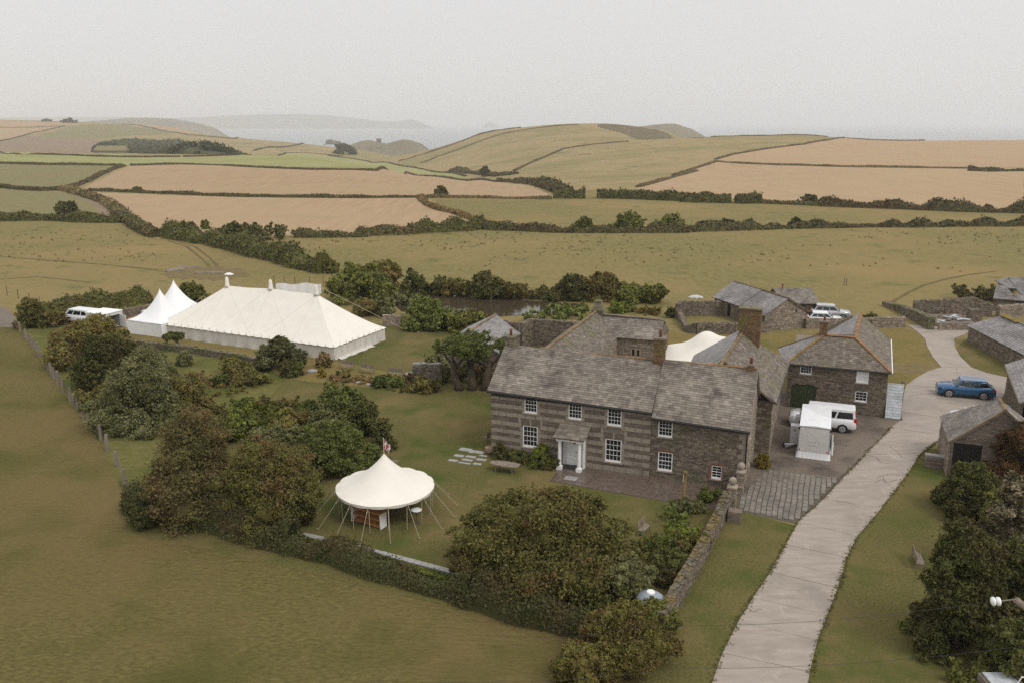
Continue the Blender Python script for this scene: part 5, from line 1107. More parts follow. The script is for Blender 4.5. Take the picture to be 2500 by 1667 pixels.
def surf(a, b, up=.012):
    """point on the canopy over plan position (a, b)"""
    ra = min(max(a, 5.7), 18.55)
    if 5.7 <= a <= 18.55: f = 1 - abs(b - WM / 2) / (WM / 2); zt = rz_m(a)
    else:
        da = (a / 5.7) if a < 5.7 else (LM - a) / (LM - 18.55); f = min(da, 1 - abs(b - WM / 2) / (WM / 2)); zt = KP[2][1] if a < 5.7 else KP[0][1]
    return X(a, b, EZ + (zt - EZ) * max(f, 0) ** 1.22 + up)
M['seam'] = plain('canvas_seam_tape', (.60, .56, .49), .8, .2)
mb = MB()
for ka, kz in KP: mb.tube([surf(ka, WM / 2 * k / 10, .004) for k in range(11)], .014, 4)
for a0, a1, b1 in ((5.7, 0, 0), (5.7, 0, WM), (18.55, LM, 0)): mb.tube([surf(a0 + (a1 - a0) * k / 10, WM / 2 + (b1 - WM / 2) * k / 10, .004) for k in range(11)], .014, 4)
for a0, a1 in ((18.5, 11.0), (12.1, 5.6), (12.4, 17.5), (18.5, 22.5), (5.7, 10.5)): mb.tube([surf(a0 + (a1 - a0) * k / 8, WM / 2 * (1 - k / 8), .006) for k in range(9)], .010, 4)
mb.build('seam', M['seam'], mq, off=mo)
for ka, kz in KP:
    MB().lathe(X(ka, WM / 2, kz - .12), [(.34, 0), (.25, .2), (.21, .7), (.17, 1.0), (.10, 1.12), (.03, 1.16)], 12).build('king_pole_cap', M['canvas'], mq, off=mo, smooth=True)
def wallpanel(a0, b0, a1, b1):
    V_, Q_ = [], []; N_ = 9; L_ = math.hypot(a1 - a0, b1 - b0); na, nb = (b1 - b0) / L_, -(a1 - a0) / L_
    for i in range(N_ + 1):
        t = i / N_; w_ = .035 * math.sin(t * 9 + a0 * 3) + random.uniform(-.012, .012); o2 = .0 if i in (0, N_) else w_
        for z, k in ((-.02, 1.9), (.06, 1.2), (.75, .8), (EZ - .03, 0)): V_.append(X(a0 + (a1 - a0) * t + na * (o2 * k + .06 * (k > 1)), b0 + (b1 - b0) * t + nb * (o2 * k + .06 * (k > 1)), z))
    for i in range(N_):
        for k in range(3): Q_.append((i * 4 + k, i * 4 + k + 1, i * 4 + k + 5, i * 4 + k + 4))
    npmesh('wall_panel', np.array(V_) - np.array(mo), Q_, M['canvas_wall'], mq, smooth=True)
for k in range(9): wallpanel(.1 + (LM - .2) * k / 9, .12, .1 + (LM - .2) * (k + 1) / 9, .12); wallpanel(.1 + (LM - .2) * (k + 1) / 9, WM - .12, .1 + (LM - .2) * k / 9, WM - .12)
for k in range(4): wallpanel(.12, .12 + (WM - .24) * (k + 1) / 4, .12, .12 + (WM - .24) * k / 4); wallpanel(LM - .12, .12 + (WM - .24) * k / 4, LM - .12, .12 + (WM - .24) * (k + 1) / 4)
mbp, mbr = MB(), MB()
for (a, b) in [(LM * k / 24, 0) for k in range(25)] + [(0, WM * k / 9) for k in range(1, 10)] + [(LM, WM * k / 9) for k in range(1, 10)] + [(LM * k / 24, WM) for k in range(1, 24)]:
    mbp.tube([X(a, b, EZ - .05), X(a, b, EZ + .30)], .018, 4)
    oa = -1.3 if a == 0 else (1.3 if a == LM else 0); ob = -1.1 if b == 0 else (1.1 if b == WM else 0)
    mbr.tube([X(a, b, EZ + .05), X(a + oa * .55, b + ob * .55, 0)], .011, 3)
for k in range(16): mbr.tube([X(LM * (k + .5) / 16, .07, EZ - .08), X(LM * (k + .5) / 16 - .35, .03, .45)], .010, 3)
for k in range(9): mbr.tube([X(.03, WM * (k + .5) / 9, EZ - .08), X(.0, WM * (k + .5) / 9 - .3, .4)], .010, 3)
mbr.tube([X(5.6, WM / 2, 6.6), X(-1.5, WM / 2 + 6.0, 1.2)], .02, 4); mbr.tube([X(18.6, WM / 2, 6.5), X(27.5, WM / 2 + 2, 1.5)], .02, 4); mbr.tube([X(18.6, WM / 2, 6.5), X(17, WM + 3.5, .2)], .02, 4); mbr.tube([X(12.1, WM / 2, 6.6), X(11, WM + 3.5, .2)], .02, 4); mbr.tube([X(12.1, WM / 2, 6.6), X(14.5, WM + 3.5, .2)], .02, 4)
mbp.build('eave_pole_tips', M['pole'], mq, off=mo, kind='stuff'); mbr.build('guy_ropes', M['rope'], mq, off=mo, kind='stuff')
V_, Q_ = [], []                         # loose skirt lying on the grass at the right end
for i in range(13):
    b = WM * .1 + WM * .62 * i / 12
    for a, z in ((.10, .16), (-.18, .05), (-.45 - .12 * math.sin(i * 1.7), .02)): V_.append(X(a, b - .3, z))
for i in range(12):
    for k in range(2): Q_.append((i * 3 + k, i * 3 + k + 1, i * 3 + k + 4, i * 3 + k + 3))
npmesh('skirt', np.array(V_) - np.array(mo), Q_, M['canvas_wall'], mq, smooth=True)
# ------------------------------------------------------------------ two white peaked tents
def pagoda(c, s, pk, label):
    t = thing('pagoda_tent', label, 'tent', (*c, 0), 0, 'white peaked tents beside the marquee'); e = 1.62
    V_, Q_ = [], []; N_, K = 32, 12
    for k in range(K + 1):
        f = k / K
        for i in range(N_):
            q = i / N_ * 4; sd_ = int(q); fr = q - sd_; cs = [(-1, -1), (1, -1), (1, 1), (-1, 1), (-1, -1)]
            a = cs[sd_][0] + (cs[sd_ + 1][0] - cs[sd_][0]) * fr; b = cs[sd_][1] + (cs[sd_ + 1][1] - cs[sd_][1]) * fr
            r = (1 - f) ** 1.0; z = e + (pk - e) * (f ** 2.1 * .55 + .45 * f) - .05 * math.sin(fr * math.pi) * (1 - f)
            rr = s / 2 * (1 - f) if f < 1 else .03; rd = f ** .5; l = math.hypot(a, b); a2, b2 = a * (1 - rd) + a / l * rd, b * (1 - rd) + b / l * rd
            V_.append((-ex * a2 * rr + nx_ * b2 * rr, -ey * a2 * rr + ny_ * b2 * rr, z))
    for k in range(K):
        for i in range(N_): Q_.append((k * N_ + i, k * N_ + (i + 1) % N_, (k + 1) * N_ + (i + 1) % N_, (k + 1) * N_ + i))
    npmesh('canopy', V_, Q_, M['pvc'], t, smooth=True)
    h = s / 2 - .05; Y = lambda a, b, z: (-ex * a + nx_ * b, -ey * a + ny_ * b, z)
    for (a0, b0), (a1, b1) in (((-h, -h), (h, -h)), ((h, -h), (h, h)), ((h, h), (-h, h)), ((-h, h), (-h, -h))):
        V_, Q_ = [], []
        for i in range(13):
            f = i / 12; w_ = .02 * math.sin(i * 2.1); 
            for z in (0, .8, e + .02): V_.append(Y(a0 + (a1 - a0) * f + (b1 - b0) / s * w_, b0 + (b1 - b0) * f - (a1 - a0) / s * w_, z))
        for i in range(12):
            for k in range(2): Q_.append((i * 3 + k, i * 3 + k + 1, i * 3 + k + 4, i * 3 + k + 3))
        npmesh('wall_panel', V_, Q_, M['pvc'], t, smooth=True)
    mb = MB()
    for a, b in ((-h, -h), (h, -h), (h, h), (-h, h)): mb.tube([Y(a * 1.01, b * 1.01, 0), Y(a * 1.01, b * 1.01, e)], .04, 6)
    mb.build('corner_post', M['white'], t); MB().lathe((0, 0, pk - .05), [(.05, 0), (.03, .12), (.01, .2)], 8).build('finial', M['white'], t)
pagoda((-41.35, 99.3), 5.5, 4.95, 'white peaked tent with shorter spire, in front beside the trailer')
pagoda((-41.6, 104.2), 5.6, 5.1, 'white peaked tent with taller spire, tucked behind its twin')
# ------------------------------------------------------------------ round pole tent with flag
rc = (-8.0, 50.35)
rt = thing('round_tent', 'small round cream pole tent with flag on top, open sided, on the lawn', 'tent', (*rc, 0))
V_, Q_ = [], []; N_, K = 64, 12; RZ, RA, RR = 1.80, 3.95, 3.08
for k in range(K + 1):
    f = k / K
    for i in range(N_):
        th = 2 * math.pi * i / N_; sc_ = abs(math.cos(th * 8)); r = RR * (1 - f) * (1 + .012 * (sc_ - .5) * (1 - f)); z = RZ + (RA - RZ) * (.38 * f + .62 * f ** 2.3) - (.05 * (1 - sc_) if k == 0 else 0)
        V_.append((max(r, .02) * math.cos(th), max(r, .02) * math.sin(th), z))
for k in range(K):
    for i in range(N_): Q_.append((k * N_ + i, k * N_ + (i + 1) % N_, (k + 1) * N_ + (i + 1) % N_, (k + 1) * N_ + i))
npmesh('canopy', V_, Q_, M['canvas'], rt, smooth=True)
V_, Q_ = [], []
for i in range(N_):
    th = 2 * math.pi * i / N_; sc_ = abs(math.cos(th * 8)); r = RR * (1 + .012 * (sc_ - .5)) + .004
    V_ += [(r * math.cos(th), r * math.sin(th), RZ + .01 - .05 * (1 - sc_)), ((r - .03) * math.cos(th), (r - .03) * math.sin(th), RZ - .17 - .03 * sc_)]
for i in range(N_): Q_.append((2 * i, 2 * i + 1, (2 * i + 3) % (2 * N_), (2 * i + 2) % (2 * N_)))
npmesh('valance', V_, Q_, M['canvas'], rt, smooth=True)
mb = MB(); mbr = MB()
for k in range(16):
    th = 2 * math.pi * (k + .5) / 16; c_, s_ = math.cos(th), math.sin(th)
    mb = MB().tube([(2.92 * c_, 2.92 * s_, 0), (2.98 * c_, 2.98 * s_, RZ)], .022, 6); mb.build('side_pole', M['rope'], rt)
    mbr = MB().tube([(3.06 * c_, 3.06 * s_, RZ - .03), (4.55 * c_, 4.55 * s_, .03)], .014, 4).sphere((3.3 * c_, 3.3 * s_, RZ - .32), .04, 6, 4).tube([(4.5 * c_, 4.5 * s_, 0), (4.62 * c_, 4.62 * s_, .15)], .02, 5); mbr.build('guy_rope', M['rope'], rt)
MB().tube([(0, 0, 0), (0, 0, RA + 1.05)], .035, 8).build('king_pole', M['rope'], rt)
# union flag hanging from the mast
M['fl_blue'] = plain('flag_blue', (.03, .04, .15), .8, .2); M['fl_white'] = plain('flag_white', (.72, .72, .72), .8, .2); M['fl_red'] = plain('flag_red', (.52, .045, .04), .8, .2)
fg = thing('flag', 'small drooping union flag flying from the round tent mast', 'flag', (rc[0] + .04, rc[1], RA + .34)); fg.scale = (.82, .82, .82)
def flagpt(u_, v_, d): return (.46 * u_ * (1 - .25 * v_) + .03 * math.sin(v_ * 5), .09 * math.sin(u_ * 7 + v_ * 3) - d, .72 * (1 - v_) - .34 * u_ * u_ - .12 * u_)
def flagstrip(name, mat, segs, d):
    mb = MB()
    for (u0, v0, u1, v1, hw) in segs:
        N2 = 10; L_ = math.hypot(u1 - u0, (v1 - v0) * 1.2) or 1; pu, pv = -(v1 - v0) / L_ * hw, (u1 - u0) / L_ * hw; vs = []
        for i in range(N2 + 1):
            t = i / N2; a, b = u0 + (u1 - u0) * t, v0 + (v1 - v0) * t
            for s_ in (-1, 1): vs.append(flagpt(min(max(a + pu * s_, 0), 1), min(max(b + pv * s_, 0), 1), d))
        mb.add(vs, [(2 * i, 2 * i + 1, 2 * i + 3, 2 * i + 2) for i in range(N2)])
    mb.build(name, M[mat], fg)
for sgn in (1, -1):
    flagstrip('flag_field', 'fl_blue', [(0, .1 + .2 * k, 1, .1 + .2 * k, .1) for k in range(5)], 0)
    flagstrip('white_saltire', 'fl_white', [(0, 0, 1, 1, .12), (0, 1, 1, 0, .12)], .004 * sgn)
    flagstrip('red_saltire', 'fl_red', [(0, 0, 1, 1, .045), (0, 1, 1, 0, .045)], .008 * sgn)
    flagstrip('white_cross', 'fl_white', [(0, .5, 1, .5, .19), (.5, 0, .5, 1, .19)], .012 * sgn)
    flagstrip('red_cross', 'fl_red', [(0, .5, 1, .5, .11), (.5, 0, .5, 1, .11)], .016 * sgn)
# bar counter, small tables, chairs
M['orangewood'] = nmat('varnished_bar_wood', (.36, .165, .06), (.48, .24, .095), 3, stretch=(.3, 3, 1), rough=.5)
b0, b1 = P(858, 1272), P(930, 1293); br = thing('bar_counter', 'wooden bar counter with shelves and white end panel under the round tent', 'bar counter', (*b0, 0), math.atan2(b1[1] - b0[1], b1[0] - b0[0])); lb_ = math.dist(b0, b1)
MB().box(0, lb_, -.05, .62, .98, 1.04).build('counter_top', M['orangewood'], br); MB().box(.03, lb_ - .06, .02, .5, .55, .59).build('shelf', M['orangewood'], br); MB().box(.03, lb_ - .06, .02, .5, .1, .14).build('shelf', M['orangewood'], br)
MB().box(.03, lb_ - .06, .52, .56, 0, .98).build('front_panel', M['orangewood'], br); MB().box(lb_ - .06, lb_, -.02, .58, 0, .98).build('end_panel', M['white'], br); MB().box(0, .05, -.02, .58, 0, .98).build('end_panel', M['white'], br)
def round_table(name, label, c, r, h, mat, leg, group=None):
    t = thing(name, label, 'table', c, 0, group); MB().lathe((0, 0, h - .03), [(r * .9, 0), (r, .008), (r, .03)], 22).build('table_top', M[mat], t)
    MB().tube([(0, 0, .03), (0, 0, h - .03)], .03, 8).build('pedestal', M[leg], t); MB().lathe((0, 0, 0), [(r * .7, 0), (r * .65, .03), (.03, .05)], 14).build('foot', M[leg], t)
round_table('cocktail_table', 'white round-topped cocktail table under the round tent', (*P(1016.6, 1243, 1.0), 0), .33, 1.0, 'white', 'pole')
x, y = P(1233, 1131, .62); ot = thing('oval_table', 'weathered oval slatted garden table on the lawn before the shrubs', 'table', (x, y, 0), TH)
sl_ = []
for k in range(9):
    a = -1.08 + 2.16 * k / 9; b = a + 2.16 / 9 - .012; f = lambda q: .46 * math.sqrt(max(.04, 1 - (q / 1.12) ** 2)) ** .6
    MB().prism([(a, -f(a)), (b, -f(b)), (b, f(b)), (a, f(a))], .59, .62).build('slat', M['wood_grey'], ot)
for a in (-.62, .62):
    for b in (-.25, .25): MB().tube([(a, b, 0), (a * .92, b, .59)], .032, 6).build('leg', M['wood_grey'], ot)
MB().box(-.6, .6, -.03, .03, .18, .22).build('stretcher', M['wood_grey'], ot)
def chair(label, px, py, rz, fold=True):
    x, y = P(px, py); t = thing('folding_chair', label, 'chair', (x, y, 0), rz)
    for k in range(5): MB().box(-.22 + .09 * k, -.15 + .09 * k, -.2, .2, .40, .42).build('seat_slat', M['wood_grey'], t)
    for k in range(4): MB().box(.24, .26, -.17 + .09 * k, -.11 + .09 * k, .45, .86).build('back_slat', M['wood_grey'], t)
    for b in (-.2, .2): MB().tube([(-.22, b, 0), (.24, b, .5), (.30, b, .9)], .022, 5).build('leg', M['wood_grey'], t); MB().tube([(.24, b, 0), (-.2, b, .42)], .022, 5).build('leg', M['wood_grey'], t)
chair('slatted garden chair seen right of the round tent peak', 964, 1138, R(200)); chair('slatted garden chair half hidden behind the round tent peak', 942, 1136, R(215))
chair('dark wooden chair at the left end of the farmhouse front', 1187, 1078, R(-40))
def bench(label, px, py, rz, l=1.5, group=None):
    x, y = P(px, py); t = thing('garden_bench', label, 'bench', (x, y, 0), rz, group)
    for k in range(3): MB().box(-l / 2, l / 2, -.2 + .13 * k, -.09 + .13 * k, .40, .43).build('seat_slat', M['wood_grey'], t)
    for k in range(3): MB().box(-l / 2, l / 2, .2, .23, .52 + .13 * k, .62 + .13 * k).build('back_slat', M['wood_grey'], t)
    for a in (-l / 2 + .05, l / 2 - .05): MB().tube([(a, -.17, 0), (a, -.17, .6)], .03, 6).build('leg', M['wood_grey'], t); MB().tube([(a, .21, 0), (a, .22, .88)], .03, 6).build('leg', M['wood_grey'], t)
g_ = 'slatted benches along the dry lawn edge'
bench('slatted bench nearest the marquee corner, facing the border', 846, 902, R(-22), 1.5, g_); bench('middle slatted bench of three behind the flower border', 896, 911, R(-22), 1.5, g_); bench('slatted bench nearest the stone pier wall', 964, 920, R(-22), 1.5, g_)
bench('dark weathered bench in the lawn beside the shrub border', 1572, 1302, R(60), 1.1); bench('wooden bench end showing beside the big round laurel', 2240, 1378, R(75), 1.4)
# urn, water tank with pointed lid
M['terracotta'] = nmat('pale_terracotta', (.25, .17, .12), (.33, .24, .17), 5)
x, y = P(1195, 1108); u_ = thing('planter_urn', 'round terracotta planter at the house corner beside the clipped ball', 'planter', (x, y, 0)); MB().lathe((0, 0, 0), [(.18, 0), (.30, .25), (.34, .45), (.30, .52), (.34, .56), (.28, .56), (.26, .48)], 16).build('bowl', M['terracotta'], u_, smooth=True); MB().lathe((0, 0, .44), [(.27, 0), (.02, .06)], 10).build('soil', M['joint'], u_)
M['lead'] = plain('grey_blue_lid', (.26, .29, .33), .35, .5)
x, y = P(1588, 1459, .8); d_ = thing('water_tank', 'round water tank with grey conical lid hidden by the garden wall', 'tank', (x, y, 0)); MB().lathe((0, 0, 0), [(.68, 0), (.68, .75)], 20).build('drum', M['black'], d_); MB().lathe((0, 0, .75), [(.74, 0), (.74, .06), (.55, .22), (.28, .36), (.2, .37)], 22).build('lid', M['lead'], d_, smooth=True); MB().lathe((0, 0, 1.10), [(.22, 0), (.22, .06), (.18, .10)], 14).build('cap', M['white'], d_)
# gate piers with stone balls, iron gate
def pier(label, px, py, h, w_, group='ball-topped gate piers'):
    x, y = P(px, py); t = thing('gate_pier', label, 'gate pier', (x, y, 0), TH, group); mb = MB()
    for fr in (Fr((-w_ / 2, -w_ / 2), (1, 0), (0, -1)), Fr((w_ / 2, -w_ / 2), (0, 1), (1, 0)), Fr((-w_ / 2, w_ / 2), (0, -1), (-1, 0)), Fr((w_ / 2, w_ / 2), (-1, 0), (0, 1))): stone_face(mb, fr, w_, 0, h, (), sw=(.2, .4), sh=(.1, .2))
    MB().box(-w_ / 2, w_ / 2, -w_ / 2, w_ / 2, 0, h).build('shaft', M['mortar'], t); mb.build('shaft_stones', M['rubble_pale'], t, kind='stuff')
    MB().add([(-w_ * .66, -w_ * .66, h), (w_ * .66, -w_ * .66, h), (w_ * .66, w_ * .66, h), (-w_ * .66, w_ * .66, h), (-w_ * .66, -w_ * .66, h + .12), (w_ * .66, -w_ * .66, h + .12), (w_ * .66, w_ * .66, h + .12), (-w_ * .66, w_ * .66, h + .12), (-.12, -.12, h + .25), (.12, -.12, h + .25), (.12, .12, h + .25), (-.12, .12, h + .25)], [(0, 3, 2, 1), (0, 1, 5, 4), (1, 2, 6, 5), (2, 3, 7, 6), (3, 0, 4, 7), (4, 5, 9, 8), (5, 6, 10, 9), (6, 7, 11, 10), (7, 4, 8, 11), (8, 9, 10, 11)]).build('cap', M['rubble_pale'], t)
    MB().sphere((0, 0, h + .47), .26, 16, 10).build('ball', M['ashlar'], t, smooth=True)
pier('stone gate pier with ball finial at the top of the garden wall', 1785, 1236, 1.32, .48); pier('stone gate pier with ball finial against the farmhouse corner', 1805, 1206, 1.55, .45)
x0, y0 = P(1778, 1205); gt = thing('iron_gate', 'dark iron garden gate beside the ball-topped pier', 'gate', (x0, y0, 0), R(35))
for k in range(7): MB().tube([(-.9 + .13 * k, 0, .1), (-.9 + .13 * k, 0, 1.15)], .014, 5).build('bar', M['black'], gt)
for z in (.2, 1.05): MB().box(-.92, -.08, -.015, .015, z, z + .04).build('rail', M['black'], gt)
# mounting block of dark slabs
x, y = P(1793, 1272); mbk = thing('mounting_block', 'dark stacked stone mounting block beside the garden wall end', 'mounting block', (x, y, 0), TH)
for k in range(4): MB().box(-.42 + .03 * (k % 2), .42 - .02 * (k % 3), -.35 + .02 * k, .35, .01 + .19 * k, .01 + .19 * k + .165, .015).build('stone_slab', M['rubble_dark'], mbk)
x, y = P(2285, 1138); ss_ = thing('stone_bench', 'stepped stack of long pale slabs beside the roadside shed', 'stone bench', (x, y, 0), TH)
for k in range(4): MB().box(-.75, .75, -.5 + .16 * k, .5, .01 + .2 * k, .01 + .2 * k + .18, .015).build('stone_slab', M['rubble_dark'] if k < 3 else M['paleslab'], ss_)
# heap of slabs behind the lane wall
x, y = P(2325, 792); hp = thing('slate_heap', 'heap of tumbled pale slates and beams behind the lane wall', 'rubble heap', (x, y, 0))
for k in range(26):
    a, b, z = random.uniform(-2.2, 2.2), random.uniform(-1.2, 2.8), random.uniform(.25, .8); l, w_ = random.uniform(.4, 1.3), random.uniform(.15, .4)
    o = MB().box(-l / 2, l / 2, -w_ / 2, w_ / 2, -.05, .05, .02).build('slab', M['paintslate'] if k % 3 else M['rubble_dark'], hp); o.location = (a, b, z); o.rotation_euler = (random.uniform(-.3, .3), random.uniform(-.3, .3), random.uniform(-.5, .7))
MB().prism([(-2.6, -1.4), (2.6, -1.4), (2.4, 3), (-2.4, 3)], 0, .25, [.2, .2, .6, .6]).build('rubble_base', M['rubble_dark'], hp)
# metal field gate near the long barn
x, y = P(2392, 775); fg_ = thing('field_gate', 'grey tubular metal field gate beside the long barn roof', 'gate', (x, y, 0), R(0))
for z in (.3, .55, .8, 1.05, 1.3): MB().tube([(0, 0, z), (2.4, .2, z)], .025, 5).build('rail', M['ridge_grey'], fg_)
for a in (0, 1.2, 2.4): MB().tube([(a, a / 12, .1), (a, a / 12, 1.3)], .03, 5).build('upright', M['ridge_grey'], fg_)
# round table top leaning on the slit-window barn
M['mint'] = plain('mint_table_top', (.33, .52, .52), .4); x, y = P(2466, 1016)
tt = thing('round_board', 'pale turquoise round board leaning against the slit-window barn wall', 'round board', (x, y, 0), R(98)); o = MB().lathe((0, 0, -.02), [(.52, 0), (.52, .04)], 24).build('disc', M['mint'], tt); o.location = (0, .18, .52); o.rotation_euler = (R(75), 0, 0)
o = MB().box(-.05, .05, -.5, .5, .021, .05).build('batten', M['black'], tt); o.location = (0, .18, .52); o.rotation_euler = (R(75), 0, 0)
# ------------------------------------------------------------------ vehicles
M['tyre'] = plain('tyre_rubber', (.018, .018, .018), .8, .2); M['rim'] = plain('alloy_rim', (.42, .42, .42), .35, .5, .6); M['carglass'] = plain('car_glass', (.012, .014, .017), .06, .6)
M['blue'] = plain('metallic_blue_paint', (.020, .098, .22), .25, .5, .35, .6); M['carwhite'] = plain('white_car_paint', (.76, .77, .78), .25, .5, 0, .6); M['silver'] = plain('silver_car_paint', (.48, .49, .50), .25, .5, .5, .6)
M['trim'] = plain('black_plastic_trim', (.02, .02, .021), .6, .3); M['lampred'] = plain('red_lamp_lens', (.42, .02, .02), .2, .5); M['lampclear'] = plain('clear_lamp_lens', (.62, .64, .66), .12, .6); M['chrome'] = plain('bright_trim', (.62, .62, .62), .2, .6, .8)
def car(name, label, cat, c, rz, L_, W_, H_, paint, prof, cabin, wheels, wr, group=None, van=False, rails=True):
    """prof: body stations (x, z bottom, z shoulder, half-width share); cabin: (front foot, front roof, rear roof, rear foot) in x and heights"""
    t = thing(name, label, cat, (*c, 0), rz, group); hw = W_ / 2; vs, fs = [], []
    ring = lambda x, zb, zt, k: [(x, s_ * hw * k * q, zb + (zt - zb) * r) for s_, seq in ((-1, ((.90, 0), (1, .22), (1, .62), (.955, .88), (.86, 1))), (1, ((.86, 1), (.955, .88), (1, .62), (1, .22), (.90, 0)))) for q, r in seq]
    for p_ in prof: vs += ring(*p_)
    n_ = len(prof)
    for i in range(n_ - 1):
        for j in range(10): fs.append((i * 10 + j, i * 10 + (j + 1) % 10, (i + 1) * 10 + (j + 1) % 10, (i + 1) * 10 + j))
    fs += [tuple(range(9, -1, -1)), tuple((n_ - 1) * 10 + j for j in range(10))]
    mb = MB(); mb.add(vs, fs); bd = mb.build('body', M[paint], t, smooth=True); bd.data.polygons.foreach_set('use_smooth', [len(p_.vertices) == 4 for p_ in bd.data.polygons])
    xa, xb, xc, xd, zb, zr = cabin; kb, kt = hw * .93, hw * (.86 if van else .76); N_ = 7
    sec = lambda f: [(xa + (xb - xa) * f, xd + (xc - xd) * f, kb + (kt - kb) * f ** .9, zb + (zr - zb) * f)]
    vs, fs = [], []
    for k in range(N_ + 1):
        f = k / N_; f2 = f if f < .86 else .86 + (f - .86) * .9; x0, x1, h, z = xa + (xb - xa) * f, xd + (xc - xd) * f, kb + (kt - kb) * f, zb + (zr - zb) * (math.sin(f * math.pi / 2) ** .75 if f > .75 else f * .98)
        vs += [(x0, -h * .94, z), (x0 + .03, 0, z), (x0, h * .94, z), ((x0 + x1) / 2, h, z), (x1, h * .94, z), (x1 - .03, 0, z), (x1, -h * .94, z), ((x0 + x1) / 2, -h, z)]
    for k in range(N_):
        for j in range(8): fs.append((k * 8 + j, k * 8 + (j + 1) % 8, (k + 1) * 8 + (j + 1) % 8, (k + 1) * 8 + j))
    m_ = N_ * 8; vs.append(((xb + xc) / 2, 0, zr + .035)); fs += [(m_ + j, m_ + (j + 1) % 8, len(vs) - 1) for j in range(8)]
    MB().add(vs, fs).build('roof', M[paint], t)
    def P_(f, s_, g, o=.012):            # point on the side at height share f, length share g
        x0, x1, h = xa + (xb - xa) * f, xd + (xc - xd) * f, (kb + (kt - kb) * f); x = x0 + (x1 - x0) * g; bow = .94 + .06 * (1 - abs(2 * g - 1))
        return (x, s_ * (h * bow + o), zb + (zr - zb) * f * .98)
    cuts = ((.07, .36), (.385, .66), (.685, .93)) if not van else ((.09, .30), (.335, .62), (.655, .95))
    for s_ in (-1, 1):
        for g0, g1 in cuts:
            mb = MB(); q = [P_(.10, s_, g0), P_(.10, s_, (g0 + g1) / 2), P_(.10, s_, g1), P_(.78, s_, g1 - .0), P_(.78, s_, (g0 + g1) / 2), P_(.78, s_, g0 + .0)]
            mb.poly(q if s_ < 0 else q[::-1]); mb.build('side_window', M['carglass'], t)
        if not van: MB().tube([P_(.06, s_, .05, .016), P_(.06, s_, .96, .016), P_(.80, s_, .95, .016), P_(.83, s_, .10, .016)], .014, 4).build('window_trim', M['chrome'], t)
        MB().box(xa - .28, xa - .10, s_ * hw - (.0 if s_ < 0 else -.02) - .10 * (s_ < 0), s_ * hw + .10 * (s_ > 0) + .02 * (s_ < 0), zb + .02, zb + .16).build('mirror', M['trim'] if van else M[paint], t)
        if rails: MB().tube([(xb - .1, s_ * kt * .9, zr - .0), ((xb + xc) / 2, s_ * kt * .9, zr + .06), (xc + .1, s_ * kt * .9, zr - .0)], .022, 5).build('roof_rail', M['chrome'], t)
        MB().box(-L_ / 2 + .35, L_ / 2 - .35, s_ * hw * .995 - .01, s_ * hw * .995 + .01, prof[2][1] + .01, prof[2][1] + .10).build('sill', M['trim'], t)
    for nm, xa_, xb_ in (('windscreen', xa, xb), ('rear_window', xd, xc)):
        sg = 1 if xa_ > 0 or nm == 'windscreen' else -1; sg = 1 if nm == 'windscreen' else -1; o = .03 * sg
        q = [(xa_ + (xb_ - xa_) * f + o, s_ * (kb + (kt - kb) * f) * .84, zb + (zr - zb) * f * .98) for f, s_ in ((.10, -1), (.10, 1), (.80, 1), (.80, -1))]; q = [q[0], (q[0][0] + .035 * sg, 0, q[0][2]), q[1], q[2], (q[2][0] + .035 * sg, 0, q[2][2]), q[3]]
        MB().poly(q if sg > 0 else q[::-1]).build(nm, M['carglass'], t)
    for x in wheels:
        for s_ in (-1, 1):
            y1 = s_ * (hw + .012); y0 = s_ * (hw - .21); N2 = 18; ar = MB(); vs = [(x + (wr + .07) * math.cos(2 * math.pi * j / N2), s_ * (hw + .004), wr + (wr + .07) * math.sin(2 * math.pi * j / N2)) for j in range(N2)]; vs = [q for q in vs if q[2] > .22]
            ar.poly(vs if s_ < 0 else vs[::-1]).build('wheel_arch', M['trim'], t)
            ty = MB(); ty.tube([(x, y0, wr), (x, y1 - s_ * .02, wr), (x, y1, wr)], [wr, wr, wr * .94], N2); w_ = ty.build('wheel', M['tyre'], t)
            rm = MB(); rm.tube([(x, y1, wr), (x, y1 + s_ * .012, wr)], [wr * .68, wr * .62], N2); r_ = rm.build('rim', M['rim'] if not van else M['silver'], w_)
            sp = MB()
            for j in range(5): a = 2 * math.pi * j / 5 + .3; sp.tube([(x + wr * .24 * math.cos(a), y1 + s_ * .016, wr + wr * .24 * math.sin(a)), (x + wr * .5 * math.cos(a + .0), y1 + s_ * .016, wr + wr * .5 * math.sin(a))], wr * .10, 5)
            sp.build('rim_opening', M['trim'], w_)
    xf, xr = L_ / 2, -L_ / 2; zs = prof[2][2]
    for s_ in (-1, 1):
        MB().add([(xf - .02, s_ * hw * .52, zs - .30), (xf - .30, s_ * hw * .985, zs - .26), (xf - .34, s_ * hw * .97, zs - .12), (xf - .05, s_ * hw * .50, zs - .16), (xf - .4, s_ * hw * .5, zs - .2)], [(0, 1, 2, 3), (1, 0, 4), (2, 1, 4), (3, 2, 4), (0, 3, 4)]).build('headlight', M['lampclear'], t)
        h_ = (.55 if van else .2); MB().box(xr - .012, xr + .20, s_ * hw * .80 - .14 * (s_ > 0) * 0 - .1, s_ * hw * .80 + .16 * hw + .0, zs - .1 - h_ / 2, zs - .1 + h_ / 2).build('tail_light', M['lampred'], t)
    MB().box(xf - .12, xf + .015, -hw * .86, hw * .86, prof[0][1] + .02, prof[0][1] + .22).build('bumper', M['trim'], t); MB().box(xr - .015, xr + .14, -hw * .9, hw * .9, prof[0][1] + .02, prof[0][1] + .26).build('bumper', M['trim'], t)
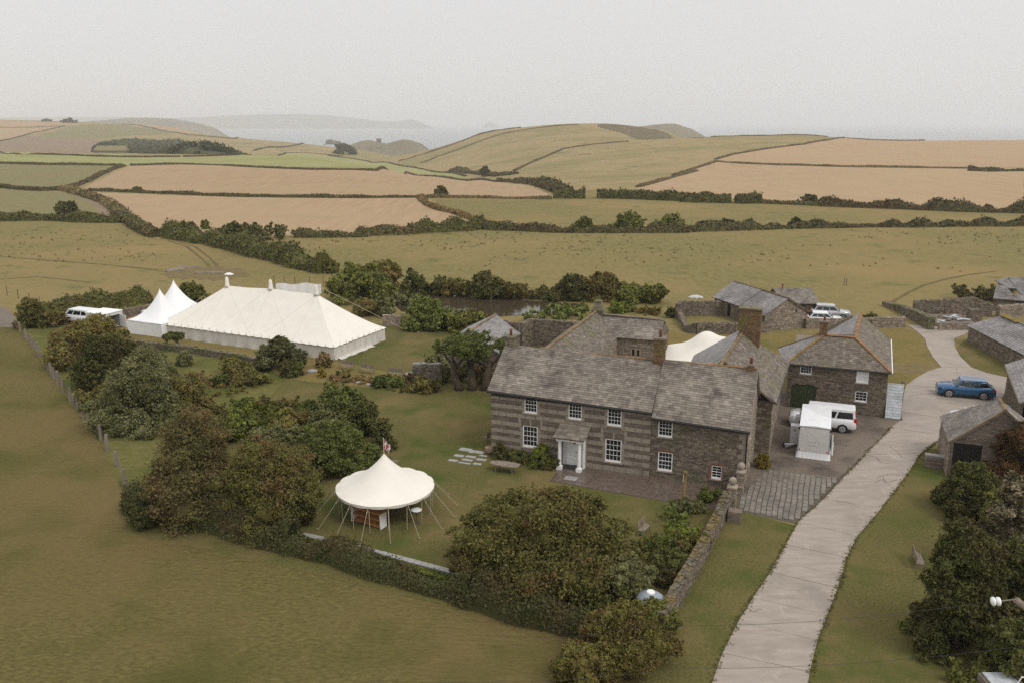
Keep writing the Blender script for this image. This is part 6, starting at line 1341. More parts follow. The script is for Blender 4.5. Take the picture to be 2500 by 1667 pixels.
    MB().box(xf - .02, xf + .02, -hw * .45, hw * .45, zs - .34, zs - .22).build('grille', M['trim'], t); MB().box(xr - .02, xr + .01, -.26, .26, zs - .35, zs - .24).build('number_plate', M['mossgold'] if False else M['white'], t)
    return t
SUV = lambda s: [(2.35 * s, .36, .78, .80), (2.25 * s, .30, .98, .92), (1.5 * s, .28, 1.08, 1.0), (.6 * s, .28, 1.13, 1.0), (-1.2 * s, .28, 1.15, 1.0), (-1.95 * s, .30, 1.14, .98), (-2.25 * s, .32, 1.08, .94), (-2.36 * s, .38, .92, .86)]
q0, q1 = P(2319, 971), P(2402, 978); cxy = ((q0[0] + q1[0]) / 2 + .25, (q0[1] + q1[1]) / 2 + .95); an = math.atan2(q0[1] - q1[1], q0[0] - q1[0])
car('parked_suv', 'blue estate car with roof rails parked across the concrete yard', 'car', cxy, an, 4.5, 1.88, 1.72, 'blue', SUV(1), (1.05, .38, -1.52, -2.02, 1.10, 1.68), (1.43, -1.38), .39)
VAN = [(2.55, .38, .82, .78), (2.45, .32, 1.02, .92), (2.0, .30, 1.14, .98), (1.3, .30, 1.20, 1.0), (-2.1, .30, 1.22, 1.0), (-2.5, .34, 1.2, .98), (-2.56, .4, 1.15, .95)]
cv = wor(22.95, 14.75)
car('parked_van', 'white minibus van with tinted side windows parked behind the white trailer', 'van', cv, TH + math.pi, 5.12, 1.95, 1.95, 'carwhite', VAN, (1.75, .95, -2.38, -2.50, 1.15, 1.93), (1.62, -1.55), .36, van=True, rails=False)
HB = lambda s: [(2.08 * s, .34, .72, .80), (2.0 * s, .28, .86, .92), (1.4 * s, .26, .96, 1.0), (.5 * s, .26, 1.02, 1.0), (-1.1 * s, .26, 1.04, 1.0), (-1.8 * s, .28, 1.02, .97), (-2.02 * s, .32, .95, .92), (-2.08 * s, .36, .82, .85)]
cw = P(2390, 1035); car('white_hatchback', 'white car mostly hidden behind the roof of the roadside shed', 'car', (wor(34.9, 19.7)), TH + math.pi + .12, 4.3, 1.82, 1.5, 'carwhite', HB(1), (.95, .2, -1.3, -1.85, .98, 1.48), (1.3, -1.3), .33, rails=False)
cg_ = 'cars parked by the low shed'
q = P(2048, 797); car('parked_hatchback', 'white hatchback parked in front of the silver car by the low shed', 'car', (q[0] - 1.35, q[1] + 1.2), R(-14), 4.2, 1.8, 1.5, 'carwhite', HB(1), (.95, .15, -1.35, -1.9, .98, 1.5), (1.28, -1.28), .33, cg_, rails=False)
q = P(2030, 782); car('parked_estate', 'silver estate car parked farther back beside the low shed', 'car', (q[0] + .2, q[1] + 1.2), R(-14), 4.8, 1.85, 1.75, 'silver', SUV(1.02), (1.15, .35, -1.6, -2.1, 1.08, 1.72), (1.45, -1.42), .35, cg_)
# lettering helper: letters as thin raised strokes
GL = {'C': [(1, .85, .6, 1, .15, .85, 0, .5, .15, .15, .6, 0, 1, .15)], 'h': [(0, 0, 0, 1), (0, .5, .5, .62, .8, .5, .8, 0)], 'i': [(.3, 0, .3, .6), (.3, .8, .3, .9)], 'l': [(.3, 0, .3, 1)], 'b': [(0, 1, 0, 0, .6, 0, .85, .3, .6, .6, 0, .6)], 'u': [(0, .6, 0, .15, .4, 0, .8, .15, .8, .6), (.8, .15, .8, 0)]}
def lettering(name, text, fr, x, z, h, mat, parent, off=(0, 0, 0), r=.02, adv=.62):
    mb = MB()
    for ch in text:
        for s_ in GL.get(ch, []): mb.tube([fr.p(x + s_[k] * h * .55, .012, z + s_[k + 1] * h) for k in range(0, len(s_), 2)], r, 4)
        x += h * (adv if ch in 'Cub' else (.5 if ch == 'h' else .3))
    return mb.build(name, M[mat], parent, off=off)
# white box trailer with skirt, drawbar and warning triangles
x0, y0 = wor(21.4, 7.4); tr = thing('box_trailer', 'white box trailer with draped cloth skirt parked in the gravel yard', 'trailer', (x0, y0, 0), TH)
TW, TL = 2.16, 5.35
MB().add([(0, 0, .28), (TW, 0, .28), (TW, TL, .28), (0, TL, .28), (0, 0, 2.46), (TW, 0, 2.46), (TW, TL, 2.46), (0, TL, 2.46), (TW / 2, .02, 2.54), (TW / 2, TL - .02, 2.54)], [(0, 3, 2, 1), (0, 1, 5, 8, 4), (1, 2, 6, 5), (2, 3, 7, 9, 6), (3, 0, 4, 7), (4, 8, 9, 7), (8, 5, 6, 9)]).build('body', M['carwhite'], tr)
M['offwhite'] = plain('off_white_panel', (.60, .585, .56), .45); MB().box(.05, TW - .05, -.02, -.002, .45, 2.38).build('rear_door', M['offwhite'], tr)
for a in (0, TW): MB().box(a - .03, a + .03, -.03, .03, .3, 2.46).build('corner_post', M['silver'], tr)
MB().box(-.02, TW + .02, -.035, -.0, 2.40, 2.46).build('top_rail', M['silver'], tr)
for a in (.0, TW): MB().box(a - .05, a + .05, -.05, .02, 2.2, 2.36).build('marker_lamp', M['trim'], tr)
for a in (.12, TW - .14): MB().add([(a - .07, -.024, .58), (a + .07, -.024, .58), (a, -.024, .72)], [(0, 1, 2)]).build('warning_triangle', M['lampred'], tr)
mb = MB(); [mb.box(.70 + .062 * k, .70 + .062 * k + .04, -.024, -.021, .99, 1.03) for k in range(9)]; [mb.box(.62 + .11 * k, .62 + .11 * k + .05, -.024, -.021, 1.25, 1.30 + .06 * (k % 2)) for k in range(8)]; mb.build('faint_lettering', M['silver'], tr)
V_, Q_ = [], []; pth = [(-.03, 1.6), (-.04, .8), (-.05, -.05), (.5, -.06), (1.1, -.05), (1.6, -.06), (TW + .05, -.05), (TW + .06, 1.2), (TW + .05, 3.2)]; pp = []
for i in range(len(pth) - 1):
    for k in range(6): pp.append(lerp2(pth[i], pth[i + 1], k / 6))
pp.append(pth[-1])
for i, (a, b) in enumerate(pp):
    oa = -1 if a < .0 else (1 if a > TW else 0); ob = -1 if b < 0 else 0; w_ = .06 * math.sin(i * 1.9)
    for z, k in ((.50, .01), (.34, .03), (.16, .06), (.03, .09)): V_.append((a + oa * (k + w_ * k * 3), b + ob * (k + w_ * k * 3), z + (.02 * math.sin(i * 2.3) if k < .3 else 0)))
for i in range(len(pp) - 1):
    for k in range(3): Q_.append((i * 4 + k, i * 4 + k + 1, i * 4 + k + 5, i * 4 + k + 4))
npmesh('cloth_skirt', V_, Q_, M['pvc'], tr, smooth=True)
for b in (2.2, 3.1): MB().tube([(TW - .05, b, .33), (TW + .16, b, .33)], .33, 16).build('wheel', M['tyre'], tr)
MB().tube([(TW + .22, 1.2, .05), (TW + .20, 1.6, 1.5)], .05, 6).tube([(TW + .26, .9, .1), (TW + .26, 1.4, 1.0)], .05, 6).build('loading_ramp_bars', M['offwhite'], tr)
# two grey cabinets and a drawbar hitch left of the trailer
def cabinet(label, a, b, w_, d_, h_, mark):
    t = thing('steel_cabinet', label, 'cabinet', (*wor(a, b), 0), TH); MB().box(0, w_, 0, d_, .12, h_).build('case', M['silver'], t); MB().box(.04, w_ - .04, -.015, -.001, .2, h_ - .05).build('door', M['offwhite'], t)
    k = MB().box(w_ * .4, w_ * .6, -.02, -.016, h_ - .42, h_ - .26); k.build('label_plate', M['trim'], t)
    if mark: MB().add([(w_ * .44, -.022, h_ - .38), (w_ * .56, -.022, h_ - .38), (w_ * .5, -.022, h_ - .30)], [(0, 1, 2)]).build('warning_mark', M['offwhite'], t)
    for q in (.05, w_ - .1): MB().box(q, q + .05, .05, d_ - .05, 0, .12).build('foot', M['trim'], t)
cabinet('tall grey cabinet with warning label at the trailer left side', 20.72, 9.6, .62, .7, 1.62, True); cabinet('grey cabinet standing behind the labelled one beside the trailer', 20.98, 11.4, .62, .8, 1.75, False)
x, y = wor(20.5, 8.8); hb_ = thing('trailer_hitch', 'grey galvanised drawbar lying on the gravel beside the trailer', 'drawbar', (x, y, 0), TH + .3)
MB().tube([(0, 0, .2), (.9, .35, .3)], .06, 6).tube([(0, .5, .2), (.9, .35, .3)], .06, 6).build('drawbar', M['silver'], hb_); MB().tube([(-.1, .25, .02), (-.1, .25, .5)], .04, 6).sphere((-.15, .2, .25), .12, 8, 6).build('jockey_wheel', M['trim'], hb_)
# refrigerated trailer with open door, lettering; and the white van by the hedge
q0, q1 = P(210, 800), P(257, 806)   # side base
a0, a1 = P3(209, 792, 0), P3(257, 806, 0)
fr_ = Fr(P(213, 803), (.928, -.372), (-.372, -.928)); ft = thing('catering_trailer', 'pale fridge trailer with lettered side and open dark doorway', 'trailer', (*fr_.o, 0)); of = (*fr_.o, 0)
TWs, TDp, TH_ = 3.0, 2.7, 1.95
Xt = lambda a, d, z: fr_.p(a, -d, z)
# side (a along lettered side), end wall with doorway at a = TWs
mb = MB(); mb.add([Xt(0, 0, .15), Xt(TWs, 0, .15), Xt(TWs, 0, TH_), Xt(0, 0, TH_), Xt(0, TDp, .15), Xt(0, TDp, TH_), Xt(TWs, TDp, .15), Xt(TWs, TDp, TH_)], [(0, 1, 2, 3), (4, 0, 3, 5), (6, 4, 5, 7), (0, 4, 6, 1), (3, 2, 7, 5)])
mb.add([Xt(TWs, 0, .15), Xt(TWs, .55, .15), Xt(TWs, .55, TH_), Xt(TWs, 0, TH_)], [(0, 1, 2, 3)]); mb.add([Xt(TWs, 2.15, .15), Xt(TWs, TDp, .15), Xt(TWs, TDp, TH_), Xt(TWs, 2.15, TH_)], [(0, 1, 2, 3)]); mb.add([Xt(TWs, .55, 1.62), Xt(TWs, 2.15, 1.62), Xt(TWs, 2.15, TH_), Xt(TWs, .55, TH_)], [(0, 1, 2, 3)])
mb.build('body', M['offwhite'], ft, off=of); MB().add([Xt(-.05, -.05, TH_ + .01), Xt(TWs + .05, -.05, TH_ + .01), Xt(TWs + .05, TDp + .05, TH_ + .01), Xt(-.05, TDp + .05, TH_ + .01), Xt(-.05, -.05, TH_ + .08), Xt(TWs + .05, -.05, TH_ + .08), Xt(TWs + .05, TDp + .05, TH_ + .08), Xt(-.05, TDp + .05, TH_ + .08)], [(0, 3, 2, 1), (4, 5, 6, 7), (0, 1, 5, 4), (1, 2, 6, 5), (2, 3, 7, 6), (3, 0, 4, 7)]).build('roof', M['white'], ft, off=of)
MB().add([Xt(TWs - 1.6, .4, .2), Xt(TWs - 1.6, 2.3, .2), Xt(TWs - 1.6, 2.3, 1.7), Xt(TWs - 1.6, .4, 1.7)], [(0, 1, 2, 3)]).build('dark_interior', M['black'], ft, off=of)
MB().add([Xt(TWs + .02, 2.15, .2), Xt(TWs + 1.45, 1.7, .2), Xt(TWs + 1.45, 1.7, 1.64), Xt(TWs + .02, 2.15, 1.64), Xt(TWs + .04, 2.2, .2), Xt(TWs + 1.47, 1.75, .2), Xt(TWs + 1.47, 1.75, 1.64), Xt(TWs + .04, 2.2, 1.64)], [(0, 1, 2, 3), (7, 6, 5, 4), (3, 2, 6, 7), (1, 5, 6, 2)]).build('open_door', M['carwhite'], ft, off=of)
lettering('lettering', 'Chillbu', fr_, .34, 1.28, .42, 'trim', ft, off=of, r=.028)
for d_ in (.3, 2.4): MB().tube([Xt(1.4, d_, .28), Xt(1.4, d_ - .2, .28)], .28, 12).build('wheel', M['tyre'], ft, off=of)
x, y = P(175, 800); wv = car('white_delivery_van', 'white van roof showing above the hawthorn trees beside the fridge trailer', 'van', (x, y + 2.4), R(158), 4.8, 1.9, 1.9, 'carwhite', VAN, (1.75, .95, -2.38, -2.50, 1.15, 1.86), (1.62, -1.55), .35, van=True, rails=False)
x, y = P(316, 812); rp = thing('red_banner_pole', 'narrow red banner on a pole at the white tent corner', 'banner', (x, y, 0)); MB().tube([(0, 0, 0), (-.08, 0, 2.0)], .03, 6).build('pole', M['pole'], rp); MB().box(-.16, .02, -.02, .02, 1.0, 1.75).build('cloth', M['fl_red'], rp)
# stretch tent behind the house
cx_, cy_ = P(1700, 853, 1.4); stt = thing('stretch_tent', 'cream stretch tent with two low peaks in the court behind the house', 'tent', (cx_, cy_, 0), TH)
V_, Q_ = [], []; N_ = 26
for i in range(N_ + 1):
    for j in range(N_ + 1):
        a, b = i / N_ * 2 - 1, j / N_ * 2 - 1; x, y = a * 3.6 * (1 - .12 * b * b), b * 3.6 * (1 - .12 * a * a)
        z = 1.15 + 2.0 * math.exp(-((x - .9) ** 2 + (y - 1.2) ** 2) / 3.0) ** .8 + 1.1 * math.exp(-((x - 3.1) ** 2 + (y - .8) ** 2) / 1.0) + .5 * math.exp(-((x + 2.6) ** 2 + (y - .5) ** 2) / 2.2) - .25 * (a * a + b * b)
        V_.append((x, y, z))
for i in range(N_):
    for j in range(N_): k = i * (N_ + 1) + j; Q_.append((k, k + N_ + 1, k + N_ + 2, k + 1))
npmesh('canopy', V_, Q_, M['canvas'], stt, smooth=True)
for a, b, h in ((.9, 1.2, 2.9), (3.1, .8, 2.2), (-3.2, -3.2, .7), (3.2, -3.2, .7), (-3.2, 3.2, .7), (3.2, 3.2, .7)): MB().tube([(a, b, 0), (a, b, h)], .05, 6).build('pole', M['pole'], stt)
# troughs and white sheet on the muddy patch
for lb, px, py, l, w_, rz in (('grey stone slab lying on mud, leftmost of three', 428, 662, 2.6, 1.3, .5), ('grey stone slab lying on mud, farthest of three', 463, 655, 3.4, 1.0, .3), ('long grey trough on mud nearest the marquee pole', 512, 669, 4.4, 1.1, 0)):
    x, y = P(px, py); t = thing('stone_trough', lb, 'trough', (x, y, 0), rz, 'stone troughs on the muddy patch'); MB().box(-l / 2, l / 2, -w_ / 2, w_ / 2, 0, .35, .03).build('trough', M['rubble_pale'], t); MB().box(-l / 2 + .15, l / 2 - .15, -w_ / 2 + .15, w_ / 2 - .15, .3, .36).build('hollow', M['rubble_dark'], t)
def tarp(label, px, py, l, w_, rz, mat='pvc', h=.3):
    x, y = P(px, py); t = thing('tarpaulin', label, 'tarpaulin', (x, y, 0), rz); V_, Q_ = [], []; N_ = 10
    for i in range(N_ + 1):
        for j in range(5): a, b = i / N_ - .5, j / 4 - .5; V_.append((a * l, b * w_ * (1 - abs(a)), .04 + h * (1 - (2 * b) ** 2) * (1 - (2 * a) ** 2) + .05 * math.sin(i * 2 + j)))
    for i in range(N_):
        for j in range(4): k = i * 5 + j; Q_.append((k, k + 5, k + 6, k + 1))
    npmesh('sheet', V_, Q_, M[mat], t, smooth=True)
tarp('white sheet lying crumpled on the mud behind the marquee pole', 559, 671, 1.5, 1.0, 0); tarp('white object lying in the pasture beyond the enclosure wall', 1698, 727, 2.2, 1.2, 0, 'paintslate', .35)
x, y = P(730, 718); bo = thing('white_windbreak', 'long white fabric windbreak standing behind the marquee roof', 'windbreak', (x, y, 0), R(4)); V_, Q_ = [], []
for i in range(25): V_ += [(-3.2 + 6.4 * i / 24, .06 * math.sin(i * 1.3), 0), (-3.2 + 6.4 * i / 24, .06 * math.sin(i * 1.3 + .4), 1.5 + .12 * math.sin(i * .5))]
for i in range(24): Q_.append((2 * i, 2 * i + 2, 2 * i + 3, 2 * i + 1))
npmesh('fabric', V_, Q_, M['pvc'], bo, smooth=True)
for i in range(5): MB().tube([(-3.2 + 1.6 * i, .1, 0), (-3.2 + 1.6 * i, .1, 1.7)], .04, 5).build('post', M['wood_grey'], bo)
# pale boulders / stone seats near the border
for lb, px, py, s_ in (('flat pale stone seat beside the golden ball shrub', 762, 908, .38), ('pale boulder below the stone pier wall', 1000, 916, .42), ('small pale boulder at the border edge, left one', 877, 936, .28), ('small pale boulder at the border edge, right one', 900, 940, .26)):
    x, y = P(px, py); o = MB().sphere((0, 0, s_ * .5), s_, 9, 6).build('boulder', M['paleslab']); o.location = (x, y, 0); o.scale = (1.5, .9, .55); o.rotation_euler = (0, 0, s_ * 9); tag(o, lb, 'boulder', 'pale garden stones')
# white heron-like ornament by the pond, twisted pole pieces
x, y = P(1033, 757); h_ = thing('white_post', 'slim white post standing at the pond edge among gunnera leaves', 'post', (x, y, 0)); MB().lathe((0, 0, 0), [(.12, 0), (.16, .3), (.22, .7), (.1, .95), (.06, 1.05)], 10).build('post', M['white'], h_, smooth=True)
# wooden arm with glass insulators at lower right, wire, and low roof corner
pa = Vector(P3(2480, 1463, 10.5)); pb = Vector(P3(2640, 1590, 9.2))
ar = thing('utility_arm', 'weathered wooden pole arm carrying a pair of pale insulators', 'utility pole', tuple(pa)); of = tuple(pa)
MB().tube([pa, pb], [.10, .12], 9).build('arm', M['wood_grey'], ar, off=of); MB().tube([pb, pb + Vector((.3, .4, -9.2))], .14, 8).build('pole', M['wood_grey'], ar, off=of)
pi_ = Vector(P3(2431, 1467, 10.45)); MB().tube([pa + Vector((.1, 0, .02)), pi_], .02, 5).build('bracket', M['ridge_grey'], ar, off=of)
for k in (-1, 1):
    c = pi_ + Vector((.075 * k, .0, 0)); mb = MB(); mb.tube([c + Vector((-.06, 0, 0)), c + Vector((-.02, 0, 0)), c + Vector((.02, 0, 0)), c + Vector((.05, 0, 0))], [.05, .13, .13, .06], 14); mb.build('insulator', M['white'], ar, off=of, smooth=True)
wr_ = thing('overhead_wire', 'thin overhead wires crossing the lower drive and right hand bushes', 'wire', (0, 20, 9))
for (a, b, za, zb) in (((2560, 1568), (1660, 1632), 8, 7.2), ((2420, 1468), (1560, 1527), 10.4, 9.4), ((1660, 1632), (900, 1660), 7.2, 6.8), ((1560, 1527), (1180, 1548), 9.4, 9)):
    p0, p1 = Vector(P3(*a, za)), Vector(P3(*b, zb)); MB().tube([p0.lerp(p1, k / 8) - Vector((0, 0, .25 * math.sin(math.pi * k / 8))) for k in range(9)], .006, 3).build('wire', M['trim'], wr_, off=(0, 20, 9))
x, y = P(2448, 1672, .9); gr = thing('garden_store', 'corner of a stone store with white corrugated lid at bottom right', 'shed', (x, y, 0)); wall_face(gr, Fr((-.6, -.4), (1, 0), (0, -1)), 1.6, 0, .9, (), 'rubble_dark', rec=.1)
MB().box(-.45, .75, -.2, .8, .9, .97, .01).build('lid', M['paintslate'], gr); MB().tube([(.62, 0, 1.0), (.72, -.05, 1.35), (.92, -.05, 1.30), (.98, 0, 1.0)], .03, 6).build('handle_ring', M['white'], gr); MB().box(-.58, .98, -.37, .9, 0, .88).build('store', M['mortar'], gr)
# ------------------------------------------------------------------ field hedges and banks
HG = 'field hedges and banks'
def H(label, mat, pts, h=2.2, w=2.6, **k): return hedge(label, mat, pts, h, w, group=HG, **k)
H('dark hedge along the top of the bright green strip', 'f_far', [c1(-100, 318), c1(0, 322), c1(250, 335), c1(600, 347), c1(900, 352), c1(1150, 350)], 3, 3.5)
H('hedge over the crest right of the far wood', 'f_far', [c1(1170, 350), c1(1500, 340), c1(1820, 325)], 3, 3.5)
H('hedge dropping along the right shoulder of the green strip', 'f_far', [c1(1820, 325), c1(1950, 322), c1(2200, 346), c2(0, 342), c2(250, 377), c2(500, 412), c2(760, 450), c2(880, 474)], 2.6, 3)
H('hedge below the green strip, left part', 'f_far', [c1(-100, 388), c1(0, 392), c1(250, 400), c1(540, 403), c1(780, 406)], 3, 3)
H('long hedge between the green strip and the upper stubble', 'f_far', [c1(835, 406), c1(1150, 397), c1(1400, 403), c1(1700, 420), c1(2000, 432), c1(2352, 437), c2(300, 440), c2(500, 447), c2(640, 473), c2(860, 497), c2(1080, 510)], 2.6, 3)
H('hedge between the two small green fields at left', 'f_far', [c1(-100, 530), c1(0, 545), c1(130, 558), c1(250, 566), c1(380, 562)], 2.4, 3)
H('bare brown bank climbing between green field and stubble', 'f_bank', [c1(400, 560), c1(480, 535), c1(560, 505), c1(640, 462), c1(720, 428), c1(790, 408)], 2.0, 4)
H('brown bank curving down beside the pale field margin', 'f_bank', [c1(400, 560), c1(480, 580), c1(580, 608), c1(680, 640), c1(735, 680), c1(770, 722)], 2.6, 4.5)
H('thick dark bank running down to the field gateway', 'f_far', [c1(775, 735), c1(830, 775), c1(900, 820), c1(960, 848), c1(1000, 862)], 2.6, 3.4)
H('hedge dividing the two stubble fields at left', 'f_far', [c1(570, 566), c1(750, 572), c1(1000, 583), c1(1500, 603), c1(2000, 609), c1(2352, 612), c2(300, 610), c2(590, 609)], 1.7, 2.4)
H('low brown hedge above the middle green field', 'f_bank', [c2(590, 609), c2(900, 610), c2(1200, 617), c2(1430, 619)], 1.6, 2.4)
H('hedge under the small left field with a round tree', 'f_dark', [c1(-100, 760), c1(0, 758), c1(300, 752), c1(500, 764), c1(780, 768)], 2.6, 3.2)
H('lichened pale hedge between stubble and middle green field', 'f_dry', [c2(590, 614), c2(640, 660), c2(720, 690), c2(800, 706), c2(900, 742), c2(1000, 782)], 1.6, 2.4)
H('big dark hedge sweeping down towards the marquee', 'f_dark', [c1(1075, 860), c1(1200, 880), c1(1350, 905), c1(1500, 940), c1(1650, 980), c1(1800, 1015), c1(1950, 1058), c1(2070, 1090)], 3.6, 4.6, wob=.45)
H('rank hedge below the right stubble end, middle', 'f_far', [c1(1880, 862), c1(2100, 860), c1(2352, 858), c2(200, 850), c2(400, 844), c2(560, 838)], 2.6, 3.4, wob=.5)
H('taller hedge with bushes below the gateway', 'f_dark', [c2(520, 838), c2(640, 830), c2(760, 825), c2(880, 818), c2(985, 806)], 3.4, 3.6, wob=.5)
H('trimmed hedge in clumps under the middle green field', 'f_far', [c2(1000, 812), c2(1120, 815), c2(1250, 820), c2(1400, 828), c2(1570, 832)], 2.3, 3, wob=.5)
H('hedge with small trees under the middle green field, right', 'f_far', [c2(1570, 832), c2(1900, 832), c2(2300, 830), c3(100, 830), c3(550, 814), c3(900, 804)], 1.9, 3, wob=.4)
H('ragged hedge under the right green field', 'f_far', [c3(900, 804), c3(1100, 800), c3(1420, 796), c3(1690, 796), c3(1900, 792), c3(2150, 790), c3(2500, 788)], 2.0, 3, wob=.6)
H('row of dense dark trees at the foot of the right stubble', 'f_dark', [c2(1720, 612), c2(1760, 612), c2(1900, 614), c2(2100, 622), c2(2352, 632), c3(200, 637), c3(480, 640)], 4.6, 6, wob=.35)
H('dark clipped tree block ending the stubble row', 'f_dark', [c3(510, 642), c3(590, 643), c3(670, 643)], 4.6, 6, wob=.2)
H('low hedge along the right stubble foot', 'f_far', [c3(670, 645), c3(920, 655), c3(1060, 662), c3(1200, 668)], 1.6, 3)
H('bushy hedge sloping along the right stubble foot', 'f_far', [c3(1060, 662), c3(1300, 672), c3(1600, 682), c3(1800, 692), c3(2150, 702), c3(2500, 712)], 2.8, 4, wob=.6)
H('stone-faced bank climbing between hill and right stubble', 'f_bank', [c2(1980, 542), c2(2150, 495), c2(2352, 440), c3(120, 468), c3(250, 425), c3(380, 382)], 2.4, 3.5)
H('bank dividing the two right stubble fields', 'f_bank', [c3(380, 378), c3(600, 394), c3(800, 403), c3(1100, 411), c3(1400, 417), c3(1700, 421), c3(1990, 424)], 2.4, 3.4)
H('green thicket at the right end of the stubble bank', 'f_far', [c3(1990, 438), c3(2100, 442), c3(2250, 440), c3(2500, 438)], 3.6, 5, wob=.5)
H('bank rising to the skyline between hill and upper stubble', 'f_bank', [c3(385, 366), c3(440, 350), c3(480, 338), c3(700, 300), c3(950, 270), c3(1100, 243), c3(1205, 228)], 2.6, 3.6)
H('skyline bank above the upper stubble', 'f_bank', [c3(1205, 229), c3(1400, 230), c3(1700, 231), c3(2000, 236), c3(2500, 242)], 2.4, 4)
H('skyline hedge over the hill brow', 'f_bank', [c3(360, 222), c3(600, 212), c3(920, 196), c3(1100, 210)], 2.4, 4)
H('lower wall across the round hill', 'f_bank', [c2(1190, 440), c2(1280, 395), c2(1400, 345), c2(1500, 300), c2(1700, 270), c2(1920, 252)], 2.6, 4)
H('upper wall across the round hill', 'f_bank', [c2(600, 388), c2(700, 350), c2(820, 308), c2(950, 260), c2(1100, 208), c2(1350, 165), c2(1600, 143)], 2.6, 4)
H('scrubby edge along the seaward side of the round hill', 'f_bank', [c2(460, 375), c2(560, 345), c2(720, 298), c2(860, 250), c2(1020, 190), c2(1230, 147)], 3, 6, wob=.7)
H('trees along the valley bottom below the round hill', 'f_far', [c2(790, 440), c2(900, 452), c2(1010, 462), c2(1100, 470), c2(1190, 462)], 5.5, 9, wob=.6)
H('thicket filling the valley end beside the stubble tip', 'f_far', [c2(1095, 506), c2(1200, 512), c2(1320, 525), c2(1420, 550), c2(1500, 578), c2(1560, 598)], 4.6, 8, wob=.5)
H('round bushes closing the valley thicket', 'f_dark', [c2(1440, 612), c2(1540, 612), c2(1640, 612)], 4, 5, wob=.6)
H('far hedge over the left skyline fields', 'f_far', [c1(-60, 262), c1(80, 232), c1(180, 205), c1(300, 178), c1(410, 155)], 3, 6)
H('far hedge along the left stubble', 'f_far', [c1(-60, 162), c1(100, 163), c1(250, 160), c1(410, 152)], 3, 6)
H('far hedge above the green hillside', 'f_far', [c1(780, 140), c1(900, 150), c1(1000, 175), c1(1100, 192), c1(1200, 210), c1(1350, 222), c1(1500, 236), c1(1700, 238), c1(1850, 240), c1(1950, 262)], 4, 7)
H('far hedge curving above the bay fields', 'f_far', [c1(1620, 310), c1(1760, 290), c1(1900, 275), c1(2080, 268)], 4, 7)
wd_ = hedge('dark blue-green wood filling the valley beyond the green strip', 'f_wood', [c1(690, 318), c1(850, 322), c1(1000, 326), c1(1150, 330), c1(1280, 332), c1(1420, 330)], 22, 60, ls=3.6, dens=1.2, wob=.4, group=None, name='far_wood', cat='wood')
hedge('upper slope of the dark far wood', 'f_wood', [c1(690, 290), c1(850, 278), c1(1000, 282), c1(1150, 298), c1(1280, 312)], 24, 70, ls=3.6, dens=1.1, wob=.4, group=None, name='far_wood', cat='wood')
for lb, x, y, w_, h_ in (('tree clump on the left skyline ridge', *c1(425, 132), 32, 9), ('smaller tree clump on the left skyline', *c1(290, 124), 24, 5), ('bush left of the far wood', *c1(615, 318), 24, 18), ('tree clump by the far bay fields', *c1(2190, 335), 56, 24), ('bushes on the slope above the bay', *c1(2110, 272), 36, 10)): shrub('far_tree', lb, 'f_wood', x, y, w_, h_, 'dome', 'tree', 'distant tree clumps')
x, y, z = T(*c1(700, 325)); fb = thing('far_barn', 'pale barn roof at the foot of the far wood', 'barn', (x, y, z)); MB().add([(-20, 0, 0), (20, 0, 0), (20, 14, 0), (-20, 14, 0), (-20, 0, 3), (20, 0, 3), (20, 14, 3), (-20, 14, 3), (-18, 7, 8), (18, 7, 8)], [(0, 1, 5, 4), (1, 2, 6, 5), (2, 3, 7, 6), (3, 0, 4, 7)]).build('wall', M['rubble'], fb); MB().add([(-21, -1, 3), (21, -1, 3), (18, 7, 9), (-18, 7, 9), (21, 15, 3), (-21, 15, 3)], [(0, 1, 2, 3), (2, 1, 4), (3, 2, 4, 5), (0, 3, 5)]).build('roof', M['green2'], fb)
x, y = 1990 * (906 - 1250) / 2167, 2095; tw_ = thing('lookout_tower', 'tiny square tower on the left hump of the coastal knoll', 'tower', (x, y, -27)); MB().box(-5, 5, -4, 4, 0, 11).build('shaft', M['rubble'], tw_); MB().box(-5.5, 5.5, -4.5, 4.5, 11, 12.5).build('parapet', M['rubble'], tw_)
for lb, px, py, w_, h_, m_ in (('round tree in the hedge of the small left field', 157, 529, 56, 36, 'f_dark'), ('bush in the hedge between stubble fields', 332, 471, 28, 13, 'f_dark'), ('leaning dark bush on the middle stubble hedge', 1076, 477, 30, 21, 'f_dark'), ('lone tree at the valley end of the round hill', 1184, 432, 22, 26, 'f_dark'),
  ('pale green tree in the middle hedge, leftmost of three', 1430, 566, 46, 34, 'f_mid'), ('pale green tree in the middle hedge, tallest of three', 1538, 566, 82, 46, 'f_mid'), ('pale green tree in the middle hedge, rightmost of three', 1640, 566, 88, 40, 'f_mid'), ('dark bush pair right of the pale green trees', 1732, 562, 50, 24, 'f_dark'), ('rounded dark bush in the right green field hedge', 1944, 556, 30, 22, 'f_dark'), ('windswept little bush on the far right hedge', 2251, 549, 14, 14, 'f_dark'), ('pair of clipped bushes on the middle hedge', 1782, 560, 46, 22, 'f_dark'), ('large round bush on the right stubble foot', 1979, 500, 54, 24, 'f_far'), ('sapling on the right stubble hedge', 2415, 514, 22, 14, 'f_far'), ('dark tree clump on the corner by the gateway', 452, 572, 60, 30, 'f_dark'), ('dark wind-cut tree row above the big hedge', 625, 588, 195, 44, 'f_dark'), ('dark wind-cut tree beside the tree row', 560, 584, 90, 40, 'f_dark'), ('light green sapling above the gateway clump', 500, 560, 22, 22, 'f_mid')):
    shrub('hedgerow_tree', lb, m_, px, py, w_, h_, 'dome', 'tree', 'trees in the field hedges', dens=1.1)
